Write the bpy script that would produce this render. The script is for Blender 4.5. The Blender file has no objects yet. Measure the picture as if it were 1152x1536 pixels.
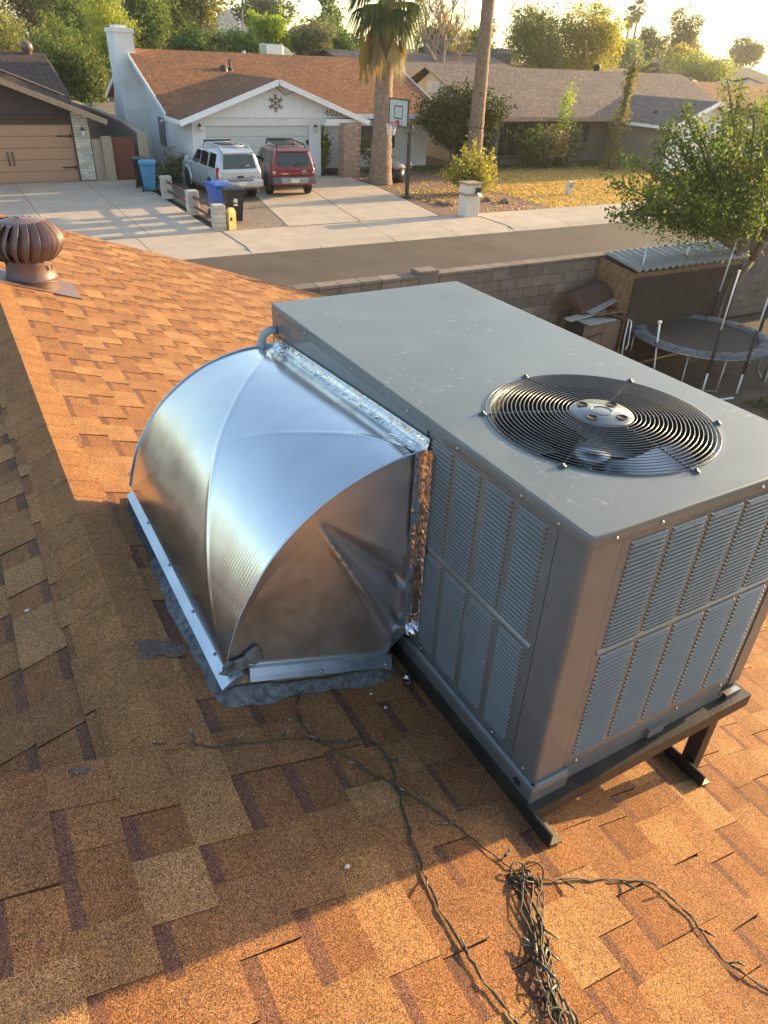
import bpy, bmesh, math, random
import numpy as np
from mathutils import Vector, Matrix

# ------------------------------------------------------------------ camera, sky, sun, exposure
SC = bpy.context.scene
COL = SC.collection
cam_d = bpy.data.cameras.new('camera')
cam = bpy.data.objects.new('camera', cam_d); COL.objects.link(cam)
cam_d.sensor_fit = 'VERTICAL'; cam_d.sensor_height = 24.0
cam_d.lens = 1065.67 / 1536 * 24.0
cam_d.clip_start = 0.05; cam_d.clip_end = 20000
cr = Vector((0.869509, -0.492349, 0.039337)); cu = Vector((0.238566, 0.488383, 0.839386)); cf = Vector((0.432482, 0.720469, -0.542111))
M4 = Matrix(((cr.x, cu.x, -cf.x, 0), (cr.y, cu.y, -cf.y, 0), (cr.z, cu.z, -cf.z, 5.1), (0, 0, 0, 1)))
cam.matrix_world = M4
SC.camera = cam

SUN_EL = math.radians(11.5); SUN_AZ = math.radians(86.7)      # azimuth clockwise from +Y
sd = Vector((math.sin(SUN_AZ) * math.cos(SUN_EL), math.cos(SUN_AZ) * math.cos(SUN_EL), math.sin(SUN_EL)))
W = bpy.data.worlds.new('World'); SC.world = W; W.use_nodes = True
wn = W.node_tree.nodes; wl = W.node_tree.links
for n_ in list(wn): wn.remove(n_)
sky = wn.new('ShaderNodeTexSky'); sky.sky_type = 'NISHITA'; sky.sun_disc = False
sky.sun_elevation = SUN_EL; sky.sun_rotation = SUN_AZ
sky.altitude = 0; sky.air_density = 1.0; sky.dust_density = 1.3; sky.ozone_density = 1.0
bgn = wn.new('ShaderNodeBackground'); bgn.inputs['Strength'].default_value = 0.15
won = wn.new('ShaderNodeOutputWorld')
wl.new(sky.outputs[0], bgn.inputs[0]); wl.new(bgn.outputs[0], won.inputs[0])
sun_d = bpy.data.lights.new('sun', 'SUN'); sun_d.energy = 4.0; sun_d.angle = math.radians(0.6); sun_d.color = (1.0, 0.725, 0.35)
sun = bpy.data.objects.new('sun', sun_d); COL.objects.link(sun)
sun.rotation_euler = sd.to_track_quat('Z', 'Y').to_euler()
sun.location = (40, 5, 20)
vs = SC.view_settings
SC.display_settings.display_device = 'sRGB'
vs.view_transform = 'Standard'; vs.look = 'None'; vs.exposure = 1.6; vs.gamma = 1.0; vs.use_curve_mapping = False
SC.cycles.volume_bounces = 0
SC.cycles.max_bounces = 8
SC.cycles.transparent_max_bounces = 16

random.seed(11); RNG = np.random.default_rng(11)
R = random.uniform
PI = math.pi

# ------------------------------------------------------------------ materials
def newmat(name):
    m = bpy.data.materials.new(name); m.use_nodes = True
    nt = m.node_tree; b = nt.nodes['Principled BSDF']
    return m, nt, b

def N(nt, t, **kw):
    n = nt.nodes.new(t)
    for k, v in kw.items():
        if k in n.inputs: n.inputs[k].default_value = v
        else: setattr(n, k, v)
    return n

def pos(nt, obj=False):
    if obj: return N(nt, 'ShaderNodeTexCoord').outputs['Object']
    return N(nt, 'ShaderNodeNewGeometry').outputs['Position']

def mixc(nt, fac, a, b, mode='MIX'):
    n = nt.nodes.new('ShaderNodeMix'); n.data_type = 'RGBA'; n.blend_type = mode
    for s, v in ((n.inputs[0], fac), (n.inputs[6], a), (n.inputs[7], b)):
        if isinstance(v, bpy.types.NodeSocket): nt.links.new(v, s)
        elif isinstance(v, (int, float)): s.default_value = v
        else: s.default_value = (v[0], v[1], v[2], 1)
    return n.outputs[2]

def ramp(nt, val, a, b, ca=(0, 0, 0), cb=(1, 1, 1)):
    r = nt.nodes.new('ShaderNodeValToRGB')
    r.color_ramp.elements[0].position = a; r.color_ramp.elements[1].position = b
    r.color_ramp.elements[0].color = (*ca, 1); r.color_ramp.elements[1].color = (*cb, 1)
    nt.links.new(val, r.inputs[0]); return r.outputs[0]

def noise(nt, vec, scale, detail=3, rough=0.55):
    n = N(nt, 'ShaderNodeTexNoise', Scale=scale, Detail=detail, Roughness=rough)
    nt.links.new(vec, n.inputs['Vector']); return n.outputs['Fac']

def bump(nt, b, h, strength, dist=0.01, prev=None):
    n = N(nt, 'ShaderNodeBump', Strength=strength, Distance=dist)
    nt.links.new(h, n.inputs['Height'])
    if prev is not None: nt.links.new(prev, n.inputs['Normal'])
    nt.links.new(n.outputs[0], b.inputs['Normal']); return n.outputs[0]

def plain(name, col, rough=0.6, metal=0.0, var=0.12, scale=6.0, bmp=0.0, bscale=60.0, attr=False, coat=0.0, spec=0.5, dirt=None, dscale=1.5, scuff=None):
    """principled with noise variation (grain, wear) and optional relief"""
    m, nt, b = newmat(name)
    p = pos(nt)
    c0 = tuple(x * (1 - var) for x in col); c1 = tuple(min(1, x * (1 + var)) for x in col)
    f = noise(nt, p, scale, 4)
    c = mixc(nt, ramp(nt, f, 0.3, 0.7), c0, c1)
    if attr:
        a = N(nt, 'ShaderNodeAttribute', attribute_name='Col')
        c = mixc(nt, 1.0, c, a.outputs['Color'], 'MULTIPLY')
    if dirt is not None:
        d = ramp(nt, noise(nt, p, dscale, 6, 0.65), 0.5, 0.72)
        c = mixc(nt, d, c, dirt)
    if scuff is not None:
        s1 = ramp(nt, noise(nt, p, 34.0, 6, 0.7), 0.57, 0.66); s2 = ramp(nt, noise(nt, p, 3.2, 3, 0.5), 0.50, 0.62)
        c = mixc(nt, mixc(nt, 0.55, (0, 0, 0), mixc(nt, 1.0, s1, s2, 'MULTIPLY')), c, scuff)
    nt.links.new(c, b.inputs['Base Color'])
    b.inputs['Roughness'].default_value = rough; b.inputs['Metallic'].default_value = metal
    b.inputs['Coat Weight'].default_value = coat; b.inputs['Coat Roughness'].default_value = 0.05
    b.inputs['Specular IOR Level'].default_value = spec
    if bmp > 0: bump(nt, b, noise(nt, p, bscale, 4), bmp, 0.01)
    return m

def leafmat(name, trans=0.35, rough=0.6):
    m, nt, b = newmat(name)
    a = N(nt, 'ShaderNodeAttribute', attribute_name='Col')
    nt.links.new(a.outputs['Color'], b.inputs['Base Color']); b.inputs['Roughness'].default_value = rough
    b.inputs['Specular IOR Level'].default_value = 0.25
    t = nt.nodes.new('ShaderNodeBsdfTranslucent')
    tc = mixc(nt, 1.0, a.outputs['Color'], (1.5, 1.45, 0.7), 'MULTIPLY')
    nt.links.new(tc, t.inputs['Color'])
    mx = nt.nodes.new('ShaderNodeMixShader'); mx.inputs[0].default_value = trans
    out = nt.nodes['Material Output']
    nt.links.new(b.outputs[0], mx.inputs[1]); nt.links.new(t.outputs[0], mx.inputs[2]); nt.links.new(mx.outputs[0], out.inputs[0])
    return m

def granules(name):
    """asphalt shingle: colour per tab from the mesh, mineral granules by voronoi cells"""
    m, nt, b = newmat(name)
    p = pos(nt)
    a = N(nt, 'ShaderNodeAttribute', attribute_name='Col')
    v = N(nt, 'ShaderNodeTexVoronoi', Scale=520.0); nt.links.new(p, v.inputs['Vector'])
    sep = nt.nodes.new('ShaderNodeSeparateColor'); nt.links.new(v.outputs['Color'], sep.inputs[0])
    g = ramp(nt, sep.outputs[0], 0.05, 0.95, (0.40, 0.37, 0.36), (1.52, 1.55, 1.58))
    c = mixc(nt, 1.0, a.outputs['Color'], g, 'MULTIPLY')
    lt = ramp(nt, sep.outputs[1], 0.90, 0.95)
    c = mixc(nt, lt, c, mixc(nt, 1.0, a.outputs['Color'], (2.0, 2.3, 3.0), 'MULTIPLY'))
    dk = ramp(nt, sep.outputs[2], 0.90, 0.93)
    c = mixc(nt, dk, c, (0.05, 0.035, 0.03))
    w = ramp(nt, noise(nt, p, 9.0, 5, 0.6), 0.3, 0.75, (0.80, 0.80, 0.82), (1.16, 1.14, 1.1))
    c = mixc(nt, 1.0, c, w, 'MULTIPLY')
    nt.links.new(c, b.inputs['Base Color'])
    b.inputs['Roughness'].default_value = 0.9; b.inputs['Specular IOR Level'].default_value = 0.25
    n1 = bump(nt, b, v.outputs['Distance'], 0.55, 0.002)
    bump(nt, b, noise(nt, p, 70.0, 3), 0.35, 0.004, n1)
    return m

def farroof(name, c1, c2, swap=False):
    """distant shingle roof: rows of tabs too far to tell apart"""
    m, nt, b = newmat(name)
    p = pos(nt)
    s = nt.nodes.new('ShaderNodeSeparateXYZ'); nt.links.new(p, s.inputs[0])
    cb = nt.nodes.new('ShaderNodeCombineXYZ')
    nt.links.new(s.outputs[1 if swap else 0], cb.inputs[0]); nt.links.new(s.outputs[0 if swap else 1], cb.inputs[1])
    br = N(nt, 'ShaderNodeTexBrick', Scale=1.0)
    br.inputs['Color1'].default_value = (*c1, 1); br.inputs['Color2'].default_value = (*c2, 1)
    br.inputs['Mortar'].default_value = (*[x * 0.5 for x in c2], 1)
    br.inputs['Mortar Size'].default_value = 0.012; br.inputs['Brick Width'].default_value = 0.32; br.inputs['Row Height'].default_value = 0.15
    br.offset = 0.37; br.offset_frequency = 3
    nt.links.new(cb.outputs[0], br.inputs['Vector'])
    f = ramp(nt, noise(nt, p, 5.5, 5, 0.7), 0.32, 0.68, (0.62, 0.62, 0.64), (1.32, 1.28, 1.24))
    c = mixc(nt, 1.0, br.outputs['Color'], f, 'MULTIPLY')
    f2 = ramp(nt, noise(nt, p, 0.5, 3, 0.6), 0.3, 0.7, (0.86, 0.86, 0.88), (1.1, 1.08, 1.06))
    c = mixc(nt, 1.0, c, f2, 'MULTIPLY')
    nt.links.new(c, b.inputs['Base Color']); b.inputs['Roughness'].default_value = 0.92
    b.inputs['Specular IOR Level'].default_value = 0.2
    bump(nt, b, noise(nt, p, 9.0, 5), 0.5, 0.05)
    return m

def galv(name, base=(0.68, 0.71, 0.74), rough=0.21, dent=0.10, dscale=3.0, crinkle=0.0, streak=True):
    m, nt, b = newmat(name)
    p = pos(nt)
    b.inputs['Metallic'].default_value = 1.0
    f = noise(nt, p, 5.0, 5, 0.6)
    c = mixc(nt, ramp(nt, f, 0.3, 0.7), tuple(x * 0.92 for x in base), base)
    nt.links.new(c, b.inputs['Base Color'])
    rr = nt.nodes.new('ShaderNodeMapRange'); rr.inputs['From Min'].default_value = 0.3; rr.inputs['From Max'].default_value = 0.7
    rr.inputs['To Min'].default_value = rough * 0.85; rr.inputs['To Max'].default_value = rough * 1.25
    nt.links.new(noise(nt, p, 11.0, 5, 0.65), rr.inputs['Value']); nt.links.new(rr.outputs[0], b.inputs['Roughness'])
    n1 = bump(nt, b, noise(nt, p, dscale, 2, 0.4), dent, 0.05)
    if streak:
        mp = N(nt, 'ShaderNodeMapping'); mp.inputs['Scale'].default_value = (3, 160, 3); nt.links.new(p, mp.inputs['Vector'])
        n1 = bump(nt, b, noise(nt, mp.outputs[0], 1.0, 2), 0.03, 0.004, n1)
    if crinkle > 0:
        nz = N(nt, 'ShaderNodeTexNoise', Scale=24.0, Detail=3.0, Roughness=0.5, Distortion=0.8); nt.links.new(p, nz.inputs['Vector'])
        rg_ = nt.nodes.new('ShaderNodeMath'); rg_.operation = 'SUBTRACT'; nt.links.new(nz.outputs['Fac'], rg_.inputs[0]); rg_.inputs[1].default_value = 0.5
        ab_ = nt.nodes.new('ShaderNodeMath'); ab_.operation = 'ABSOLUTE'; nt.links.new(rg_.outputs[0], ab_.inputs[0])
        bump(nt, b, ab_.outputs[0], crinkle, 0.02, n1)
    return m

def rockmat(name, c1, c2, scale):
    m, nt, b = newmat(name)
    p = pos(nt)
    v = N(nt, 'ShaderNodeTexVoronoi', Scale=scale); nt.links.new(p, v.inputs['Vector'])
    sep = nt.nodes.new('ShaderNodeSeparateColor'); nt.links.new(v.outputs['Color'], sep.inputs[0])
    c = mixc(nt, sep.outputs[0], c1, c2)
    w = ramp(nt, noise(nt, p, 0.9, 5, 0.6), 0.3, 0.7, (0.8, 0.8, 0.8), (1.15, 1.15, 1.12))
    c = mixc(nt, 1.0, c, w, 'MULTIPLY')
    nt.links.new(c, b.inputs['Base Color']); b.inputs['Roughness'].default_value = 0.95
    bump(nt, b, v.outputs['Distance'], 0.8, 0.03)
    return m

MAT = {}
MAT['shingle'] = granules('shingle_granules')
MAT['underlay'] = plain('roof_underlay', (0.05, 0.035, 0.03), 0.95)
MAT['ac'] = plain('grey_cabinet_paint', (0.134, 0.138, 0.134), 0.33, coat=0.5, var=0.06, scale=3.0, bmp=0.02, bscale=14, dirt=(0.155, 0.155, 0.142), dscale=9.0)
MAT['actop'] = plain('sky_lightened_lid_paint', (0.15, 0.162, 0.156), 0.36, var=0.08, scale=2.5, bmp=0.035, bscale=7, dirt=(0.18, 0.19, 0.175), dscale=5.0, scuff=(0.42, 0.42, 0.40))  # cabinet grey raised to carry sky reflection on the lid; scuffs are wear
MAT['acdark'] = plain('dark_slot', (0.02, 0.02, 0.022), 0.8)
MAT['wire'] = plain('black_grille_wire', (0.03, 0.03, 0.03), 0.25, spec=0.6, coat=0.4)
MAT['blade'] = plain('fan_blade_aluminium', (0.55, 0.58, 0.62), 0.35, metal=1.0)
MAT['screw'] = plain('zinc_screw', (0.4, 0.38, 0.36), 0.35, metal=1.0)
MAT['galv'] = galv('galvanised_sheet')
MAT['galvside'] = galv('galvanised_side', base=(0.74, 0.76, 0.78), rough=0.36, dent=0.05, dscale=4.0, streak=False)
MAT['flange'] = galv('bright_flange', base=(0.56, 0.62, 0.70), rough=0.42, dent=0.1, dscale=9.0, streak=False)
MAT['foil'] = galv('foil_tape', base=(0.80, 0.81, 0.82), rough=0.14, dent=0.2, dscale=12.0, crinkle=0.22, streak=False)
MAT['steel'] = plain('black_steel', (0.028, 0.025, 0.023), 0.45, var=0.3, scale=20, bmp=0.1, bscale=90, dirt=(0.07, 0.045, 0.03), dscale=9)
MAT['mastic'] = plain('grey_mastic', (0.175, 0.165, 0.155), 0.75, var=0.55, scale=40, bmp=1.0, bscale=120, attr=True)
MAT['wood'] = plain('curb_wood', (0.34, 0.24, 0.15), 0.8, var=0.3, scale=25, bmp=0.3)
MAT['pvc'] = plain('grey_conduit', (0.36, 0.38, 0.40), 0.45)
MAT['vent'] = plain('brown_vent_paint', (0.17, 0.10, 0.085), 0.42, var=0.12, scale=8, bmp=0.05, bscale=20)
MAT['cable'] = plain('weathered_cable', (0.065, 0.052, 0.036), 0.6, var=0.4, scale=60)
MAT['bulb'] = plain('icicle_bulb', (0.22, 0.185, 0.14), 0.35, var=0.2, scale=40)
MAT['chip'] = plain('pale_chip', (0.62, 0.58, 0.52), 0.8)
MAT['block'] = plain('wall_block', (0.235, 0.178, 0.14), 0.95, var=0.16, scale=5, bmp=0.5, bscale=50, attr=True)
MAT['mortar'] = plain('mortar', (0.21, 0.16, 0.128), 0.95, bmp=0.4)
MAT['asphalt'] = plain('asphalt', (0.095, 0.067, 0.048), 0.92, var=0.16, scale=0.7, bmp=0.5, bscale=55, dirt=(0.115, 0.083, 0.06), dscale=0.35)
MAT['concrete'] = plain('concrete', (0.52, 0.41, 0.31), 0.9, var=0.10, scale=1.3, bmp=0.25, bscale=35, attr=True, dirt=(0.43, 0.335, 0.25), dscale=0.8)
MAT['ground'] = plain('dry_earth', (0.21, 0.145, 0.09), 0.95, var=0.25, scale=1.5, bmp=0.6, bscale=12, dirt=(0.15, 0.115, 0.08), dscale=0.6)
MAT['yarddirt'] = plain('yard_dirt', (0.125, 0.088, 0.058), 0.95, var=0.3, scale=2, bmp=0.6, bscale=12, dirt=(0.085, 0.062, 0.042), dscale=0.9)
MAT['gravel'] = rockmat('tan_gravel', (0.16, 0.115, 0.09), (0.38, 0.29, 0.22), 26)
MAT['redgravel'] = rockmat('red_gravel', (0.14, 0.075, 0.055), (0.34, 0.19, 0.13), 18)
MAT['lawn'] = plain('dry_lawn_soil', (0.58, 0.40, 0.15), 0.95, var=0.3, scale=3, bmp=0.8, bscale=18, dirt=(0.40, 0.28, 0.11), dscale=0.9)
MAT['leaf'] = leafmat('leaf'); MAT['leafgold'] = leafmat('leaf_backlit', 0.5)
MAT['needle'] = leafmat('needle', 0.15)
MAT['bark'] = plain('bark', (0.20, 0.145, 0.10), 0.95, var=0.3, scale=9, bmp=0.8, bscale=24)
MAT['palmbark'] = plain('palm_bark', (0.25, 0.17, 0.12), 0.95, var=0.35, scale=7, bmp=1.0, bscale=16)
MAT['deadwood'] = plain('bare_wood', (0.33, 0.23, 0.17), 0.95, var=0.2)
MAT['roofwhite'] = farroof('brown_far_shingle', (0.33, 0.155, 0.078), (0.235, 0.115, 0.06))
MAT['roofwhite_s'] = farroof('brown_far_shingle_side', (0.33, 0.155, 0.078), (0.235, 0.115, 0.06), True)
MAT['roofgrey'] = farroof('grey_far_shingle', (0.27, 0.20, 0.165), (0.20, 0.155, 0.13))
MAT['roofgrey_s'] = farroof('grey_far_shingle_side', (0.27, 0.20, 0.165), (0.20, 0.155, 0.13), True)
MAT['roofdark'] = farroof('dark_far_shingle', (0.13, 0.09, 0.075), (0.085, 0.06, 0.052))
MAT['roofdark_s'] = farroof('dark_far_shingle_side', (0.13, 0.09, 0.075), (0.085, 0.06, 0.052), True)
MAT['roofblack'] = plain('dark_roof', (0.06, 0.055, 0.05), 0.9)
MAT['whitewall'] = plain('white_paint_wall', (0.80, 0.78, 0.74), 0.85, var=0.05, scale=2, bmp=0.3, bscale=12, dirt=(0.70, 0.67, 0.62), dscale=0.9)
MAT['whitetrim'] = plain('white_trim', (0.87, 0.86, 0.84), 0.6, var=0.04)
MAT['creamdoor'] = plain('cream_door', (0.66, 0.64, 0.58), 0.55, var=0.04)
MAT['creamwall'] = plain('cream_wall', (0.60, 0.50, 0.36), 0.9, var=0.06, scale=2)
MAT['greywall'] = plain('taupe_wall', (0.26, 0.215, 0.18), 0.9, var=0.1, scale=2)
MAT['brownwall'] = plain('dark_brown_siding', (0.085, 0.055, 0.048), 0.85, var=0.1, scale=3)
MAT['tandoor'] = plain('tan_garage_door', (0.46, 0.25, 0.145), 0.55, var=0.06, scale=3)
MAT['tantrim'] = plain('tan_trim', (0.36, 0.235, 0.15), 0.7)
MAT['brick'] = plain('painted_brick', (0.58, 0.51, 0.42), 0.9, var=0.12, scale=6, bmp=0.4, attr=True)
MAT['pinkbrick'] = plain('pink_brick', (0.40, 0.27, 0.21), 0.9, var=0.14, scale=9, bmp=0.4, attr=True)
MAT['tanblock'] = plain('tan_block', (0.36, 0.28, 0.2), 0.95, var=0.15, scale=5, bmp=0.4)
MAT['redwood'] = plain('red_brown_wood', (0.17, 0.055, 0.035), 0.8, var=0.2, scale=12, bmp=0.2)
MAT['black'] = plain('black_plastic', (0.02, 0.02, 0.021), 0.45)
MAT['iron'] = plain('black_iron', (0.03, 0.028, 0.027), 0.5)
MAT['bluebin'] = plain('pale_blue_plastic', (0.07, 0.25, 0.42), 0.5, var=0.15, scale=4)
MAT['royalbin'] = plain('royal_blue_plastic', (0.025, 0.11, 0.46), 0.45, var=0.1)
MAT['yellow'] = plain('faded_yellow_paint', (0.62, 0.47, 0.16), 0.7)
MAT['silver'] = plain('silver_car_paint', (0.50, 0.52, 0.54), 0.32, metal=0.35, var=0.03, coat=0.8)
MAT['redpaint'] = plain('red_car_paint', (0.22, 0.012, 0.014), 0.3, metal=0.1, var=0.05, coat=1.0)
MAT['cladding'] = plain('grey_plastic_cladding', (0.12, 0.12, 0.125), 0.6)
MAT['glass'] = plain('tinted_glass', (0.012, 0.014, 0.016), 0.06, var=0.02, spec=0.7)
MAT['windowglass'] = plain('window_glass', (0.06, 0.07, 0.075), 0.12, var=0.2, spec=0.7)
MAT['tyre'] = plain('tyre_rubber', (0.018, 0.018, 0.018), 0.85)
MAT['rim'] = plain('alloy_rim', (0.5, 0.5, 0.5), 0.35, metal=0.9)
MAT['chrome'] = plain('chrome', (0.7, 0.7, 0.72), 0.18, metal=1.0)
MAT['redlens'] = plain('red_lens', (0.45, 0.012, 0.012), 0.2, spec=0.7)
MAT['plate'] = plain('licence_plate', (0.66, 0.66, 0.6), 0.5)
MAT['rimred'] = plain('hoop_red', (0.55, 0.06, 0.03), 0.5)
MAT['net'] = plain('white_net', (0.7, 0.68, 0.64), 0.8)
MAT['board'] = plain('clear_backboard', (0.48, 0.5, 0.46), 0.2, spec=0.6)
MAT['stucco'] = plain('pale_stucco', (0.66, 0.60, 0.5), 0.9, var=0.08, bmp=0.4)
MAT['plywood'] = plain('weathered_shed_wood', (0.21, 0.125, 0.06), 0.95, var=0.4, scale=14, bmp=0.5, dirt=(0.13, 0.085, 0.05), dscale=6)
MAT['shedfront'] = plain('shed_front_wood', (0.062, 0.042, 0.028), 0.95, var=0.3, scale=6, bmp=0.4)
MAT['corrug'] = plain('corrugated_steel', (0.36, 0.33, 0.29), 0.6, metal=0.2, var=0.25, scale=4, dirt=(0.2, 0.15, 0.11), dscale=4)
MAT['rust'] = plain('rusty_brown_panel', (0.10, 0.05, 0.036), 0.85, var=0.3, scale=10)
MAT['greyboard'] = plain('weathered_grey_board', (0.34, 0.31, 0.28), 0.85, var=0.2, scale=10)
MAT['cabinet'] = plain('brown_cabinet', (0.21, 0.13, 0.085), 0.7, var=0.12)
MAT['tramppad'] = plain('faded_blue_pad', (0.125, 0.13, 0.14), 0.8, var=0.3, scale=5)
MAT['mesh'] = plain('jump_mat', (0.035, 0.03, 0.028), 0.8)
MAT['whitepole'] = plain('white_pole', (0.72, 0.72, 0.72), 0.45, var=0.08)
MAT['foam'] = plain('dark_foam_sleeve', (0.05, 0.04, 0.035), 0.9)
MAT['solar'] = plain('solar_panel', (0.015, 0.017, 0.025), 0.15, spec=0.6)
MAT['lantern'] = plain('frosted_lantern', (0.6, 0.57, 0.5), 0.3)
MAT['rockm'] = plain('mountain_rock', (0.16, 0.16, 0.18), 0.95)

# ------------------------------------------------------------------ mesh helpers
class MB:
    def __init__(s): s.v = []; s.f = []; s.c = []; s.m = []; s.sm = []
    def add(s, vs_, fs, col=(1, 1, 1), m=0, sm=False):
        o = len(s.v); s.v += [tuple(v) for v in vs_]
        for f in fs:
            s.f.append(tuple(o + i for i in f)); s.c.append(col); s.m.append(m); s.sm.append(sm)
        return s
    def box(s, a, b, col=(1, 1, 1), m=0, bev=0.0):
        x0, y0, z0 = a; x1, y1, z1 = b
        if bev <= 0:
            return s.add([(x0, y0, z0), (x1, y0, z0), (x1, y1, z0), (x0, y1, z0), (x0, y0, z1), (x1, y0, z1), (x1, y1, z1), (x0, y1, z1)],
                  [(3, 2, 1, 0), (4, 5, 6, 7), (0, 1, 5, 4), (1, 2, 6, 5), (2, 3, 7, 6), (3, 0, 4, 7)], col, m)
        e = bev
        def ring(z, i): return [(x0 + i, y0 + i + e, z), (x0 + i + e, y0 + i, z), (x1 - i - e, y0 + i, z), (x1 - i, y0 + i + e, z),
                                (x1 - i, y1 - i - e, z), (x1 - i - e, y1 - i, z), (x0 + i + e, y1 - i, z), (x0 + i, y1 - i - e, z)]
        return s.loft([ring(z0, e), ring(z0 + e, 0), ring(z1 - e, 0), ring(z1, e)], col, m, cap=True)
    def loft(s, rings, col=(1, 1, 1), m=0, cap=True, closed=True, sm=False):
        n = len(rings[0]); o = len(s.v)
        for r in rings: s.v += [tuple(p) for p in r]
        for i in range(len(rings) - 1):
            for j in range(n if closed else n - 1):
                k = (j + 1) % n
                s.f.append((o + i * n + j, o + i * n + k, o + (i + 1) * n + k, o + (i + 1) * n + j)); s.c.append(col); s.m.append(m); s.sm.append(sm)
        if cap:
            s.f.append(tuple(o + j for j in reversed(range(n)))); s.f.append(tuple(o + (len(rings) - 1) * n + j for j in range(n)))
            s.c += [col, col]; s.m += [m, m]; s.sm += [False, False]
        return s
    def tube(s, path, r, seg=6, col=(1, 1, 1), m=0, cap=True, closed=False):
        P = [Vector(p) for p in path]; n = len(P); rings = []
        rr = r if isinstance(r, (list, tuple)) else [r] * n
        up = None
        for i, p in enumerate(P):
            if closed: t = P[(i + 1) % n] - P[i - 1]
            else: t = P[min(i + 1, n - 1)] - P[max(i - 1, 0)]
            if t.length < 1e-9: t = Vector((0, 0, 1))
            t.normalize()
            if up is None:
                up = Vector((0, 0, 1)) if abs(t.z) < 0.9 else Vector((1, 0, 0))
            a = t.cross(up)
            if a.length < 1e-6: a = t.cross(Vector((0.3, 0.8, 0.5)))
            a.normalize(); b = a.cross(t); up = b
            rings.append([p + (a * math.cos(2 * PI * k / seg) + b * math.sin(2 * PI * k / seg)) * rr[i] for k in range(seg)])
        if closed: rings.append(rings[0]); cap = False
        return s.loft(rings, col, m, cap, True, True)
    def lathe(s, prof, c=(0, 0, 0), seg=24, col=(1, 1, 1), m=0, axis='Z', sm=True, cap=False):
        rings = []
        for r, h in prof:
            ring = []
            for k in range(seg):
                a = 2 * PI * k / seg; x, y = r * math.cos(a), r * math.sin(a)
                if axis == 'Z': q = (c[0] + x, c[1] + y, c[2] + h)
                elif axis == 'X': q = (c[0] + h, c[1] + x, c[2] + y)
                else: q = (c[0] + y, c[1] + h, c[2] + x)
                ring.append(q)
            rings.append(ring)
        return s.loft(rings, col, m, cap, True, sm)
    def quad(s, *p, col=(1, 1, 1), m=0): return s.add(p, [tuple(range(len(p)))], col, m)
    def slab(s, top, th, col=(1, 1, 1), m=0, d=(0, 0, -1)):
        n = len(top); dv = Vector(d) * th
        bot = [Vector(p) + dv for p in top]
        fs = [tuple(range(n)), tuple(reversed(range(n, 2 * n)))] + [(i, n + i, n + (i + 1) % n, (i + 1) % n) for i in range(n)]
        return s.add(list(top) + bot, fs, col, m)
    def bar(s, a, b, w, h, col=(1, 1, 1), m=0):
        a = Vector(a); b = Vector(b); t = (b - a).normalized()
        u = Vector((0, 0, 1)) if abs(t.z) < 0.95 else Vector((1, 0, 0))
        x = t.cross(u).normalized(); u = x.cross(t)
        r = lambda p: [p - x * w / 2 - u * h / 2, p + x * w / 2 - u * h / 2, p + x * w / 2 + u * h / 2, p - x * w / 2 + u * h / 2]
        return s.loft([r(a), r(b)], col, m)
    def mesh(s, name, mats, fix=True):
        me = bpy.data.meshes.new(name)
        me.from_pydata(s.v, [], s.f)
        for mm in (mats if isinstance(mats, (list, tuple)) else [mats]): me.materials.append(mm)
        nf = len(s.f)
        me.polygons.foreach_set('material_index', s.m)
        me.polygons.foreach_set('use_smooth', s.sm)
        if any(c != (1, 1, 1) for c in s.c):
            tot = [len(f) for f in s.f]
            arr = np.repeat(np.array([(*c[:3], 1.0) for c in s.c], dtype=np.float32), tot, axis=0)
            at = me.color_attributes.new('Col', 'FLOAT_COLOR', 'CORNER'); at.data.foreach_set('color', arr.ravel())
        else:
            at = me.color_attributes.new('Col', 'FLOAT_COLOR', 'POINT')
            at.data.foreach_set('color', np.ones(4 * len(s.v), dtype=np.float32))
        if fix:
            bm = bmesh.new(); bm.from_mesh(me); bmesh.ops.recalc_face_normals(bm, faces=bm.faces); bm.to_mesh(me); bm.free()
        me.update(); return me
    def build(s, name, mats, parent=None, loc=None, fix=True):
        o = bpy.data.objects.new(name, s.mesh(name, mats, fix)); COL.objects.link(o)
        if parent is not None: o.parent = parent
        if loc is not None: o.location = loc
        return o

def tag(o, label=None, cat=None, group=None, kind=None):
    if label: o['label'] = label
    if cat: o['category'] = cat
    if group: o['group'] = group
    if kind: o['kind'] = kind
    return o

def empty(name, label, cat, loc=(0, 0, 0), rz=0.0, group=None):
    o = bpy.data.objects.new(name, None); COL.objects.link(o)
    o.location = loc; o.rotation_euler = (0, 0, rz); o.empty_display_size = 0.2
    return tag(o, label, cat, group)

def inst(name, me, parent=None, loc=(0, 0, 0), rot=(0, 0, 0), scale=(1, 1, 1)):
    o = bpy.data.objects.new(name, me); COL.objects.link(o)
    o.location = loc; o.rotation_euler = rot; o.scale = scale
    if parent is not None: o.parent = parent
    return o

def children(o): return [c for c in COL.objects if c.parent == o]
def copy_tree(o, parent=None):
    c = o.copy(); COL.objects.link(c); c.parent = parent
    for k in children(o): copy_tree(k, c)
    return c

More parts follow.
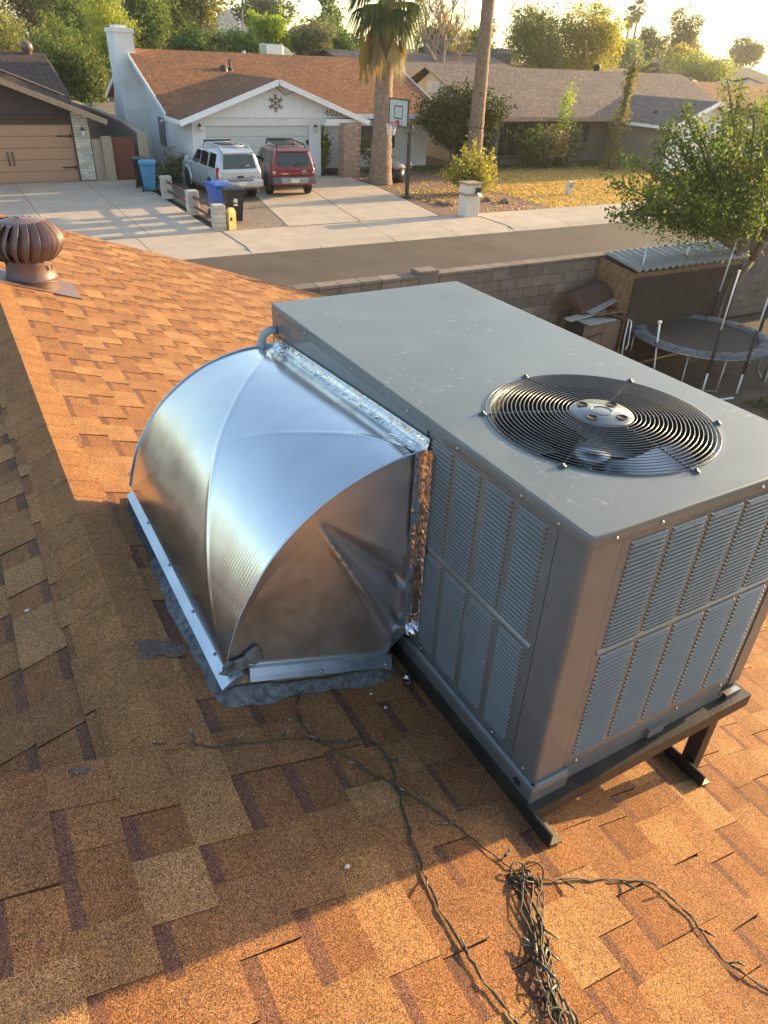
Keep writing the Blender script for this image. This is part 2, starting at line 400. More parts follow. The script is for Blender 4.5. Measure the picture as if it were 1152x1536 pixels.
def fast_quads(name, V, C, mat, parent=None, nv=4):
    """V (n,nv,3) corner arrays, C (n,3) colour per face"""
    n = len(V); me = bpy.data.meshes.new(name)
    me.vertices.add(n * nv); me.vertices.foreach_set('co', np.ascontiguousarray(V, dtype=np.float32).ravel())
    me.loops.add(n * nv); me.loops.foreach_set('vertex_index', np.arange(n * nv, dtype=np.int32))
    me.polygons.add(n); me.polygons.foreach_set('loop_start', np.arange(0, n * nv, nv, dtype=np.int32))
    try: me.polygons.foreach_set('loop_total', np.full(n, nv, dtype=np.int32))
    except Exception: pass
    me.update(calc_edges=True)
    at = me.color_attributes.new('Col', 'FLOAT_COLOR', 'POINT')
    cc = np.ones((n * nv, 4), dtype=np.float32); cc[:, :3] = np.repeat(C, nv, axis=0)
    at.data.foreach_set('color', cc.ravel())
    me.materials.append(mat); me.validate()
    o = bpy.data.objects.new(name, me); COL.objects.link(o)
    if parent is not None: o.parent = parent
    return o

def leaves(P, size, cols, aspect=0.5, droop=0.0):
    """leaf quads (diamond shaped, folded out of plane) at points P"""
    n = len(P)
    a = RNG.normal(size=(n, 3)); a[:, 2] -= droop; a /= np.linalg.norm(a, axis=1)[:, None]
    b = RNG.normal(size=(n, 3)); b -= (b * a).sum(1)[:, None] * a; b /= np.linalg.norm(b, axis=1)[:, None]
    s = size * RNG.uniform(0.6, 1.3, n)[:, None]
    V = np.stack([P - a * s * 0.5, P + b * s * aspect * 0.5, P + a * s * 0.5, P - b * s * aspect * 0.5], 1)
    cols = np.array(cols); k = RNG.integers(0, len(cols), n)
    C = cols[k] * RNG.uniform(0.7, 1.3, (n, 1)) * 1.9
    return V, C
# ================================================================== large structure: ground and street
g = MB().quad((-1500, -60, -0.12), (2500, -60, -0.12), (2500, 2500, -0.12), (-1500, 2500, -0.12)).build('ground', MAT['ground']); tag(g, kind='structure')
st = MB().quad((-200, 13.2, -0.095), (300, 13.2, -0.095), (300, 21.02, -0.095), (-200, 21.02, -0.095)).build('road', MAT['asphalt']); tag(st, kind='structure')
near_walk = MB().quad((-200, 11.15, -0.05), (300, 11.15, -0.05), (300, 13.2, -0.08), (-200, 13.2, -0.08)).build('near_pavement', MAT['concrete']); tag(near_walk, kind='structure')

# pavement with rolled kerb across the street, slab by slab
pav = MB().box((-60, 21.0, -0.11), (-8, 23.75, -0.02)).box((58, 21.0, -0.11), (200, 23.75, -0.02)).build('pavement', MAT['concrete']); tag(pav, kind='structure')
xs = [-8, -4.5, -1.2, 1.6, 4.85, 7.6, 9.9, 12.6, 15.1, 17.6, 20.2, 23.2, 26.2, 29.2, 32.2, 35.2, 38.2, 41.2, 44.2, 48, 53, 58]
for i in range(len(xs) - 1):
    x0, x1 = xs[i] + 0.012, xs[i + 1] - 0.012
    drop = 0.05 if (0 < x0 < 7.5 or 9.5 < x0 < 16) else 0.0
    h = 0.015 - drop * 0.3
    pr = [(21.02, -0.11), (21.02, -0.092), (21.14, -0.07), (21.3, -0.02 - drop * .6), (21.5, h - 0.005), (21.75, h), (23.72, h + 0.012), (23.72, -0.11)]
    c = R(0.93, 1.06)
    MB().loft([[(x0, y, z) for y, z in pr], [(x1, y, z) for y, z in pr]], (c, c, c)).build('paving_slab', MAT['concrete'], pav)

def slabs(name, polys, z, parent=None):
    root = MB().slab([(p[0], p[1], z - 0.03) for p in polys[0]], 0.05).build(name, MAT['concrete']); tag(root, kind='structure')
    for q in polys[1:]:
        c = R(0.92, 1.06)
        MB().slab([(p[0], p[1], z) for p in q], 0.06, (c, c, c * 0.99)).build('driveway_slab', MAT['concrete'], root)
    return root
def quadgrid(f, us, vs_, gap=0.012):
    out = []
    for i in range(len(us) - 1):
        for j in range(len(vs_) - 1):
            u0, u1, v0, v1 = us[i] + gap, us[i + 1] - gap, vs_[j] + gap, vs_[j + 1] - gap
            out.append([f(u0, v0), f(u1, v0), f(u1, v1), f(u0, v1)])
    return out
# left driveway
f1 = lambda u, v: (u, v)
slabs('left_driveway', [[(-9, 23.76), (7.45, 23.76), (7.45, 34.95), (-9, 34.95)]] + quadgrid(f1, [-9, -3, 0.0, 2.64, 5.32, 7.4], [23.76, 29.3, 34.93]), 0.03)
# right driveway (splayed left edge, flared right edge)
def f2(u, v):
    t = (v - 23.76) / 10.3
    xl = 9.92 + t * 1.9; xr = 16.1 + min(t, 0.6) * 1.7
    return (xl + (xr - xl) * u, v)
slabs('right_driveway', [[f2(0, 23.76), f2(1, 23.76), f2(1, 30), f2(1, 34.0), f2(0, 34.0)]] + quadgrid(f2, [0.0, 0.45, 1.0], [23.76, 27.1, 30.4, 33.95], 0.004), 0.03)
gs = MB().slab([(7.75, 23.76, 0.02), (9.9, 23.76, 0.02), (11.8, 34.0, 0.02), (7.75, 34.4, 0.02)], 0.06).build('gravel_strip', MAT['gravel']); tag(gs, kind='structure')
rg = MB().slab([(16.2, 23.76, 0.0), (21.6, 23.76, 0.0), (22.5, 30, 0.0), (24.5, 36.5, 0.0), (17.3, 36.5, 0.0), (17.2, 30.0, 0.0)], 0.08).build('gravel_bed', MAT['redgravel']); tag(rg, kind='structure')
lw = MB().slab([(21.6, 23.76, 0.0), (60, 23.76, 0.0), (60, 36.5, 0.0), (24.5, 36.5, 0.0), (22.5, 30, 0.0)], 0.08).build('lawn', MAT['lawn']); tag(lw, kind='structure')
# dry grass tufts on the lawn and bed, greener in the strip by the house
n = 60000
X_ = RNG.uniform(16.6, 48, n); Y_ = RNG.uniform(23.85, 36.2, n)
keep = (RNG.random(n) < np.where(X_ < 21.7, 0.13 + 0.5 * ((Y_ > 26.0) & (Y_ < 29.2) & (X_ < 21.0)), 1.0)) & ~((X_ < 17.3))
X_, Y_ = X_[keep], Y_[keep]; n = len(X_)
hh = RNG.uniform(0.02, 0.065, n); ang = RNG.uniform(0, PI, n); lean = RNG.uniform(-0.07, 0.07, (n, 2)); wd = RNG.uniform(0.015, 0.05, n)
B0 = np.stack([X_ - np.cos(ang) * wd, Y_ - np.sin(ang) * wd, np.full(n, 0.0)], 1); B1 = np.stack([X_ + np.cos(ang) * wd, Y_ + np.sin(ang) * wd, np.full(n, 0.0)], 1)
T0 = np.stack([X_ + lean[:, 0] + np.cos(ang) * wd * .5, Y_ + lean[:, 1] + np.sin(ang) * wd * .5, hh], 1); T1 = np.stack([X_ + lean[:, 0] - np.cos(ang) * wd * .6, Y_ + lean[:, 1] - np.sin(ang) * wd * .6, hh * .8], 1)
gcol = np.where((Y_ > 33.6 + RNG.normal(0, 0.5, n))[:, None], np.array([[0.10, 0.14, 0.04]]), np.array([[0.52, 0.36, 0.14]])) * RNG.uniform(0.7, 1.25, (n, 1))
go = fast_quads('dry_grass', np.stack([B0, B1, T0, T1], 1), gcol, MAT['leaf']); tag(go, kind='stuff')
# yard below the roof
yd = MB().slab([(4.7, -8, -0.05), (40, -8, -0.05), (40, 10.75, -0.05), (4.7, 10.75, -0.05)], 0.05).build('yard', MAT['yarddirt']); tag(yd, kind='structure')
gp = MB().slab([(12.7, 4.0, -0.035), (20, 4.0, -0.035), (20, 7.1, -0.035), (13.4, 7.3, -0.035), (12.8, 7.0, -0.035)], 0.05).build('concrete_path', MAT['concrete']); tag(gp, kind='structure')
n = 5000
X_ = RNG.uniform(11.8, 20, n); Y_ = RNG.uniform(4, 7.1, n); hh = RNG.uniform(0.03, 0.09, n); ang = RNG.uniform(0, PI, n)
B0 = np.stack([X_ - np.cos(ang) * .03, Y_ - np.sin(ang) * .03, np.full(n, -0.03)], 1); B1 = np.stack([X_ + np.cos(ang) * .03, Y_ + np.sin(ang) * .03, np.full(n, -0.03)], 1)
T0 = B1 + np.stack([RNG.normal(0, .03, n), RNG.normal(0, .03, n), hh], 1); T1 = B0 + np.stack([RNG.normal(0, .03, n), RNG.normal(0, .03, n), hh], 1)
tag(fast_quads('yard_grass', np.stack([B0, B1, T0, T1], 1), np.array([[0.12, 0.12, 0.045]]) * RNG.uniform(0.6, 1.4, (n, 1)), MAT['leaf']), kind='stuff')
# far mountain, pale behind the haze
mt = MB(); pts = []
xsM = np.linspace(380, 900, 60); KM = .44
hm = [max(2.0, 56 * math.exp(-((x - 520) / 38) ** 2) + 66 * math.exp(-((x - 560) / 30) ** 2) * 0.35 + 34 * math.exp(-((x - 610) / 55) ** 2) + 30 * math.exp(-((x - 450) / 45) ** 2) + R(-3, 3)) for x in xsM]
top = [(x * KM, (1500 + R(-15, 15)) * KM, h * KM) for x, h in zip(xsM, hm)]; bot = [(x * KM, (1380 + R(-20, 20)) * KM, -1) for x in xsM]; bk = [(x * KM, 1650 * KM, -1) for x in xsM]
mt.loft([bot, top, bk], cap=False, closed=False); tag(mt.build('mountain', MAT['rockm']), kind='structure')

# ================================================================== the house under the camera
SL = math.sqrt(1 + 1 / 9.0)
RZ = 3.612                                         # roof plane: z = RZ - x/3
RX = 0.163; RIDGE_Z = RZ - RX / 3                  # ridge line
YCUT = 1.298; YFAR = 9.27; EAVE_S = 4.75; EXT_S = -2.6
def RP(x, y, off=0.0): return (x + off * 0.3162, y, RZ - x / 3 + off * 0.9487)
def PS(s, y, off=0.0): return RP(s / SL, y, off)
def QS(s, y, off=0.0): return (RX - s / SL - off * 0.3162, y, RIDGE_Z - s / SL / 3 + off * 0.9487)
house = empty('house', 'house in the foreground under an orange brown shingle roof', 'house', (2.0, 4.0, 0))
HP = Matrix.Translation((-2.0, -4.0, 0))
def hb(mb, name, mats, parent=house, kind=None):
    o = mb.build(name, mats, parent); 
    if parent is house: o.matrix_parent_inverse = HP
    if kind: o['kind'] = kind
    return o
slope = hb(MB().slab([PS(RX * SL, YCUT, -0.004), PS(EAVE_S, YCUT, -0.004), PS(EAVE_S, YFAR, -0.004), PS(RX * SL, YFAR, -0.004)], 0.05)
           .slab([PS(EXT_S, -3.2, -0.004), PS(EAVE_S, -3.2, -0.004), PS(EAVE_S, YCUT - 0.001, -0.004), PS(EXT_S, YCUT - 0.001, -0.004)], 0.05), 'roof_slope', MAT['underlay'])
slope2 = hb(MB().slab([QS(0, YCUT - 1.0, -0.004), QS(0, YFAR, -0.004), QS(4.2, YFAR, -0.004), QS(4.2, YCUT - 1.0, -0.004)], 0.05), 'roof_slope', MAT['underlay'])
hb(MB().slab([PS(EXT_S, -3.2, -0.005), PS(EXT_S, YCUT - 0.02, -0.005), (-6, YCUT - 0.02, 3.4), (-6, -3.2, 3.4)], 0.05), 'back_slope', MAT['underlay'])
hb(MB().quad((RX - 0.02, YCUT - 0.02, RIDGE_Z - 0.06), PS(EXT_S, YCUT - 0.02, -0.06), (-4.0, YCUT - 0.02, 2.2), m=0), 'gable_wall', MAT['creamwall'])
hb(MB().box((-3.6, 0.0, -0.1), (4.1, 8.85, 2.15)).add([(-3.6, 8.85, 2.15), (4.1, 8.85, 2.15), (0.163, 8.85, 3.45)], [(0, 1, 2)]), 'wall', MAT['creamwall'])
hb(MB().bar(PS(0.2, YFAR + 0.02, -0.07), PS(EAVE_S, YFAR + 0.02, -0.07), 0.035, 0.13).bar(QS(0.0, YFAR + 0.02, -0.07), QS(4.2, YFAR + 0.02, -0.07), 0.035, 0.13), 'fascia', MAT['tantrim'])

EXPO = 0.1433; S0 = 0.0099
TAN = [(0.350, 0.163, 0.066), (0.322, 0.144, 0.058), (0.295, 0.130, 0.054), (0.370, 0.178, 0.074), (0.27, 0.117, 0.050), (0.332, 0.152, 0.061), (0.285, 0.124, 0.052)]
GAPC = [(0.28, 0.116, 0.046), (0.30, 0.126, 0.048), (0.25, 0.102, 0.042), (0.27, 0.110, 0.043)]
BAND = (0.175, 0.076, 0.046)
pieces = []                                        # (centre, MB, parent)
def jit(c, a=0.06): k = R(1 - a, 1 + a); return (c[0] * k, c[1] * k * 1.04, c[2] * k)
def shingle_row(F, s_top, s_bot, y0, y1, parent, cut=None):
    """one course: wide raised tabs with lower strips between them that carry the dark printed band"""
    y = y0 - R(0, 0.3); tooth = R(0, 1) < 0.5
    while y < y1:
        w = R(0.12, 0.27) if tooth else R(0.10, 0.18)
        a, b = max(y, y0), min(y + w, y1)
        y += w
        if b - a > 0.02:
            mb = MB(); t = 0.0095 if tooth else 0.0048
            a2, b2 = a + 0.0008, b - 0.0008
            sk0, sk1 = R(-0.004, 0.004), R(-0.004, 0.004)
            jb = R(-0.0025, 0.0025)
            sb = s_bot + jb
            z0 = 0.0005 if not tooth else 0.003
            st0 = s_top - 0.01
            if tooth:
                col = jit(random.choice(TAN))
                if R(0, 1) < 0.45 and b2 - a2 > 0.22:          # a butt joint inside the course: two tones
                    mid = a2 + (b2 - a2) * R(0.35, 0.65); c2 = jit(random.choice(TAN))
                    P_ = [F(st0, a2, z0), F(st0, mid, z0), F(st0, b2, z0), F(sb, b2 + sk1, t), F(sb, mid, t), F(sb, a2 + sk0, t),
                          F(sb, b2 + sk1, -0.002), F(sb, a2 + sk0, -0.002), F(st0, b2, -0.002), F(st0, a2, -0.002)]
                    mb.add(P_, [(0, 1, 4, 5)], col).add(P_, [(1, 2, 3, 4)], c2).add(P_, [(5, 4, 3, 6, 7), (0, 5, 7, 9), (3, 2, 8, 6)], tuple(q * 0.6 for q in col))
                else:
                    P_ = [F(st0, a2, z0), F(st0, b2, z0), F(sb, b2 + sk1, t), F(sb, a2 + sk0, t), F(sb, b2 + sk1, -0.002), F(sb, a2 + sk0, -0.002), F(st0, b2, -0.002), F(st0, a2, -0.002)]
                    mb.add(P_, [(0, 1, 2, 3)], col).add(P_, [(3, 2, 4, 5), (0, 3, 5, 7), (2, 1, 6, 4)], tuple(q * 0.6 for q in col))
            else:
                col = jit(random.choice(GAPC)); bd = jit(BAND)
                sm_ = s_top + (sb - s_top) * R(0.22, 0.31); tm = z0 + (t - z0) * 0.4
                P_ = [F(st0, a2, z0), F(st0, b2, z0), F(sm_, b2, tm), F(sm_, a2, tm), F(sb, b2, t), F(sb, a2, t), F(sb, b2, -0.002), F(sb, a2, -0.002)]
                mb.add(P_, [(0, 1, 2, 3)], bd).add(P_, [(3, 2, 4, 5)], col).add(P_, [(5, 4, 6, 7)], tuple(q * 0.6 for q in col))
            pieces.append((Vector(F((s_top + s_bot) / 2, (a + b) / 2, 0)), mb, parent))
        tooth = not tooth if R(0, 1) < 0.9 else tooth
k = int(EXT_S / EXPO)
while S0 + EXPO * k < EAVE_S:
    sb = S0 + EXPO * k; stp = sb - EXPO
    y0 = -3.2 if k < 13 else -1.5
    if stp > RX * SL + 0.02: shingle_row(PS, stp, sb, y0, YFAR, slope)
    else:
        shingle_row(PS, stp, sb, y0, YCUT + (.008 if sb > RX * SL - .2 else 0), slope)
        if sb > RX * SL + 0.01: shingle_row(PS, max(stp, RX * SL), sb, YCUT, YFAR, slope)
    k += 1
for k in range(1, 29):
    shingle_row(QS, EXPO * (k - 1) + 0.03, EXPO * k + 0.03, YCUT - 0.6, YFAR, slope2)
# ridge cap pieces, folded over the ridge
cap_root = hb(MB().loft([[PS(RX * SL + 0.10, y, 0.001), (RX, y, RIDGE_Z + 0.001), QS(0.10, y, 0.001)] for y in (YCUT, YFAR)], cap=False, closed=False), 'ridge_cap', MAT['underlay'])
y = YFAR; CAPC = [(0.315, 0.136, 0.051), (0.325, 0.141, 0.053), (0.32, 0.138, 0.052)]
while y > YCUT + 0.02:
    ya, yb = y, max(y - EXPO, YCUT + 0.002)
    col = jit(random.choice(CAPC), 0.05); mb = MB(); wj = R(-0.006, 0.006); wq = R(-0.006, 0.006)
    def ring(yy, off): return [PS(RX * SL + 0.128 + wj, yy, off * .7), PS(RX * SL + 0.04, yy, off + 0.002), (RX, yy, RIDGE_Z + off + 0.004), QS(0.035, yy, off + 0.002), QS(0.145 + wq, yy, off * .7)]
    r0, r1, r2, r3 = ring(ya + 0.02, 0.0092), ring(yb, 0.0105), ring(yb, 0.003), ring(ya + 0.02, 0.002)
    mb.loft([r3, r0, r1, r2], col, cap=False, closed=False)
    mb.add([r0[0], r1[0], r2[0], r3[0]], [(0, 1, 2, 3)], col).add([r0[4], r1[4], r2[4], r3[4]], [(0, 1, 2, 3)], col)
    pieces.append((Vector((RX, (ya + yb) / 2, RIDGE_Z)), mb, cap_root))
    y -= EXPO
# the pieces that show largest stay single objects, the rest are joined per slope
cp = Vector((0, 0, 5.1))
def shown(c):
    d = c - cp; z = d.dot(cf)
    if z < 0.2: return -1
    px, py = d.dot(cr) / z * 1065.67, d.dot(cu) / z * 1065.67
    if abs(px) > 620 or abs(py) > 820: return -1
    return 1 / d.length
order = sorted(range(len(pieces)), key=lambda i: -shown(pieces[i][0]))
single = set(order[:298])
rest = {}
for i, (c, mb, par) in enumerate(pieces):
    if i in single:
        o = mb.build('cap_shingle' if par is cap_root else 'shingle', MAT['shingle'], par)
    else:
        r = rest.setdefault(par.name, (MB(), par))[0]
        off = len(r.v); r.v += mb.v; r.f += [tuple(off + q for q in f) for f in mb.f]; r.c += mb.c; r.m += mb.m; r.sm += mb.sm
for nm, (mb, par) in rest.items():
    o = mb.build('cap_shingle' if par is cap_root else 'shingle', MAT['shingle'], par); o['kind'] = 'stuff'

# grey sealant smears on the ridge cap
def smear(pts, off, n_=3):
    mb = MB(); c = Vector((sum(p[0] for p in pts) / len(pts), sum(p[1] for p in pts) / len(pts), 0))
    ring_ = []
    for i in range(len(pts)):
        a, b = pts[i], pts[(i + 1) % len(pts)]
        for t in range(6):
            x = a[0] + (b[0] - a[0]) * t / 6 + R(-.004, .004); yy = a[1] + (b[1] - a[1]) * t / 6 + R(-.004, .004)
            ring_.append((x, yy))
    def P3(x, yy, o_):
        if x < RX and yy > YCUT: return (x - 0.0, yy, RIDGE_Z - (RX - x) / 3 + o_)
        return RP(x, yy, o_)
    mid = [(c.x + (x - c.x) * .55, c.y + (yy - c.y) * .55) for x, yy in ring_]
    mb.loft([[P3(x, yy, off) for x, yy in ring_], [P3(x, yy, off + 0.0015) for x, yy in mid]], (0.17, 0.115, 0.085), cap=False, sm=True)
    o_ = len(mb.v) - len(mid)
    mb.f.append(tuple(o_ + j for j in range(len(mid)))); mb.c.append((0.17, 0.115, 0.085)); mb.m.append(0); mb.sm.append(True)
    return mb
tag(smear([(0.13, 1.70), (0.17, 1.74), (0.23, 1.748), (0.29, 1.725), (0.32, 1.70), (0.305, 1.66), (0.262, 1.652), (0.24, 1.675), (0.215, 1.655), (0.18, 1.66), (0.15, 1.665)], 0.0125).build('sealant_smear', MAT['shingle']), 'dark grey sealant smear across the ridge cap', 'sealant')
tag(smear([(-0.072, 1.285), (-0.02, 1.285), (-0.035, 1.262), (-0.068, 1.27)], 0.0095).build('sealant_smear', MAT['shingle']), 'small grey sealant dab on a tab where the ridge ends', 'sealant')
# ================================================================== packaged air conditioner
AX0, AY0, ATOP, ABOT = 1.044, 0.8575, 4.239, 3.33
AX1, AY1 = AX0 + 0.902, AY0 + 1.835
ac = empty('air_conditioner', 'large grey packaged rooftop air conditioner with a round fan grille on top', 'air conditioner', ((AX0 + AX1) / 2, (AY0 + AY1) / 2, ABOT))
AP = Matrix.Translation((-(AX0 + AX1) / 2, -(AY0 + AY1) / 2, -ABOT))
def ab(mb, name, mats, parent=None):
    o = mb.build(name, mats, parent or ac)
    if parent is None: o.matrix_parent_inverse = AP
    return o
FX0, FY0, FR = 1.491, 1.300, 0.322
# lid: sheet with a rolled round opening and a folded skirt
NS = 144
def rrect(x0, x1, y0, y1, r, n=NS):
    pts = []; cx, cy = FX0, FY0
    out = []
    for i in range(n):
        a = 2 * PI * i / n; dx, dy = math.cos(a), math.sin(a)
        t = 1e9
        if dx > 1e-9: t = min(t, (x1 - cx) / dx)
        if dx < -1e-9: t = min(t, (x0 - cx) / dx)
        if dy > 1e-9: t = min(t, (y1 - cy) / dy)
        if dy < -1e-9: t = min(t, (y0 - cy) / dy)
        out.append([cx + dx * t, cy + dy * t, a])
    # snap the nearest sample to each corner, then cut the corner by the radius
    for (qx, qy) in ((x0, y0), (x1, y0), (x1, y1), (x0, y1)):
        a = math.atan2(qy - cy, qx - cx) % (2 * PI)
        i = min(range(n), key=lambda j: abs((out[j][2] - a + PI) % (2 * PI) - PI))
        sx = 1 if qx == x0 else -1; sy = 1 if qy == y0 else -1
        out[i][0], out[i][1] = qx + sx * r * 0.29, qy + sy * r * 0.29
        for j in (i - 1, (i + 1) % n):
            if abs(out[j][0] - qx) < 0.002: out[j][0] = qx; out[j][1] = qy + sy * r
            else: out[j][1] = qy; out[j][0] = qx + sx * r
    return [(p[0], p[1]) for p in out]
lidr = rrect(AX0 - .004, AX1 + .004, AY0 - .004, AY1 + .004, 0.010)
def shrink(ps, d): 
    cx, cy = (AX0 + AX1) / 2, (AY0 + AY1) / 2
    kx = 1 - d / (AX1 - AX0) * 2; ky = 1 - d / (AY1 - AY0) * 2
    return [(cx + (x - cx) * kx, cy + (y - cy) * ky) for x, y in ps]
circ = lambda r, z: [(FX0 + r * math.cos(2 * PI * i / NS), FY0 + r * math.sin(2 * PI * i / NS), z) for i in range(NS)]
lid = MB().loft([circ(FR - .012, ATOP - .05), circ(FR - .012, ATOP - .012), circ(FR - .008, ATOP - .003), circ(FR + .002, ATOP + .001), circ(FR + .012, ATOP + .0005), circ(FR + .02, ATOP)], cap=False, sm=True)
lid.loft([circ(FR + .02, ATOP), [(x, y, ATOP) for x, y in shrink(lidr, .005)]], cap=False, sm=False)
lid.loft([[(x, y, ATOP) for x, y in shrink(lidr, .005)], [(x, y, ATOP - .0008) for x, y in shrink(lidr, .0022)], [(x, y, ATOP - .0028) for x, y in shrink(lidr, .0006)],
                 [(x, y, ATOP - .006) for x, y in lidr], [(x, y, ATOP - .036) for x, y in lidr], [(x, y, ATOP - .038) for x, y in shrink(lidr, .002)]], cap=False, sm=True)
lido = ab(lid, 'lid', MAT['actop'])
# fan well and motor under the grille
ab(MB().lathe([(FR - .013, -.03), (FR - .013, -.30), (0.02, -.31)], (FX0, FY0, ATOP), 48), 'fan_well', MAT['acdark'])
fan = ab(MB().lathe([(0.0, -.10), (0.055, -.10), (0.06, -.12), (0.06, -.17), (0.0, -.17)], (FX0, FY0, ATOP), 24), 'fan', MAT['blade'])
bl = MB()
for i in range(12):
    pass
def blade_mesh():
    mb = MB(); rows = []
    for i in range(9):
        r = 0.05 + (FR - .045) * i / 8; half = 0.22 + 0.42 * min(1, i / 4); 
        if i == 8: half *= 0.75
        row = []
        for j in range(7):
            a = -half + 2 * half * j / 6 + 0.18 * i / 8
            row.append((r * math.cos(a), r * math.sin(a), -.14 + 0.055 * (j / 6 - .5) * (0.5 + i / 8)))
        rows.append(row)
    mb.loft(rows, cap=False, closed=False, sm=True); return mb.mesh('fan_blade', MAT['blade'])
bme = blade_mesh()
for i in range(4):
    b = inst('fan_blade', bme, fan, (FX0, FY0, ATOP), (0, 0, math.radians(-150 + 90 * i)))
# grille: wire rings, three crossing spokes, hub plate, clamps
grille = ab(MB().lathe([(0.0, .026), (0.058, .026), (0.062, .024), (0.086, .024), (0.092, .020), (0.092, .014), (0.0, .014)], (FX0, FY0, ATOP), 48), 'fan_grille', MAT['ac'])
nr = 20
def gz(r): return ATOP + 0.004 + 0.017 * (1 - ((r - .09) / (FR - .09)) ** 2)
for i in range(nr):
    r = 0.099 + (FR + .006 - 0.099) * i / (nr - 1)
    MB().tube([(FX0 + r * math.cos(2 * PI * k / 72), FY0 + r * math.sin(2 * PI * k / 72), gz(r)) for k in range(72)], 0.00145, 6, closed=True).build('grille_ring', MAT['wire'], grille)
for i in range(6):
    a = math.radians(90 + 60 * i)
    pth = [(FX0 + r * math.cos(a), FY0 + r * math.sin(a), gz(r) - .004) for r in np.linspace(0.06, FR + .026, 14)]
    pth[-1] = (*pth[-1][:2], ATOP + .004)
    MB().tube(pth, 0.0028, 6).build('grille_spoke', MAT['wire'], grille)
    c = (FX0 + (FR + .018) * math.cos(a), FY0 + (FR + .018) * math.sin(a), ATOP)
    MB().lathe([(0.012, 0), (0.012, .004), (0.008, .006), (0.005, .006), (0.005, .010), (0.0, .011)], c, 14).build('grille_clamp', MAT['wire'], grille)
for i in range(4):
    a = math.radians(20 + 90 * i)
    MB().lathe([(0.017, .0275), (0.013, .0285), (0.012, .0265), (0.0, .0265)], (FX0 + .062 * math.cos(a), FY0 + .062 * math.sin(a), ATOP), 14).build('hub_hole', MAT['acdark'], grille)
MB().tube([(FX0 + .030 * math.cos(2 * PI * k / 32), FY0 + .030 * math.sin(2 * PI * k / 32), ATOP + .0265) for k in range(32)], 0.0016, 5, closed=True).build('hub_ridge', MAT['ac'], grille)

# cabinet core and panels; every panel stands 2-3 mm off the dark core
core = ab(MB().box((AX0 + .012, AY0 + .012, ABOT + .01), (AX1 - .012, AY1 - .012, ATOP - .33)).box((AX0 + .012, AY0 + .012, ATOP - .34), (AX0 + .05, AY1 - .012, ATOP - .02)).box((AX0 + .06, AY0 + .012, ATOP - .34), (AX1 - .012, AY0 + .05, ATOP - .02)), 'cabinet_core', MAT['acdark'])
ZT, ZB = ATOP - .028, ABOT + .062
def post(pts, name='corner_post'):
    n_ = len(pts)
    return ab(MB().loft([[(x, y, ZB - .01) for x, y in pts], [(x, y, ZT) for x, y in pts]], cap=True, closed=True, sm=False), name, MAT['ac'])
ch = 0.014
post([(AX0, AY0 + .098), (AX0, AY0 + .011), (AX0 + .003, AY0 + .0035), (AX0 + .0035, AY0 + .003), (AX0 + .011, AY0), (AX0 + .104, AY0), (AX0 + .104, AY0 + .012), (AX0 + .012, AY0 + .098)])
post([(AX1 - .068, AY0), (AX1 - ch, AY0), (AX1, AY0 + ch), (AX1, AY0 + .068), (AX1 - .012, AY0 + .068), (AX1 - .068, AY0 + .012)])
def louvre_panel(face, u0, u1, cols, rows, singles):
    """sheet panel with banks of pressed louvres; u runs along the face, out is the outward offset"""
    def Pt(u, out, z):
        return (AX0 - out + .003, u, z) if face == 'left' else (u, AY0 - out + .003, z)
    mb = MB()
    us = [u0] + [c for p in cols for c in p] + [u1]
    def cell(a, b, z0, z1):
        mb.add([Pt(a, 0, z0), Pt(b, 0, z0), Pt(b, 0, z1), Pt(a, 0, z1), Pt(a, -.008, z0), Pt(b, -.008, z0), Pt(b, -.008, z1), Pt(a, -.008, z1)],
               [(0, 1, 2, 3), (0, 4, 5, 1), (1, 5, 6, 2), (2, 6, 7, 3), (3, 7, 4, 0)])
    for i in range(0, len(us), 2): cell(us[i], us[i + 1], ZB, ZT)
    zc = [ZB] + [q for r in sorted(rows) for q in r] + [ZT]
    for (a, b) in cols:
        for i in range(0, len(zc), 2): cell(a, b, zc[i], zc[i + 1])
    pan = ab(mb, 'louvre_panel', MAT['ac'])
    zm = (rows[0][0] + rows[1][1]) / 2; w_ = u1 - u0 - .03
    rib = MB()                                    # pressed rib between the rows
    zr = zm
    rib.loft([[Pt(u0 + .012, 0, zr - .008), Pt(u0 + .012, .005, zr), Pt(u0 + .012, 0, zr + .008)], [Pt(u1 - .012, 0, zr - .008), Pt(u1 - .012, .005, zr), Pt(u1 - .012, 0, zr + .008)]])
    rib.build('panel_rib', MAT['ac'], pan)
    n_ = 25
    for ci, (a, b) in enumerate(cols):
        for ri, (z0, z1) in enumerate(rows):
            pitch = (z1 - z0) / n_; join = MB()
            h = pitch * 0.84
            prof = [(-.004, pitch * .88), (.0004, pitch * .86), (.0014, pitch * .62), (.0045, pitch * .40), (.0092, pitch * .25), (.0098, pitch * .17), (.0080, pitch * .15), (-.005, pitch * .52)]
            def slat(mb_, z):
                ra = []
                for (e, kk) in ((a, 0.0), (a + .006, 1.0), (b - .006, 1.0), (b, 0.0)):
                    ra.append([Pt(e, o_ * kk if o_ > 0 else o_, z + hz + (1 - kk) * pitch * .2) for o_, hz in prof])
                mb_.loft(ra, cap=True, closed=True)
            for q in range(n_):
                z = z0 + pitch * q
                if (ci, ri) in singles:
                    s_ = MB(); slat(s_, z); s_.build('louvre', MAT['ac'], pan)
                else: slat(join, z)
            if join.v:
                o = join.build('louvre', MAT['ac'], pan); o['kind'] = 'stuff'
    return pan
lr = [(3.832, 4.188), (3.432, 3.800)]
louvre_panel('left', AY0 + .103, 1.512, [(0.993, 1.100), (1.122, 1.233), (1.255, 1.366), (1.385, 1.490)], lr, {(0, 0), (1, 0)})
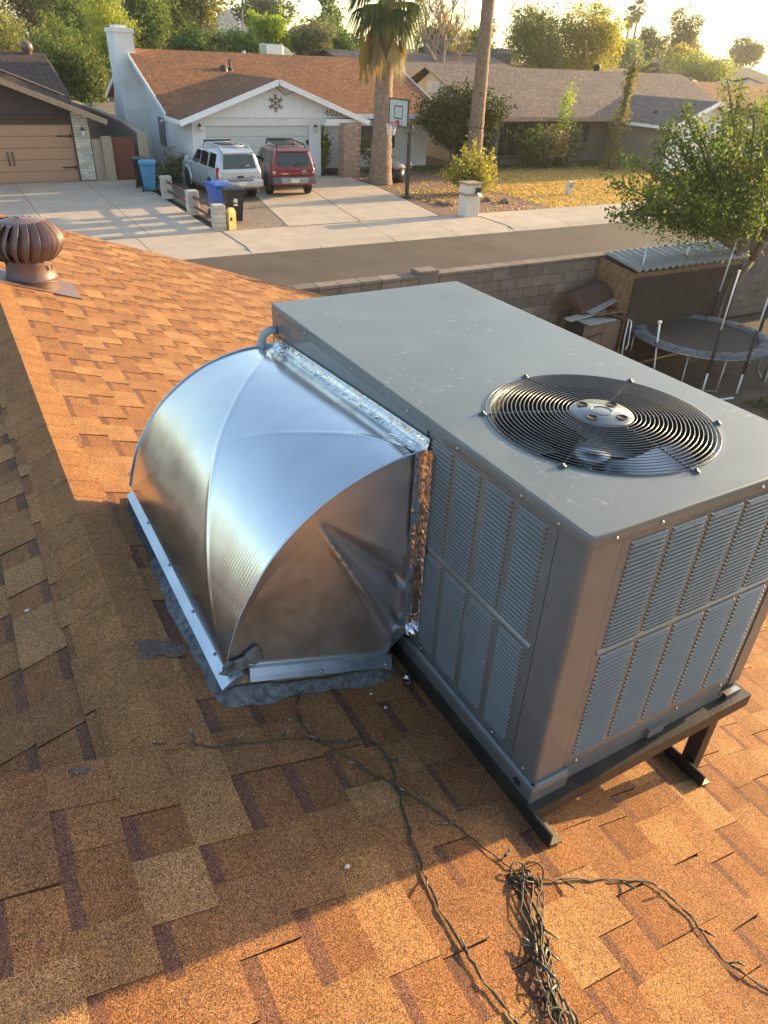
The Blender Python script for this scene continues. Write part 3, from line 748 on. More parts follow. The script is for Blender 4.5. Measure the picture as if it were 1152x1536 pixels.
louvre_panel('front', AX0 + .109, AX1 - .073, [(1.180 + .137 * i, 1.180 + .137 * i + .121) for i in range(5)], [(3.852, 4.186), (3.440, 3.826)], {(i, j) for i in range(5) for j in range(2)})
ab(MB().box((AX0 - .001, 1.518, ZB), (AX0 + .01, AY1, ZT)), 'duct_panel', MAT['ac'])
ab(MB().box((AX1 - .01, AY0 + .072, ZB), (AX1, AY1 - .0, ZT)), 'rear_panel', MAT['ac'])
ab(MB().box((AX0 + .004, AY1 - .01, ZB), (AX1 - .004, AY1 + .001, ZT)), 'end_panel', MAT['ac'])
# base pan: folded rail with a rolled top edge
pr = [(-.014, 0.0), (-.016, .050), (-.013, .060), (-.006, .066), (.002, .066), (.004, 0.0)]
def railx(face, a, b):
    mb = MB()
    if face == 'left': mb.loft([[(AX0 + o_, y, ABOT + z) for o_, z in pr] for y in (a, b)])
    else: mb.loft([[(x, AY0 + o_, ABOT + z) for o_, z in pr] for x in (a, b)])
    return mb
base = ab(railx('left', AY0 - .014, AY1), 'base_pan', MAT['ac'])
railx('front', AX0 - .010, AX0 + .12).build('base_lip', MAT['ac'], base)
MB().box((AX0 + .13, AY0 + .002, ABOT), (AX1 - .10, AY0 + .01, ABOT + .064)).build('base_lip', MAT['ac'], base)
MB().box((AX1 - .075, AY0 - .014, ABOT - .001), (AX1 - .006, AY0 + .004, ABOT + .018)).build('base_clip', MAT['screw'], base)
MB().box((1.50, AY0 - .012, ABOT + .01), (1.57, AY0 + .004, ABOT + .045)).build('base_clip', MAT['ac'], base)
MB().lathe([(0.014, -.0175), (0.014, -.0165), (0.0, -.0163)], (AX0, AY0 + .045, ABOT + .033), 18, axis='X').build('rigging_hole', MAT['acdark'], base)
# screws
sm_l = MB().lathe([(0.0055, 0), (0.0055, -.002), (0.0034, -.0024), (0.0034, -.0048), (0.0, -.005)], seg=10, axis='X').mesh('screw', MAT['screw'])
sm_f = MB().lathe([(0.0055, 0), (0.0055, -.002), (0.0034, -.0024), (0.0034, -.0048), (0.0, -.005)], seg=10, axis='Y').mesh('screw', MAT['screw'])
def scr(me, loc):
    o = inst('screw', me, ac, loc); o.matrix_parent_inverse = AP
for y in (2.62, 2.36, 1.98, 1.62, 1.36, 1.09, 0.955): scr(sm_l, (AX0 - .005, y, ATOP - .022))
for x in (1.115, 1.26, 1.62, 1.80): scr(sm_f, (x, AY0 - .005, ATOP - .021))
for y in (0.905, 1.05, 1.45): scr(sm_l, (AX0 - .001, y, ZB + .018))
for x in (1.20, 1.62, 1.83): scr(sm_f, (x, AY0 + .001, ZB + .012))
# conduit elbow at the far end of the cabinet
ab(MB().tube([(AX0 - .003, 2.652, 4.14), (AX0 - .03, 2.655, 4.142), (AX0 - .052, 2.66, 4.128), (AX0 - .062, 2.664, 4.10), (AX0 - .063, 2.665, 4.03), (AX0 - .063, 2.665, 3.45)], 0.017, 12)
   .lathe([(0.0, 0), (0.022, 0), (0.022, .03), (0.0, .03)], (AX0 - .063, 2.665, 4.05), 14), 'conduit', MAT['pvc'])

# ================================================================== black angle-iron stand under it
stand = empty('equipment_stand', 'black angle iron stand carrying the air conditioner above the shingles', 'stand', (1.5, 1.75, 3.14))
SPm = Matrix.Translation((-1.5, -1.75, -3.14))
def sb_(mb, name):
    o = mb.build(name, MAT['steel'], stand); o.matrix_parent_inverse = SPm; return o
def angle_y(x, y0, y1, zroof_off, flip=1, h=.06):
    z = RZ - x / 3 + zroof_off
    return MB().box((x - .003, y0, z), (x + .003, y1, z + h)).add([(x, y0, z + .004), (x + flip * .05, y0, z + .004 - flip * .05 / 3), (x + flip * .05, y1, z + .004 - flip * .05 / 3), (x, y1, z + .004),
            (x, y0, z + .010), (x + flip * .05, y0, z + .010 - flip * .05 / 3), (x + flip * .05, y1, z + .010 - flip * .05 / 3), (x, y1, z + .010)], [(0, 1, 2, 3), (4, 5, 6, 7), (0, 4, 5, 1), (1, 5, 6, 2), (2, 6, 7, 3), (3, 7, 4, 0)])
sb_(angle_y(1.022, 0.735, 2.9, 0.008, 1, .055), 'foot_rail')
sb_(angle_y(1.775, 0.760, 2.9, 0.008, 1, .055), 'foot_rail')
for yy in (AY0 + .005, AY1 - .05):
    sb_(MB().box((1.028, yy - .045, ABOT - .006), (1.972, yy + .02, ABOT - .001)).box((1.028, yy - .045, ABOT - .052), (1.972, yy - .040, ABOT - .0065)), 'cross_bar')
    sb_(MB().box((1.800, yy - .038, RZ - 1.80 / 3 + .01), (1.806, yy + .012, ABOT - .007)).box((1.8065, yy - .038, RZ - 1.83 / 3 + .005), (1.842, yy - .033, ABOT - .007)), 'leg')
    sb_(MB().box((1.030, yy - .036, RZ - 1.04 / 3 + .01), (1.036, yy + .012, ABOT - .007)), 'leg')
sb_(MB().box((1.915, AY0 - .03, ABOT - .006), (1.972, AY1, ABOT - .0015)).box((1.967, AY0 - .03, ABOT - .05), (1.972, AY1, ABOT - .0065)), 'side_bar')

# ================================================================== galvanised elbow hood between roof and cabinet
HY0, HY1 = 1.505, 2.655
hood = empty('duct_hood', 'shiny galvanised curved duct hood joining the roof to the grey air conditioner', 'duct hood', (0.7, 2.05, 3.4))
HPm = Matrix.Translation((-0.7, -2.05, -3.4))
def hb2(mb, name, m, parent=None, fix=True):
    o = mb.build(name, m, parent or hood, fix=fix)
    if parent is None: o.matrix_parent_inverse = HPm
    return o
ctrl = [(0.388, 3.555), (0.408, 3.635), (0.442, 3.735), (0.490, 3.825), (0.552, 3.915), (0.628, 3.990), (0.715, 4.052), (0.805, 4.095), (0.900, 4.125), (0.975, 4.138), (1.036, 4.143)]
def arc(n_):
    # smooth resample of the control polygon by chord length (Catmull-Rom)
    P_ = [Vector((a, 0, b)) for a, b in ctrl]; out = []
    m_ = len(P_) - 1
    for i in range(n_ + 1):
        t = i / n_ * m_; k_ = min(int(t), m_ - 1); f = t - k_
        p0, p1, p2, p3 = P_[max(k_ - 1, 0)], P_[k_], P_[k_ + 1], P_[min(k_ + 2, m_)]
        q = 0.5 * ((2 * p1) + (-p0 + p2) * f + (2 * p0 - 5 * p1 + 4 * p2 - p3) * f * f + (-p0 + 3 * p1 - 3 * p2 + p3) * f ** 3)
        out.append((q.x, q.z))
    return out
A_ = arc(130); NY = 280
def crease(u, v):
    """cross-broken sheet: a shallow pyramid folded on both diagonals, with some hand-made waviness"""
    un = min(1, u / 0.98)
    d = 0.030 * (1 - max(abs(2 * un - 1), abs(2 * v - 1)))
    d += 0.0022 * math.sin(5.1 * v + 2.2 * u + 0.5) * math.sin(4.3 * u + 1.0) + 0.0012 * math.sin(11 * v - 7 * u) * math.sin(9 * u)
    d += -0.004 * math.exp(-((u - 0.93) / 0.03) ** 2)
    for dd in (v - un, v - (1 - un)):                # the folded ridges themselves
        d += (0.0013 + .0004 * math.sin(9 * u)) * math.exp(-(dd / 0.010) ** 2) * min(1, 6 * min(un, 1 - un, v + .02, 1 - v + .02))
    if 0.015 < v < 0.17: d += 0.00035 * math.sin(2 * PI * v / 0.0115) * min(1, (v - .015) / .02, (.17 - v) / .05)
    return d
rows = []
for j in range(NY + 1):
    v = j / NY; y = HY0 + (HY1 - HY0) * v; row = []
    for i, (x, z) in enumerate(A_):
        u = i / (len(A_) - 1)
        i0, i1 = max(i - 1, 0), min(i + 1, len(A_) - 1)
        tx, tz = A_[i1][0] - A_[i0][0], A_[i1][1] - A_[i0][1]; L_ = math.hypot(tx, tz)
        d = crease(u, v) 
        row.append((x - tz / L_ * d * 1.0 - (0.010 * v), y, z + tx / L_ * d + v * (.02 - .085 * u)))
    rows.append(row)
hs = MB(); hs.loft(rows, cap=False, closed=False, sm=True)
curved = hb2(hs, 'curved_sheet', MAT['galv'])
sol = curved.modifiers.new('thickness', 'SOLIDIFY'); sol.thickness = 0.0015; sol.offset = -1
# standing seam along the near and far arc edges
for (yy, dz, dx) in ((HY0 - .001, 0, 0), (HY1 + .001, 1, -.010)):
    mb = MB(); mb.tube([(x - .001 + dx, yy, z + .001 + dz * (.02 - .085 * i / 130)) for i, (x, z) in enumerate(A_)], 0.0035, 6); mb.build('edge_seam', MAT['flange'], curved)
# near side panel with fan folds that draw it in below the cabinet
def side_panel(y, sgn, dzz=0.0, dxx=0.0):
    mb = MB(); NU, NVv = 96, 64; grid = []
    zb = lambda x: RZ - x / 3 + .075
    xr = 1.036
    for j in range(NVv + 1):
        w = j / NVv; row = []
        for i in range(NU + 1):
            # left boundary follows the arc, right boundary the cabinet then the diagonal cut
            idx = w * (len(A_) - 1); a0 = A_[min(int(idx), len(A_) - 1)]
            u = i / NU
            x = 0.388 + (xr - 0.388) * u
            # height of the arc at this x
            zt = np.interp(x, [p[0] for p in A_], [p[1] for p in A_])
            zlow = zb(x)
            if x > 0.93: zlow = max(zlow, zb(0.93) + (x - 0.93) * 0.95)
            z = zlow + (zt - zlow) * w
            # folds: lines from the upper left crease point to the lower right corner
            px_, pz_ = 0.672, 4.02
            ang = math.atan2(pz_ - z, x - px_); dist = math.hypot(pz_ - z, x - px_)
            f1 = math.radians(62); f2 = math.radians(47)
            rr = min(1, dist / 0.5)
            d = 0.030 * rr * math.exp(-((ang - f1) / 0.055) ** 2) - 0.026 * rr * math.exp(-((ang - f2) / 0.045) ** 2) + .010 * rr * math.exp(-((ang - math.radians(37)) / 0.035) ** 2)
            if ang < f1: d -= 0.018 * rr * max(0, 1 - (f1 - ang) / 1.2)
            d += 0.004 * math.sin(9 * x) * math.sin(7 * z)
            edge = min(1, min(w, 1 - w) * 7) * min(1, u * 6) * min(1, (1 - u) * 10 + .05)
            row.append((x + dxx, y - sgn * d * edge * -1 if sgn < 0 else y - d * edge * 1.0, z + dzz))
        grid.append(row)
    mb.loft(grid, cap=False, closed=False, sm=True)
    return mb
hb2(side_panel(HY0, 1), 'side_panel', MAT['galvside'], fix=False)
hb2(side_panel(HY1, -1, -.05, -.008), 'side_panel', MAT['galvside'], fix=False)
# boot under the cabinet end
hb2(MB().quad((0.93, HY0 + .004, RZ - .93 / 3 + .07), (0.985, HY0 + .05, RZ - .985 / 3 + .05), (0.985, HY0 + .05, 3.47), (0.94, HY0 + .004, 3.39)).quad((0.985, HY0 + .05, RZ - .985 / 3 + .0), (0.985, HY1, RZ - .985 / 3 + .0), (0.985, HY1, 3.47), (0.985, HY0 + .05, 3.47)), 'throat', MAT['galvside'])
# wooden curb and bright flange strips round the foot
def curb_pt(x, y, o_): return RP(x, y, o_)
hb2(MB().slab([RP(0.375, HY0 - .02, .062), RP(0.93, HY0 - .02, .062), RP(0.93, HY1, .062), RP(0.375, HY1, .062)], 0.07), 'curb', MAT['wood'])
fl = MB()
fl.loft([[RP(0.352, y, .030), RP(0.349, y, .034), RP(0.380, y, .0775), RP(0.402, y, .086), RP(0.402, y, .066)] for y in np.linspace(HY0 - .04, HY1 + .01, 14)], cap=True)
hb2(fl, 'flange_strip', MAT['flange'])
fl = MB()
fl.loft([[RP(x, HY0 - .036, .050), RP(x, HY0 - .039, .053), RP(x, HY0 - .028, .064), RP(x, HY0 - .012, .082), RP(x, HY0 + .004, .086), RP(x, HY0 + .004, .05)] for x in np.linspace(0.43, 0.925, 8)], cap=True)
hb2(fl, 'flange_strip', MAT['flange'])
for y in (1.6, 1.82, 2.1, 2.4): hb2(MB().lathe([(0.006, 0), (0.006, .004), (0.0, .005)], RP(0.366, y, .056), 8), 'screw', MAT['screw'])
for x in (0.66, 0.90): hb2(MB().lathe([(0.006, 0), (0.006, .006), (0.0, .008)], RP(x, HY0 - .034, .060), 8), 'screw', MAT['screw'])
# foil tape along the joint with the cabinet, crumpled
def tape(path, w1, w2, n1, n2, jitter, seg=3):
    """path of points, widths to each side along directions n1, n2"""
    rows_ = []; drift = [R(0, 6.28) for _ in range(9)]; n1, n2 = Vector(n1), Vector(n2); nm = (n1 + n2).normalized()
    for i_, p in enumerate(path):
        p = Vector(p); row = []
        for q in range(-4, 5):
            t = q / 4; drift[q + 4] += R(-.35, .55)
            d = (n1 * w1 * -t if t < 0 else n2 * w2 * t)
            fold = 0.004 * max(0, 1 - abs(t) * 1.6) + jitter * 1.3 * math.sin(drift[q + 4]) * (1 if abs(q) < 4 else .2)
            along = (Vector(path[min(i_ + 1, len(path) - 1)]) - Vector(path[max(i_ - 1, 0)])).normalized()
            row.append(p + d + nm * (fold + .0015) + along * R(-1, 1) * jitter + nm * R(-1, 1) * jitter * .5)
        rows_.append(row)
    return MB().loft(rows_, cap=False, closed=False, sm=False)
tp = tape([(AX0 - .006, y, 4.146 - .066 * (y - HY0) / 1.15) for y in np.linspace(HY0 - .01, HY1 + .0, 105)], 0.036, 0.038, (0, 0, 1), (-1, 0, -.16), 0.0015)
hb2(tp, 'foil_tape', MAT['foil'])
tp = tape([(AX0 - .005, HY0 - .005, z) for z in np.linspace(3.46, 4.15, 66)], 0.030, 0.046, (0, -1, 0), (-1, -.08, 0), 0.0022)
hb2(tp, 'foil_tape', MAT['foil'])
mb = MB(); mb.lathe([(0.0, -.03), (.022, -.02), (.03, .0), (.02, .022), (0, .03)], (AX0 - .018, HY0 - .012, 3.462), 10); mb.v = [(a + R(-.006, .006), b + R(-.006, .006), c + R(-.006, .006)) for a, b, c in mb.v]
hb2(mb, 'foil_tape', MAT['foil'])
# mastic bedding the foot into the shingles: ragged, with darker tar at the far left
path = [(0.375, 2.70), (0.350, 2.55), (0.345, 2.40), (0.344, 2.25), (0.343, 2.1), (0.343, 1.95), (0.343, 1.8), (0.346, 1.65), (0.350, 1.52), (0.372, 1.452), (0.46, 1.452), (0.55, 1.452), (0.64, 1.452), (0.73, 1.455), (0.82, 1.458), (0.90, 1.465), (0.96, 1.50), (0.985, 1.56)]
dense = []
for i in range(len(path) - 1):
    for t in range(6):
        f = t / 6; dense.append((path[i][0] + (path[i + 1][0] - path[i][0]) * f, path[i][1] + (path[i + 1][1] - path[i][1]) * f))
mb = MB(); rows_ = []; cols_ = []
def wob(i, k_): return math.sin(i * .23 + k_) * .5 + math.sin(i * .61 + 2.1 * k_) * .3 + math.sin(i * 1.37 + k_ * 3.3) * .2
for i, (x, y) in enumerate(dense):
    a, b = dense[max(i - 1, 0)], dense[min(i + 1, len(dense) - 1)]
    tx, ty = b[0] - a[0], b[1] - a[1]; L_ = math.hypot(tx, ty) or 1; nx, ny = ty / L_, -tx / L_
    if nx * (0.65 - x) + ny * (2.1 - y) > 0: nx, ny = -nx, -ny
    wl_ = .016 + .009 * wob(i, 0.4)
    if i < 20: wl_ *= .55
    if 46 < i < 64: wl_ += .012
    rows_.append([RP(x - nx * .020, y - ny * .020, .034 + .006 * wob(i, 1.1)), RP(x - nx * .003, y - ny * .003, .028 + .006 * wob(i, 2.0)), RP(x + nx * wl_ * .35, y + ny * wl_ * .35, .016 + .004 * wob(i, 3.0)), RP(x + nx * wl_ * .75, y + ny * wl_ * .75, .0115 + .0015 * wob(i, 4.0)), RP(x + nx * wl_, y + ny * wl_, .004)])
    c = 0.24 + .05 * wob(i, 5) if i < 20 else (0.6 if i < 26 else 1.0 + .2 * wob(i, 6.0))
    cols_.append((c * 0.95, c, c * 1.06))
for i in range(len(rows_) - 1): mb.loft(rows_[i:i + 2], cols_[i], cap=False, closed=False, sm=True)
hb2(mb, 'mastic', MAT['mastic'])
for (cx0, cz0, rx_, rz_, th_) in ((.425, 3.578, .050, .026, .013), (.468, 3.590, .034, .034, .010), (.398, 3.566, .028, .020, .018)):
    mb = MB(); ra, rb_ = [], []                    # mastic daubed on the corner of the sheet
    for k_ in range(40):
        a = 2 * PI * k_ / 40; e = 1 + .16 * math.sin(3 * a + cx0 * 90) + .07 * math.sin(7 * a + cz0 * 40) + R(-.015, .015)
        ra.append((cx0 + rx_ * e * math.cos(a), HY0 - .010, cz0 + rz_ * e * math.sin(a))); rb_.append((cx0 + rx_ * e * .7 * math.cos(a), HY0 - .012 - th_ * .4 - R(0, .002), cz0 + rz_ * e * .7 * math.sin(a)))
    mb.loft([ra, rb_], cap=True, sm=True); hb2(mb, 'mastic', MAT['mastic'])

# crumpled scrap of foil by the foot rail
mb = MB().box((-.03, -.016, 0.0), (.03, .016, .022)); me = None
bmx = bmesh.new(); bmesh.ops.create_icosphere(bmx, subdivisions=2, radius=1.0)
for v in bmx.verts: v.co = Vector((v.co.x * .034 + R(-.007, .007), v.co.y * .018 + R(-.005, .005), v.co.z * .013 + R(-.004, .004)))
me = bpy.data.meshes.new('foil_scrap'); bmx.to_mesh(me); bmx.free(); me.materials.append(MAT['foil'])
fs = inst('foil_scrap', me, None, RP(0.985, 1.435, .016), (0.2, 0.25, 1.1)); tag(fs, 'crumpled scrap of silver foil lying beside the stand rail', 'foil scrap')

# ================================================================== brown turbine vent on the ridge side
VX, VY = 0.452, 6.30; VZ = RZ - VX / 3
tv = empty('turbine_vent', 'brown whirlybird turbine vent standing on the sunlit shingles', 'roof vent', (VX, VY, VZ)); tv.scale = (.93, .93, .93)
def vb(mb, name, m=None, parent=None): return mb.build(name, m or MAT['vent'], parent or tv)
fl = MB().slab([(-.30, -.26, .1 + .016), (.33, -.26, -.11 + .016), (.33, .26, -.11 + .016), (-.30, .26, .1 + .016)], 0.010)
vb(fl, 'flashing')
neck = vb(MB().lathe([(.196, -.07), (.196, .05), (.201, .055), (.201, .066), (.196, .071), (.190, .10), (.180, .165), (.184, .172), (.184, .185)], seg=40), 'neck')
MB().tube([(.2025 * math.cos(2 * PI * k / 48), .2025 * math.sin(2 * PI * k / 48), .045 + .03 * math.cos(2 * PI * k / 48 + 2.6)) for k in range(48)], .006, 6, closed=True).build('bead', MAT['vent'], neck)
vn = MB()
rowsv = []
for i in range(13):
    t = i / 12; ph = -1.05 + 2.12 * t
    rad = 0.262 * math.cos(ph * .86) + 0.02; z = .205 + 0.30 * t
    hw = 0.043 * (0.72 + 0.28 * math.sin(PI * t)); tw = 0.22 * (t - .5)
    row = []
    for j in range(5):
        s_ = j / 4 - .5
        a = tw + s_ * 2 * hw / rad * 0.95
        rr = rad + 0.030 * s_ * 2 - 0.006 * (s_ * 2) ** 2
        row.append((rr * math.cos(a), rr * math.sin(a), z))
    rowsv.append(row)
vn.loft(rowsv, cap=False, closed=False, sm=True)
vme = vn.mesh('vane', MAT['vent'])
edge = MB().tube([r[4] for r in rowsv], .0028, 5).mesh('vane_edge', MAT['vent'])
for k_ in range(22):
    v = inst('vane', vme, tv, rot=(0, 0, 2 * PI * k_ / 22)); inst('vane_edge', edge, v)
vb(MB().lathe([(.0, .535), (.012, .535), (.02, .528), (.06, .522), (.145, .508), (.178, .498), (.182, .490), (.15, .488), (0, .495)], seg=40), 'cap')
vb(MB().lathe([(.175, .18), (.180, .215), (.172, .222)], seg=40), 'lower_ring')
vb(MB().lathe([(.12, .19), (.12, .49)], seg=20), 'inner_tube', MAT['acdark'])
vb(MB().box((.150, -.145, .135), (.163, -.128, .175)), 'latch', MAT['screw'])

# ================================================================== icicle light strings left on the roof
def rp_path(pts, off, wob=0.004, dens=6):
    out = []
    P_ = [Vector((p[0], p[1], 0)) for p in pts]
    for i in range(len(P_) - 1):
        p0, p1, p2, p3 = P_[max(i - 1, 0)], P_[i], P_[i + 1], P_[min(i + 2, len(P_) - 1)]
        for t in range(dens):
            f = t / dens
            q = 0.5 * ((2 * p1) + (-p0 + p2) * f + (2 * p0 - 5 * p1 + 4 * p2 - p3) * f * f + (-p0 + 3 * p1 - 3 * p2 + p3) * f ** 3)
            out.append((q.x + R(-wob, wob), q.y + R(-wob, wob), off + R(0, .003)))
    out.append((P_[-1].x, P_[-1].y, off))
    return out
def string(name, label, pts, nb, off=0.010, r=0.0024, twist=True, scale=1.0):
    path = rp_path(pts, off, .0025)
    base_ = RP(path[0][0], path[0][1])
    root = empty(name, label, 'light string', base_)
    loc = lambda p, o=0: Vector(RP(p[0], p[1], p[2] + o)) - Vector(base_)
    MB().tube([loc(p) for p in path], r, 6).build('wire', MAT['cable'], root)
    if twist:
        MB().tube([loc((p[0] + .0035 * math.sin(i * 1.1), p[1] + .0035 * math.cos(i * 1.1), p[2] + .002)) for i, p in enumerate(path)], r * .75, 5).build('wire', MAT['cable'], root)
    for k_ in range(nb):
        i = int((k_ + R(.2, .8)) / nb * (len(path) - 1)); p = path[i]; a = R(0, 2 * PI); l = R(.022, .034)
        q0 = loc(p, .002); q1 = loc((p[0] + math.cos(a) * .014, p[1] + math.sin(a) * .014, p[2]), R(0.004, .014)); q2 = loc((p[0] + math.cos(a) * (.014 + l), p[1] + math.sin(a) * (.014 + l), p[2]), R(0.004, .024))
        MB().tube([q0, q1], .0022, 5).tube([q1, q1.lerp(q2, .45)], .0036, 6).build('socket', MAT['cable'], root)
        MB().tube([q1.lerp(q2, .45), q1.lerp(q2, .9), q2], [.0030, .0026, .0005], 6).build('bulb', MAT['bulb'], root)
    return root
string('light_string', 'dark light string running from the hood curb down into the sunlit shingles', [(0.698, 1.50), (0.615, 1.455), (0.575, 1.425), (0.544, 1.355), (0.55, 1.252), (0.62, 1.22), (0.708, 1.217), (0.728, 1.151), (0.714, 1.077), (0.689, 0.998), (0.656, 0.896), (0.626, 0.783), (0.609, 0.687), (0.606, 0.587), (0.608, 0.501), (0.621, 0.424), (0.63, 0.33)], 8)
string('light_string', 'thin light string crossing the shaded shingles in front of the hood', [(0.124, 1.322), (0.226, 1.3), (0.272, 1.28), (0.38, 1.273), (0.474, 1.266), (0.54, 1.251), (0.589, 1.201), (0.647, 1.106), (0.695, 1.037), (0.753, 0.953), (0.801, 0.858), (0.836, 0.768), (0.867, 0.707)], 8, twist=False, r=.0022)
string('light_string', 'light string curving from the tangle towards the lower right shingles', [(0.875, 0.68), (0.902, 0.665), (1.017, 0.63), (1.134, 0.59), (1.234, 0.554), (1.258, 0.502), (1.268, 0.43), (1.25, 0.342), (1.271, 0.275), (1.305, 0.216), (1.40, 0.12)], 7)
tb = RP(0.79, 0.55)
tg = empty('light_string_tangle', 'folded tangle of icicle light strings lying on the sunlit shingles', 'light string', tb)
a0, a1 = Vector((0.872, 0.675, 0)), Vector((0.690, 0.355, 0)); ax_ = (a1 - a0); nrm_ = Vector((-ax_.y, ax_.x, 0)).normalized()
for q in range(12):
    pts_ = []; o0, o1 = R(-.030, .030), R(-.030, .030); ph = R(0, 6.28); h0 = R(.006, .035)
    s0, s1 = R(-.04, .12), R(.80, 1.12)
    for i in range(26):
        t = s0 + (s1 - s0) * i / 25
        off = (o0 * (1 - t) + o1 * t) + .010 * math.sin(ph + t * 14) + R(-.003, .003)
        p = a0 + ax_ * t + nrm_ * off
        pts_.append(Vector(RP(p.x, p.y, h0 + .006 * math.sin(ph + 9 * t))) - Vector(tb))
    MB().tube(pts_, R(.0017, .0025), 5).build('wire', MAT['cable'], tg)
for q in range(8):
    c = a0 + Vector((R(-.03, .03), R(-.03, .02), 0)) if q < 5 else a1 + ax_ * -R(.02, .1) + nrm_ * R(-.03, .03); rr = R(.018, .036); tilt = R(-.3, .3); e = R(.5, .9)
    MB().tube([Vector(RP(c.x + rr * math.cos(2 * PI * k / 20), c.y + rr * e * math.sin(2 * PI * k / 20), .022 + .016 * math.sin(2 * PI * k / 20 + q))) - Vector(tb) for k in range(20)], .0028, 5, closed=True).build('wire_loop', MAT['cable'], tg)
for q in range(16):
    t = R(.05, 1.0); p = a0 + ax_ * t + nrm_ * R(-.035, .035); a = R(0, 2 * PI); h = R(.02, .045)
    q0 = Vector(RP(p.x, p.y, h)) - Vector(tb); q2 = Vector(RP(p.x + .05 * math.cos(a), p.y + .05 * math.sin(a), max(.006, h + R(-.02, .015)))) - Vector(tb)
    MB().tube([q0, q0.lerp(q2, .5)], .0034, 6).build('socket', MAT['cable'], tg)
    MB().tube([q0.lerp(q2, .5), q0.lerp(q2, .92), q2], [.003, .0026, .0005], 6).build('bulb', MAT['bulb'], tg)
# small pale chips lying about
for (x, y, lb) in ((-0.090, 2.144, 'pale bird dropping on the shaded shingles left of the ridge cap'), (0.817, 1.395, 'white chip between the hood curb and the foil scrap'), (0.835, 1.33, 'white chip by the foot rail just below the foil scrap'), (0.452, 0.849, 'pale stone chip on a shaded tab near the sun line')):
    bmx = bmesh.new(); bmesh.ops.create_icosphere(bmx, subdivisions=1, radius=1.0)
    for v in bmx.verts: v.co = Vector((v.co.x * .009 * R(.6, 1.4), v.co.y * .006 * R(.6, 1.4), v.co.z * .003))
    me = bpy.data.meshes.new('chip'); bmx.to_mesh(me); bmx.free(); me.materials.append(MAT['chip'])
    loc = RP(x, y, .011) if x > 0 else (x, y, RIDGE_Z - (RX - x) / 3 + .012)
    tag(inst('chip', me, None, loc, (0, .3, R(0, 3))), lb, 'chip')
# ================================================================== block wall, shed and things in the yard below
bw = empty('block_wall', 'brown concrete block wall along the street side of the yard', 'wall', (8, 10.85, 0))
WPm = Matrix.Translation((-8, -10.85, 0))
def wb(mb, name, m, parent=None):
    o = mb.build(name, m, parent or bw)
    if parent is None: o.matrix_parent_inverse = WPm
    return o
wb(MB().box((-6, 10.862, -0.1), (30, 10.98, 1.775)), 'mortar_bed', MAT['mortar'])
bm_ = [MB().box((-.196, -.095, .003), (.196, .055, .197), bev=.006).mesh('block', MAT['block']) for _ in range(1)]
def tinted(me, c):
    m2 = me.copy(); at = m2.color_attributes['Col']; at.data.foreach_set('color', np.tile(np.array([*c, 1.0], dtype=np.float32), len(at.data))); return m2
bvar = [tinted(bm_[0], (c, c * q, c * q)) for c, q in ((0.82, 1), (0.93, .98), (1.0, 1.0), (1.08, .99), (1.16, 1.01))]
cvar = [tinted(MB().box((-.196, -.110, .003), (.196, .150, .06), bev=.006).mesh('coping_block', MAT['block']), (c, c, c)) for c in (0.9, 1.0, 1.1)]
joined = MB(); nblk = 0
for r_ in range(9):
    x = 3.6 + (0.2 if r_ % 2 else 0)
    while x < 20:
        if not (6.96 < x < 7.32 and False):
            if x < 12.4 and nblk < 270 and r_ >= 0:
                o = inst('block', random.choice(bvar), bw, (x, 10.86 + R(-.004, .004), r_ * .2 - 0.03)); o.matrix_parent_inverse = WPm; nblk += 1
            else:
                c = R(.8, 1.15); joined.box((x - .196, 10.765, r_ * .2 - .027), (x + .196, 10.915, r_ * .2 + .167), (c, c, c))
        x += 0.4
o = wb(joined, 'block', MAT['block']); o['kind'] = 'stuff'
x = -5.6
while x < 20:
    o = inst('coping_block', random.choice(cvar), bw, (x, 10.86, 1.772)); o.matrix_parent_inverse = WPm; x += 0.4
for px in (7.15, 15.3):
    c = R(.9, 1.1); wb(MB().box((px - .2, 10.74, -.05), (px + .2, 11.02, 1.84), (c, c, c), bev=.01).box((px - .21, 10.73, 1.842), (px + .21, 11.03, 1.90), (c, c, c), bev=.01), 'pilaster', MAT['block'])

shed = empty('shed', 'low wooden lean-to shed with a corrugated metal roof against the block wall', 'shed', (12.7, 10.1, 0))
SHm = Matrix.Translation((-12.7, -10.1, 0))
def shb(mb, name, m):
    o = mb.build(name, m, shed); o.matrix_parent_inverse = SHm; return o
nx_ = 132; rowa, rowb, r2a, r2b = [], [], [], []
for i in range(nx_ + 1):
    x = 11.1 + 3.35 * i / nx_; zz_ = .028 * math.cos(2 * PI * (x - 11.1) / .186)
    xs_ = -0.15
    rowa.append((x, 9.60, 1.80 + zz_)); rowb.append((x + .1, 10.66, 1.91 + zz_))
shb(MB().loft([rowa, rowb], cap=False, closed=False, sm=True), 'corrugated_roof', MAT['corrug']).modifiers.new('t', 'SOLIDIFY').thickness = 0.003
for i in range(7):
    y0 = 9.68 + i * .135; shb(MB().box((11.17 + R(-.004, .004), y0, -.05), (11.19, y0 + .130, 1.745 + (y0 - 9.68) * .1)), 'side_board', MAT['plywood'])
for i in range(21):
    x0 = 11.2 + i * .152; shb(MB().box((x0, 9.66, -.05), (x0 + .149, 9.675 + R(-.003, .003), 1.74)), 'front_board', MAT['shedfront'])
shb(MB().box((11.16, 9.655, 1.66), (14.45, 9.64, 1.75)), 'lintel', MAT['plywood'])

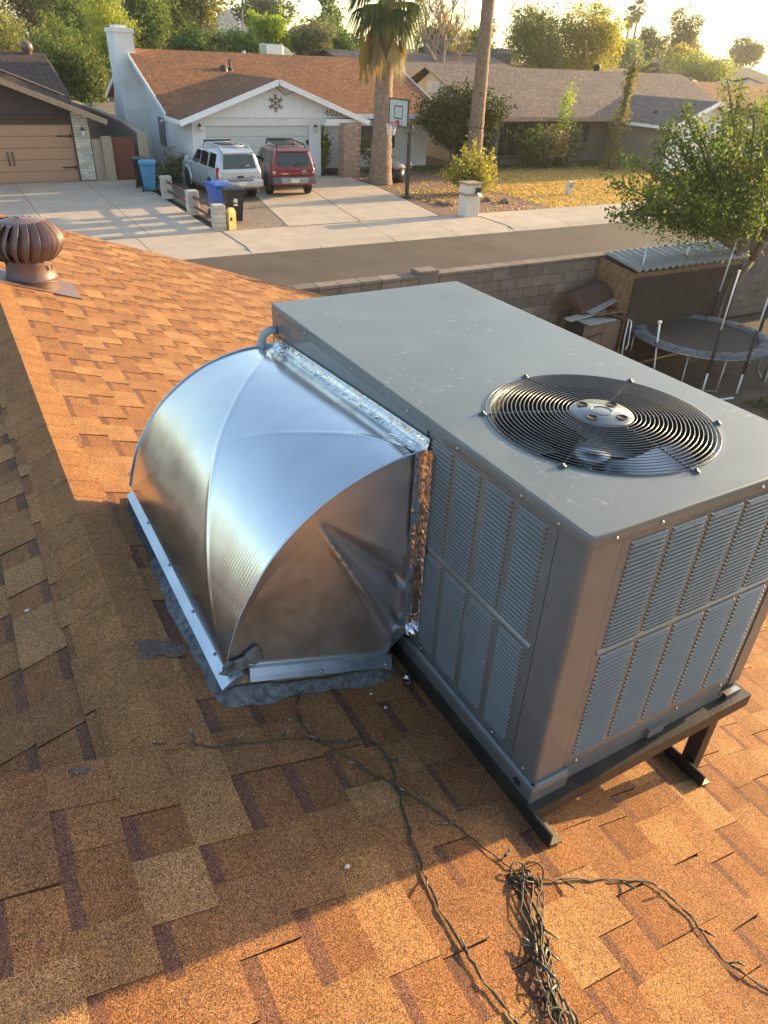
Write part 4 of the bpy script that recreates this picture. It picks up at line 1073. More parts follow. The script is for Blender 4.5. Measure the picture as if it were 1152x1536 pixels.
# cabinet under a heap of boards and a rusty hood
cb = empty('cabinet', 'brown outdoor grill cabinet with a bent handle beside the shed', 'cabinet', (10.62, 9.95, 0))
def cbb(mb, name, m): return mb.build(name, m, cb)
cbb(MB().box((-.50, -.28, -.05), (.46, .30, .86), bev=.012), 'body', MAT['cabinet'])
cbb(MB().box((-.47, -.292, .08), (-.03, -.281, .80), bev=.004), 'door', MAT['cabinet'])
cbb(MB().box((-.01, -.292, .08), (.43, -.281, .80), bev=.004), 'door', MAT['cabinet'])
cbb(MB().tube([(-.42, -.29, .62), (-.42, -.36, .64), (-.12, -.36, .68), (-.10, -.29, .66)], .012, 8), 'handle', MAT['iron'])
for sx in (-.52, .47): cbb(MB().box((sx, -.26, .2), (sx + .03, .26, .88)), 'side_shelf_bracket', MAT['iron'])
cx_, cy_ = 10.62, 9.95
def loose(name, label, cat, mb, m, loc, rot):
    o = mb.build(name, m, None, loc); o.rotation_euler = rot; return tag(o, label, cat)
loose('board', 'wide pale grey board lying flat on the cabinet top', 'board', MB().box((-.40, -.24, 0), (.40, .24, .03), bev=.006), MAT['greyboard'], (10.52, 9.86, .865), (0, .02, .12))
loose('board', 'narrow grey board sticking out to the left over the cabinet', 'board', MB().box((-.55, -.09, 0), (.55, .09, .03), bev=.006), MAT['greyboard'], (10.42, 9.98, .93), (.05, -.04, .10))
loose('board', 'whitish plank on top of the heap sloping up to the shed', 'board', MB().box((-.42, -.07, 0), (.42, .07, .028), bev=.005), MAT['corrug'], (10.82, 9.98, 1.06), (.1, -.18, .16))
loose('board', 'dark brown board wedged in the middle of the heap', 'board', MB().box((-.34, -.10, 0), (.34, .10, .028), bev=.005), MAT['plywood'], (10.90, 9.88, .95), (-.1, -.08, -.2))
loose('board', 'short brown offcut hanging off the right end of the heap', 'board', MB().box((-.20, -.09, 0), (.20, .09, .03), bev=.005), MAT['rust'], (11.02, 9.76, .91), (.15, .25, -.5))
hoodm = MB(); hp = []
for k_ in range(13):
    a = PI * (0.06 + 0.62 * k_ / 12); hp.append((.0 - .34 * math.cos(a) + .05, .36 * math.sin(a)))
hoodm.loft([[(x, y, z) for y, z in hp] for x in (-.52, .42)], cap=True, closed=True)
loose('grill_hood', 'rusty dark brown curved hood leaning on the wall above the boards', 'grill hood', hoodm, MAT['rust'], (10.75, 10.32, 1.0), (.12, -.18, .12))

# trampoline with upright net poles
TX, TY, TR, TZ = 12.42, 8.78, 1.32, 0.66
tr = empty('trampoline', 'round trampoline with a faded pad ring and white net poles but no net', 'trampoline', (TX, TY, 0))
tr_n = 60
mb = MB(); tr_mat = MB().lathe([(0, TZ - .06), (.5, TZ - .055), (TR - .26, TZ - .01)], seg=48).build('jump_mat', MAT['mesh'], tr)
for k_ in range(20):                              # the pad is sewn from segments
    a0_, a1_ = 2 * PI * k_ / 20 + .008, 2 * PI * (k_ + 1) / 20 - .008; rows_ = []
    for q in range(5):
        a = a0_ + (a1_ - a0_) * q / 4; sag = .012 * math.sin(PI * q / 4) + R(-.004, .004)
        rows_.append([(r * math.cos(a), r * math.sin(a), TZ + z + sag) for r, z in ((TR - .27, -.012), (TR - .25, .012), (TR - .12, .028), (TR + .01, .015), (TR + .03, -.03))])
    MB().loft(rows_, cap=False, closed=False, sm=True).build('pad', MAT['tramppad'], tr)
MB().tube([(TR * math.cos(2 * PI * k / 48), TR * math.sin(2 * PI * k / 48), TZ - .035) for k in range(48)], .025, 8, closed=True).build('frame', MAT['screw'], tr)
for (x, y, lean) in ((-.84, 1.12, 0), (-.89, -.0 - .99, 0), (-.30, -1.30, 0), (.55, 1.25, 0), (1.25, .75, .06), (1.33, -.35, .04), (.75, -1.15, 0)):
    MB().tube([(x, y, -.03), (x, y, .36)], .018, 8).build('pole_foot', MAT['whitepole'], tr)
    pl = MB().tube([(x, y, 1.18), (x + .01 + lean, y, 2.2)], .0135, 8).lathe([(0, 0), (.022, 0), (.022, .03), (0, .035)], (x + .01 + lean, y, 2.19), 8).build('net_pole', MAT['whitepole'], tr)
    MB().tube([(x, y, .36), (x, y, 1.18)], .030, 8).build('foam_sleeve', MAT['foam'], pl)
pl = MB().tube([(-1.30, -.15, 0.02), (-1.20, .10, 1.02)], .017, 8).lathe([(0, 0), (.035, 0), (.035, .05), (0, .05)], (-1.20, .10, 1.0), 8).build('net_pole', MAT['whitepole'], tr)
for k_ in range(4):
    a = PI / 4 + k_ * PI / 2; MB().tube([((TR) * math.cos(a - .25), (TR) * math.sin(a - .25), TZ - .05), ((TR) * math.cos(a - .25), TR * math.sin(a - .25), 0), (TR * math.cos(a + .25), TR * math.sin(a + .25), 0), (TR * math.cos(a + .25), TR * math.sin(a + .25), TZ - .05)], .018, 6).build('leg', MAT['screw'], tr)
# white folding stool and a pole on the dirt, a white frame by the shed
stl = empty('folding_stool', 'small black and white folding step stool on the dirt beyond the air conditioner', 'stool', (9.9, 6.95, -.05), .4)
mb = MB().box((-.18, -.14, .40), (.18, .14, .43), bev=.008); mb.build('seat', MAT['black'], stl)
for sx in (-1, 1):
    MB().tube([(sx * .17, -.20, 0), (sx * .15, -.10, .42), (sx * .15, -.08, .52)], .016, 8).build('leg', MAT['whitepole'], stl)
    MB().tube([(sx * .17, .20, 0), (sx * .15, .10, .40)], .016, 8).build('leg', MAT['whitepole'], stl)
MB().tube([(-.15, -.08, .52), (.15, -.08, .52)], .016, 8).build('handle_bar', MAT['whitepole'], stl)
loose('pole', 'white pole lying on the dirt in front of the trampoline', 'pole', MB().tube([(-.45, 0, 0), (.0, 0.002, 0), (.45, 0, 0)], .02, 8), MAT['whitepole'], (11.4, 7.42, -.02), (0, 0, -.16))
fr = MB().tube([(0, 0, 0), (-.02, .03, .55), (.05, .06, .95), (.12, .03, .90), (.10, -.02, .45), (.03, -.02, .35)], .014, 8)
loose('chair_frame', 'bent white metal chair frame leaning at the shed corner', 'chair frame', fr, MAT['whitepole'], (11.08, 9.45, -.04), (0, 0, .3))

# ================================================================== foliage builders
def crown_pts(n, c, r, lobes, shell=0.55, flat=0.0):
    """points in a crown made of unequal lobes; returns points and lobe centres"""
    c = np.array(c); r = np.array(r); L_ = []
    for k_ in range(lobes):
        d = RNG.normal(size=3); d /= np.linalg.norm(d)
        f = RNG.uniform(0.35, 0.78); L_.append((c + d * r * f, r * RNG.uniform(0.28, 0.5)))
    L_.append((c, r * 0.5)); P_ = []
    wts = np.array([np.prod(l[1]) ** (2 / 3) for l in L_]); wts /= wts.sum()
    for (lc, lr), w in zip(L_, wts):
        m_ = max(4, int(n * w)); d = RNG.normal(size=(m_, 3)); d /= np.linalg.norm(d, axis=1)[:, None]
        rad = RNG.uniform(shell, 1.08, (m_, 1)); P_.append(lc + d * lr * rad)
    for (lc, lr) in L_[:-1]:                         # sprigs that break the outline
        for q in range(7):
            d = RNG.normal(size=3); d[2] = abs(d[2]) * .8 + .1; d /= np.linalg.norm(d); m_ = max(3, n // (len(L_) * 34))
            t = RNG.uniform(.8, 1.75, (m_, 1)); P_.append(lc + d * lr * t + RNG.normal(size=(m_, 3)) * lr * .10)
    return np.concatenate(P_), [l[0] for l in L_]
LEAFC = {'olive': [(0.11, 0.115, 0.03), (0.14, 0.13, 0.035), (0.085, 0.095, 0.028)], 'green': [(0.06, 0.10, 0.025), (0.08, 0.12, 0.03), (0.05, 0.08, 0.022)],
         'dark': [(0.035, 0.058, 0.02), (0.05, 0.07, 0.022), (0.03, 0.045, 0.018)], 'bright': [(0.14, 0.18, 0.025), (0.17, 0.20, 0.03), (0.11, 0.15, 0.025)],
         'grey': [(0.10, 0.11, 0.06), (0.08, 0.09, 0.05), (0.12, 0.12, 0.07)], 'gold': [(0.20, 0.17, 0.045), (0.16, 0.15, 0.04), (0.13, 0.12, 0.035)],
         'brown': [(0.13, 0.10, 0.05), (0.10, 0.085, 0.04), (0.15, 0.12, 0.06)], 'dead': [(0.22, 0.15, 0.09), (0.17, 0.12, 0.075), (0.26, 0.18, 0.1)]}
def tree(name, label, base, c, r, n, size, kind, lobes=9, aspect=0.5, droop=0.0, trunk=0.16, limbs=7, mat='leaf', cat='tree', group=None, shell=0.5, bark='bark'):
    root = empty(name, label, cat, base, 0, group); b = np.array(base)
    P_, L_ = crown_pts(n, np.array(c) - b, r, lobes, shell)
    V, C = leaves(P_, size, LEAFC[kind] if isinstance(kind, str) else kind, aspect, droop)
    fast_quads('crown', V, C, MAT[mat], root)
    mb = MB(); h0 = c[2] - b[2] - r[2] * 0.55; h0 = max(h0, 0.25); off = Vector(c) - Vector(base)
    mid = Vector((off.x * .4, off.y * .4, h0)); mb.tube([(0, 0, -.1), mid * .5 + Vector((R(-.1, .1), 0, 0)), mid], [trunk * 1.25, trunk, trunk * .85], 8)
    for l in L_[:limbs]:
        l = Vector(l); q = mid.lerp(l, .5) + Vector((R(-.2, .2), R(-.2, .2), R(0, .3))) * min(1, r[0] * .3)
        mb.tube([mid * .9, q, l], [trunk * .6, trunk * .35, trunk * .12], 6)
    mb.build('trunk', MAT[bark], root); return root

# ================================================================== white house opposite
def gable_roof(parent, x0, x1, yr, zr, ye, ze, yb, zb_, mf, th=.14, name='roof'):
    a = MB().slab([(x0, ye, ze), (x1, ye, ze), (x1, yr, zr), (x0, yr, zr)], th).build(name, MAT[mf], parent)
    b = MB().slab([(x0, yr + .004, zr), (x1, yr + .004, zr), (x1, yb, zb_), (x0, yb, zb_)], th).build(name, MAT[mf], parent)
    return a, b
wh = empty('white_house', 'white painted house with a brown shingle roof and front garage gable', 'house')
def W_(mb, name, m, parent=wh): return mb.build(name, MAT[m], parent)
W_(MB().box((9.95, 36.6, -.1), (23.6, 47.6, 2.45)).loft([[(x_, 36.6, 2.44), (x_, 36.6, 2.655), (x_, 42.1, 4.695), (x_, 47.6, 2.655), (x_, 47.6, 2.44)] for x_ in (9.955, 10.1)]).loft([[(x_, 36.6, 2.44), (x_, 36.6, 2.655), (x_, 42.1, 4.695), (x_, 47.6, 2.655), (x_, 47.6, 2.44)] for x_ in (23.4, 23.595)]), 'wall', 'whitewall')
ra, rb = gable_roof(wh, 9.35, 24.25, 42.1, 4.82, 35.9, 2.52, 48.3, 2.52, 'roofwhite')
W_(MB().bar((9.34, 35.86, 2.43), (9.34, 42.1, 4.75), .05, .18).bar((9.34, 42.1, 4.75), (9.34, 48.34, 2.43), .05, .18), 'bargeboard', 'whitetrim')
W_(MB().bar((24.26, 35.86, 2.43), (24.26, 42.1, 4.75), .05, .18).bar((24.26, 42.1, 4.75), (24.26, 48.34, 2.43), .05, .18), 'bargeboard', 'whitetrim')
W_(MB().box((17.9, 35.83, 2.30), (24.25, 35.89, 2.50)), 'fascia', 'whitetrim')
# garage block
W_(MB().box((9.98, 34.21, -.1), (10.58, 36.62, 2.45)).box((15.50, 34.21, -.1), (16.10, 36.62, 2.45)).box((9.98, 34.215, 2.14), (16.10, 36.6, 2.45)).box((9.97, 34.3, -.1), (10.0, 37, 2.45)), 'garage_wall', 'whitewall')
W_(MB().box((16.1, 33.62, 2.18), (18.1, 36.6, 2.45)), 'porch_beam', 'whitewall')
garz = lambda x: 3.98 - abs(x - 13.82) * 0.352
gl = MB().slab([(9.35, 33.55, garz(9.35)), (13.82, 33.55, 3.98), (13.82, 39.9, 3.98), (9.35, 35.95, garz(9.35))], .12).build('garage_roof', MAT['roofwhite_s'], wh)
gr = MB().slab([(13.825, 33.55, 3.98), (18.28, 33.55, garz(18.28)), (18.28, 35.95, garz(18.28)), (13.825, 39.9, 3.98)], .12).build('garage_roof', MAT['roofwhite_s'], wh)
W_(MB().bar((9.30, 33.52, garz(9.30) - .10), (13.82, 33.52, 3.87), .05, .22).bar((13.82, 33.52, 3.87), (18.33, 33.52, garz(18.33) - .10), .05, .22), 'bargeboard', 'whitetrim')
W_(MB().box((9.30, 33.5, 2.24), (9.34, 36.0, 2.40)), 'fascia', 'whitetrim')
# gable face in tall boards
for i in range(17):
    x0 = 10.0 + i * .475; x1 = min(x0 + .467, 18.0)
    za, zb2 = garz(x0) - .14, garz(x1) - .14
    if min(za, zb2) > 2.47 or max(za, zb2) > 2.50:
        za, zb2 = max(za, 2.462), max(zb2, 2.462)
        pts_ = [(x0, 2.46), (x1, 2.46), (x1, zb2)] + ([(13.82, 3.84)] if x0 < 13.82 < x1 else []) + [(x0, za)]
        MB().loft([[(px_, 34.15, pz_) for px_, pz_ in pts_], [(px_, 34.2, pz_) for px_, pz_ in pts_]]).build('gable_board', MAT['whitetrim'], wh)
gd = W_(MB().box((10.59, 34.33, -.02), (15.49, 34.36, 2.13)), 'garage_door', 'creamdoor')
for i in range(5): MB().box((10.6, 34.29, .01 + .424 * i), (15.48, 34.33, .422 + .424 * i - .012), bev=.008).build('door_panel', MAT['creamdoor'], gd)
W_(MB().box((15.38, 34.20, 1.35), (15.44, 34.28, 1.55)), 'door_latch', 'black')
def lantern(x, y, z, s=1.0):
    o = MB().lathe([(0, .22), (.02, .20), (.09, .10), (.09, .09), (.05, .085)], (x, y - .12, z), 10).bar((x, y, z + .05), (x, y - .12, z + .15), .02, .02).build('lantern', MAT['iron'], wh)
    MB().lathe([(.055, .08), (.075, -.02), (.05, -.12), (0, -.13)], (x, y - .12, z), 10).build('lantern_glass', MAT['lantern'], o)
lantern(10.29, 34.2, 2.05); lantern(15.78, 34.2, 2.0)
# snowflake ornament and house number
sn = MB()
for k_ in range(6):
    a = PI / 6 + k_ * PI / 3; d = Vector((math.cos(a), 0, math.sin(a))); c = Vector((13.86, 34.12, 3.03))
    sn.tube([c, c + d * .33], .022, 5)
    for f in (.16, .26):
        for s_ in (-.7, .7):
            d2 = Vector((math.cos(a + s_), 0, math.sin(a + s_))); sn.tube([c + d * f, c + d * f + d2 * .12], .018, 5)
sn.tube([Vector((13.86 + .2 * math.cos(k * PI / 3), 34.12, 3.03 + .2 * math.sin(k * PI / 3))) for k in range(6)], .018, 5, closed=True)
W_(sn, 'snowflake_ornament', 'tantrim')
W_(MB().tube([(13.55, 34.13, 3.45), (13.75, 34.12, 3.72), (13.95, 34.12, 3.62), (14.3, 34.12, 3.35), (14.75, 34.12, 3.48)], .012, 5), 'hanging_wire', 'iron')
def text(name, body, size, m, parent, loc, rot, ext=.008, sx=1.0):
    cu_ = bpy.data.curves.new(name, 'FONT'); cu_.body = body; cu_.size = size; cu_.extrude = ext; cu_.align_x = 'CENTER'; cu_.align_y = 'CENTER'
    t = bpy.data.objects.new('tmp', cu_); COL.objects.link(t); dg = bpy.context.evaluated_depsgraph_get(); dg.update()
    me = bpy.data.meshes.new_from_object(t.evaluated_get(dg)); bpy.data.objects.remove(t); bpy.data.curves.remove(cu_)
    me.name = name; me.materials.clear(); me.materials.append(m)
    o = inst(name, me, parent, loc, rot, (sx, 1, 1)); return o
text('house_number', '4027', .40, MAT['tantrim'], wh, (16.75, 34.13, 2.66), (PI / 2, 0, 0), .012, 1.25)
# porch column of slim bricks
pc = W_(MB().box((16.83, 33.2, -.05), (17.69, 33.75, 2.30)), 'brick_column', 'mortar')
jb_ = MB()
for r_ in range(21):
    for i in range(3):
        x0 = 16.82 + (.0 if r_ % 2 else -.14) + i * .29; a, b = max(x0, 16.82), min(x0 + .28, 17.70)
        if b - a > .03:
            c = R(.8, 1.15); jb_.box((a, 33.185, r_ * .11 + .0), (b, 33.199, r_ * .11 + .10), (c, c, c))
    for i in range(2):
        y0 = 33.19 + i * .29; c = R(.8, 1.15); jb_.box((16.815, y0, r_ * .11), (16.829, y0 + .28, r_ * .11 + .10), (c, c, c))
o = jb_.build('brick', MAT['pinkbrick'], pc); o['kind'] = 'stuff'
W_(MB().box((16.12, 36.55, .0), (17.1, 36.59, 2.1)), 'front_door', 'tantrim')
for x0 in (17.95, 18.15, 18.35): W_(MB().box((x0, 34.2, 1.6), (x0 + .03, 34.24, 2.45)), 'trellis_slat', 'iron')
win = W_(MB().box((19.4, 36.54, .8), (21.6, 36.59, 2.0)), 'window', 'whitetrim'); MB().box((19.48, 36.52, .88), (20.46, 36.539, 1.92)).box((20.54, 36.52, .88), (21.52, 36.539, 1.92)).build('pane', MAT['windowglass'], win)
# left gable end: chimney, vent, side door and window
chm = W_(MB().box((8.75, 41.3, -.1), (9.94, 43.4, 2.3)).loft([[(8.75, 41.3, 2.3), (9.94, 41.3, 2.3), (9.94, 43.4, 2.3), (8.75, 43.4, 2.3)], [(8.78, 41.55, 3.0), (9.953, 41.55, 3.0), (9.953, 43.1, 3.0), (8.78, 43.1, 3.0)], [(8.78, 41.55, 4.3), (9.953, 41.55, 4.3), (9.953, 43.1, 4.3), (8.78, 43.1, 4.3)], [(8.78, 41.55, 4.5), (9.7, 41.55, 4.5), (9.7, 43.1, 4.5), (8.78, 43.1, 4.5)], [(8.78, 41.55, 5.45), (9.7, 41.55, 5.45), (9.7, 43.1, 5.45), (8.78, 43.1, 5.45)]]), 'chimney', 'whitewall')
MB().box((8.73, 41.5, 5.45), (9.75, 43.15, 5.62)).box((8.95, 41.8, 5.62), (9.5, 42.8, 5.74)).build('chimney_cap', MAT['whitewall'], chm)
gv_ = W_(MB().box((9.93, 39.5, 3.0), (9.954, 40.3, 3.45)), 'gable_vent', 'whitetrim')
for q in range(4): MB().box((9.90, 39.55, 3.04 + q * .1), (9.929, 40.25, 3.09 + q * .1)).build('vent_slat', MAT['whitetrim'], gv_)
W_(MB().box((9.92, 38.5, .9), (9.949, 39.6, 2.1)), 'side_window', 'windowglass')
W_(MB().box((9.93, 37.0, 0), (9.965, 37.9, 2.05)), 'side_door', 'whitetrim')
W_(MB().tube([(9.95, 38.2, 2.0), (9.75, 38.2, 2.05), (9.7, 38.2, 1.95)], .05, 7), 'flood_light', 'whitetrim')
# roof furniture
def roofpipe(x, y, h): return W_(MB().lathe([(.16, -.1), (.14, .05), (.05, .07), (.05, h), (0, h)], (x, y, 2.52 + (y - 35.9) * .371), 10), 'vent_pipe', 'iron')
roofpipe(13.95, 40.2, .45); W_(MB().lathe([(.22, -.1), (.2, .1), (0, .2)], (13.6, 40.15, 4.12), 10), 'roof_vent', 'iron')
W_(MB().lathe([(.2, -.1), (.2, .15), (.3, .18), (.26, .36), (0, .42)], (13.3, 43.6, 4.4), 12), 'roof_vent', 'iron')
W_(MB().lathe([(.1, -.1), (.1, .22), (0, .24)], (15.6, 42.6, 4.7), 8), 'vent_pipe', 'galv')
# rooftop unit with a curved hood behind the ridge
ru = empty('rooftop_unit', 'rooftop unit with a curved silver hood behind the brown ridge of the white house', 'air conditioner', (18.4, 44.4, 4.0))
MB().box((-1.0, -.6, -.3), (-.05, .6, 1.28), bev=.03).build('cabinet', MAT['galvside'], ru)
MB().loft([[(-.04 + .95 * math.sin(PI / 2 * k_ / 8), y, -.3 + 1.5 * math.cos(PI / 2 * k_ / 8)) for k_ in range(9)] + [(-.04, y, -.3)] for y in (-.5, .5)], sm=False).build('curved_hood', MAT['galv'], ru)
# second unit further right behind the ridge
ru2 = empty('rooftop_unit', 'dark grey rooftop unit seen beside the near palm trunk', 'air conditioner', (26.9, 48, 4.0))
MB().box((-.75, -.5, 0), (.55, .5, 1.65), bev=.03).build('cabinet', MAT['cladding'], ru2); MB().box((-.65, -.515, .3), (.45, -.502, 1.4)).build('louvre_panel', MAT['iron'], ru2)

# ================================================================== left neighbour: brown house
br = empty('brown_house', 'dark brown house with a tan garage door and solar panels at left edge', 'house')
def B_(mb, name, m, parent=br): return mb.build(name, MAT[m], parent)
bz = lambda x: 2.42 + (6.4 - x) * 0.375
B_(MB().box((-9, 35.0, -.1), (-1.2, 45, 2.5)).box((-1.2, 35.02, 2.15), (5.25, 35.6, 2.6)).box((4.9, 35.6, -.1), (5.8, 45, 2.5)).box((-1.2, 36, -.1), (4.9, 45, 2.5)), 'wall', 'brownwall')
B_(MB().loft([[(-9, 34.98, 2.5), (5.9, 34.98, 2.5), (5.9, 34.98, bz(5.9) - .1), (-2.6, 34.98, bz(-2.6) - .1), (-9, 34.98, 3.4)], [(-9, 35.3, 2.5), (5.9, 35.3, 2.5), (5.9, 35.3, bz(5.9) - .1), (-2.6, 35.3, bz(-2.6) - .1), (-9, 35.3, 3.4)]]), 'gable_face', 'brownwall')
B_(MB().box((-1.3, 34.95, 2.36), (5.3, 34.979, 2.44)), 'trim_line', 'brownwall')
B_(MB().slab([(6.45, 34.2, bz(6.45)), (6.45, 45, bz(6.45)), (-2.6, 45, bz(-2.6)), (-2.6, 34.2, bz(-2.6))], .1).slab([(-2.605, 34.2, bz(-2.6)), (-2.605, 45, bz(-2.6)), (-11, 45, 2.6), (-11, 34.2, 2.6)], .1), 'roof', 'roofdark_s')
B_(MB().bar((6.5, 34.17, bz(6.5) - .09), (-2.6, 34.17, bz(-2.6) - .09), .05, .2), 'bargeboard', 'tantrim')
# back part of the roof, higher, ridge along the street
B_(MB().slab([(-10, 38.5, 2.7), (5.9, 38.5, 2.7), (5.9, 44, 4.46), (-10, 44, 4.46)], .1).slab([(-10, 44.004, 4.46), (5.9, 44.004, 4.46), (6.6, 49.5, 2.6), (-10, 49.5, 2.6)], .1).slab([(5.9, 38.52, 2.72), (6.75, 44, 2.75), (5.9, 44, 4.455)], .08), 'roof', 'roofdark')
B_(MB().lathe([(.2, -.2), (.2, .0), (.30, .08), (.26, .32), (.1, .42), (0, .44)], (5.15, 43.9, 4.5), 14), 'roof_vent', 'vent')
for i in range(3):
    x0 = 4.9 - i * 1.75; a, b = x0, x0 - 1.68
    B_(MB().slab([(a, 34.5, bz(a) + .28), (a, 38.3, bz(a) + .28), (b, 38.3, bz(b) + .30), (b, 34.5, bz(b) + .30)], .045).bar((a, 34.48, bz(a) + .25), (b, 34.48, bz(b) + .27), .03, .06), 'solar_panel', 'solar')
    for q in (.25, .8): xx = a - 1.68 * q; B_(MB().tube([(xx, 34.6, bz(xx)), (xx, 34.6, bz(xx) + .25)], .025, 6), 'panel_mount', 'screw')
B_(MB().bar((5.1, 34.46, bz(5.1) + .31), (-.6, 34.46, bz(-.6) + .33), .02, .05), 'panel_rail', 'tantrim')
gd = B_(MB().box((-1.15, 35.14, -.02), (5.22, 35.17, 2.15)), 'garage_door', 'tandoor')
for i in range(5): MB().box((-1.14, 35.10, .01 + .43 * i), (5.21, 35.14, .43 + .43 * i - .010), bev=.010).build('door_panel', MAT['tandoor'], gd)
for xx in (2.62, 2.80): MB().tube([(xx, 35.06, .66), (xx, 35.04, .78), (xx, 35.04, 1.05), (xx, 35.06, 1.17)], .022, 6).build('door_handle', MAT['iron'], gd)
for zz_ in (.55, 1.72): MB().box((4.62, 35.07, zz_ - .03), (5.18, 35.098, zz_ + .03)).box((5.10, 35.06, zz_ - .07), (5.16, 35.069, zz_ + .07)).build('strap_hinge', MAT['iron'], gd)
pcb = B_(MB().box((5.24, 34.86, -.05), (5.86, 35.3, 2.62)), 'brick_column', 'mortar')
bkm = [tinted(MB().box((0, -.018, .004), (.29, .02, .104), bev=.006).mesh('brick', MAT['brick']), (c, c, c)) for c in (.85, .95, 1.03, 1.12)]
bkh = [tinted(MB().box((0, -.018, .004), (.145, .02, .104), bev=.006).mesh('brick', MAT['brick']), (c, c, c)) for c in (.85, .95, 1.03, 1.12)]
for r_ in range(1, 24):
    off = 5.245 if r_ % 2 else 5.10
    if r_ % 2: seq = [(5.25, 0), (5.552, 0)]
    else: seq = [(5.25, 1), (5.405, 0), (5.705, 1)]
    for x0, hlf in seq: inst('brick', random.choice(bkh if hlf else bkm), pcb, (x0, 34.852, r_ * .109 - .02))
lo = B_(MB().lathe([(0, .26), (.03, .2), (.1, .12), (.06, .1)], (5.58, 34.70, 1.85), 10).bar((5.58, 34.84, 1.75), (5.58, 34.70, 2.0), .03, .03), 'lantern', 'iron')
MB().lathe([(.06, .1), (.08, 0), (.05, -.14), (0, -.16)], (5.58, 34.70, 1.85), 10).build('lantern_glass', MAT['lantern'], lo)
# block screen wall with gate
sw = empty('screen_wall', 'tan block screen wall with a leaning end slab left of the red gate', 'wall', (6.3, 34.8, 0))
MB().box((-.42, 0, -.05), (-.06, .15, 1.62)).build('block_panel', MAT['tanblock'], sw); MB().box((-.05, -.12, -.05), (.36, .2, 1.72), bev=.01).build('end_pier', MAT['tanblock'], sw)
rgt = empty('wooden_gate', 'red brown slatted wooden gate between tan block piers', 'gate', (7.15, 34.85, 0))
for i in range(8): MB().box((-.46 + i * .113, -.02, .05), (-.46 + i * .113 + .105, .02 + R(-.006, .006), 1.70 + R(-.02, .02))).build('slat', MAT['redwood'], rgt)
MB().box((-.46, .022, .35), (.44, .06, .43)).box((-.46, .022, 1.35), (.44, .06, 1.43)).build('rail', MAT['redwood'], rgt)
bw2 = empty('side_wall', 'brown block side wall running back beyond the red gate', 'wall', (8.0, 41, 0))
MB().loft([[(-.12, -6.1, -.1), (-.12, 12, -.1), (-.12, 12, 1.95), (-.12, -3, 1.95), (-.12, -6.1, 1.72)], [(.12, -6.1, -.1), (.12, 12, -.1), (.12, 12, 1.95), (.12, -3, 1.95), (.12, -6.1, 1.72)]]).build('block_panel', MAT['block'], bw2)
MB().bar((0, -6.12, 1.76), (0, -3, 1.99), .28, .07).bar((0, -2.99, 1.99), (0, 12, 1.99), .28, .07).build('coping', MAT['tanblock'], bw2)
MB().box((-.25, -6.3, -.05), (.15, -6.13, 1.8)).build('end_pier', MAT['tanblock'], bw2)
pk = empty('picket_fence', 'short run of pale vertical boards between the two houses', 'fence', (7.4, 50.2, 0))
for i in range(6): MB().box((-.75 + i * .26, 0, 0), (-.75 + i * .26 + .23, .04, 1.95 + R(-.03, .03))).build('board', MAT['greyboard'], pk)

# rail fence with block posts between the driveways
fe = empty('rail_fence', 'low fence of pale block posts and thin brown rails between the driveways', 'fence', (7.62, 27, 0))
fy_ = (33.4, 30.3, 26.9, 24.05)
for y in fy_:
    pm = MB()
    for q in range(6): c = R(.88, 1.1); e = R(-.008, .008); pm.box((-.19 + e, y - 27 - .19 + e, q * .135 - .02), (.19 + e, y - 27 + .19 + e, q * .135 + .108), (c, c, c), bev=.012)
    pm.build('post', MAT['brick'], fe)
for i in range(3):
    for z in (.28, .60):
        y0, y1 = fy_[i] - 27 - .19, fy_[i + 1] - 27 + .19
        MB().bar((0, y0, z), (0, y1, z + R(-.02, .02)), .05, .075).build('rail', MAT['redwood'], fe)
ym = MB().loft([[(-.14, -.08, -.02), (.14, -.08, -.02), (.14, .08, -.02), (-.14, .08, -.02)], [(-.14, -.08, .56), (.14, -.08, .56), (.14, .08, .56), (-.14, .08, .56)], [(-.08, -.05, .68), (.08, -.05, .68), (.08, .05, .68), (-.08, .05, .68)]], col=(1, 1, 1))
yp = ym.build('marker_post', MAT['yellow'], None, (8.0, 23.95, 0)); yp.rotation_euler = (0, .04, .3)
yp2 = empty('marker_post', 'short faded yellow post at the kerb end of the rail fence', 'post', (8.0, 23.95, 0)); yp.name = 'post_body'; yp.parent = yp2; yp.location = (0, 0, 0)
MB().box((-.07, -.10, .30), (.02, -.081, .40)).build('plate', MAT['iron'], yp2)

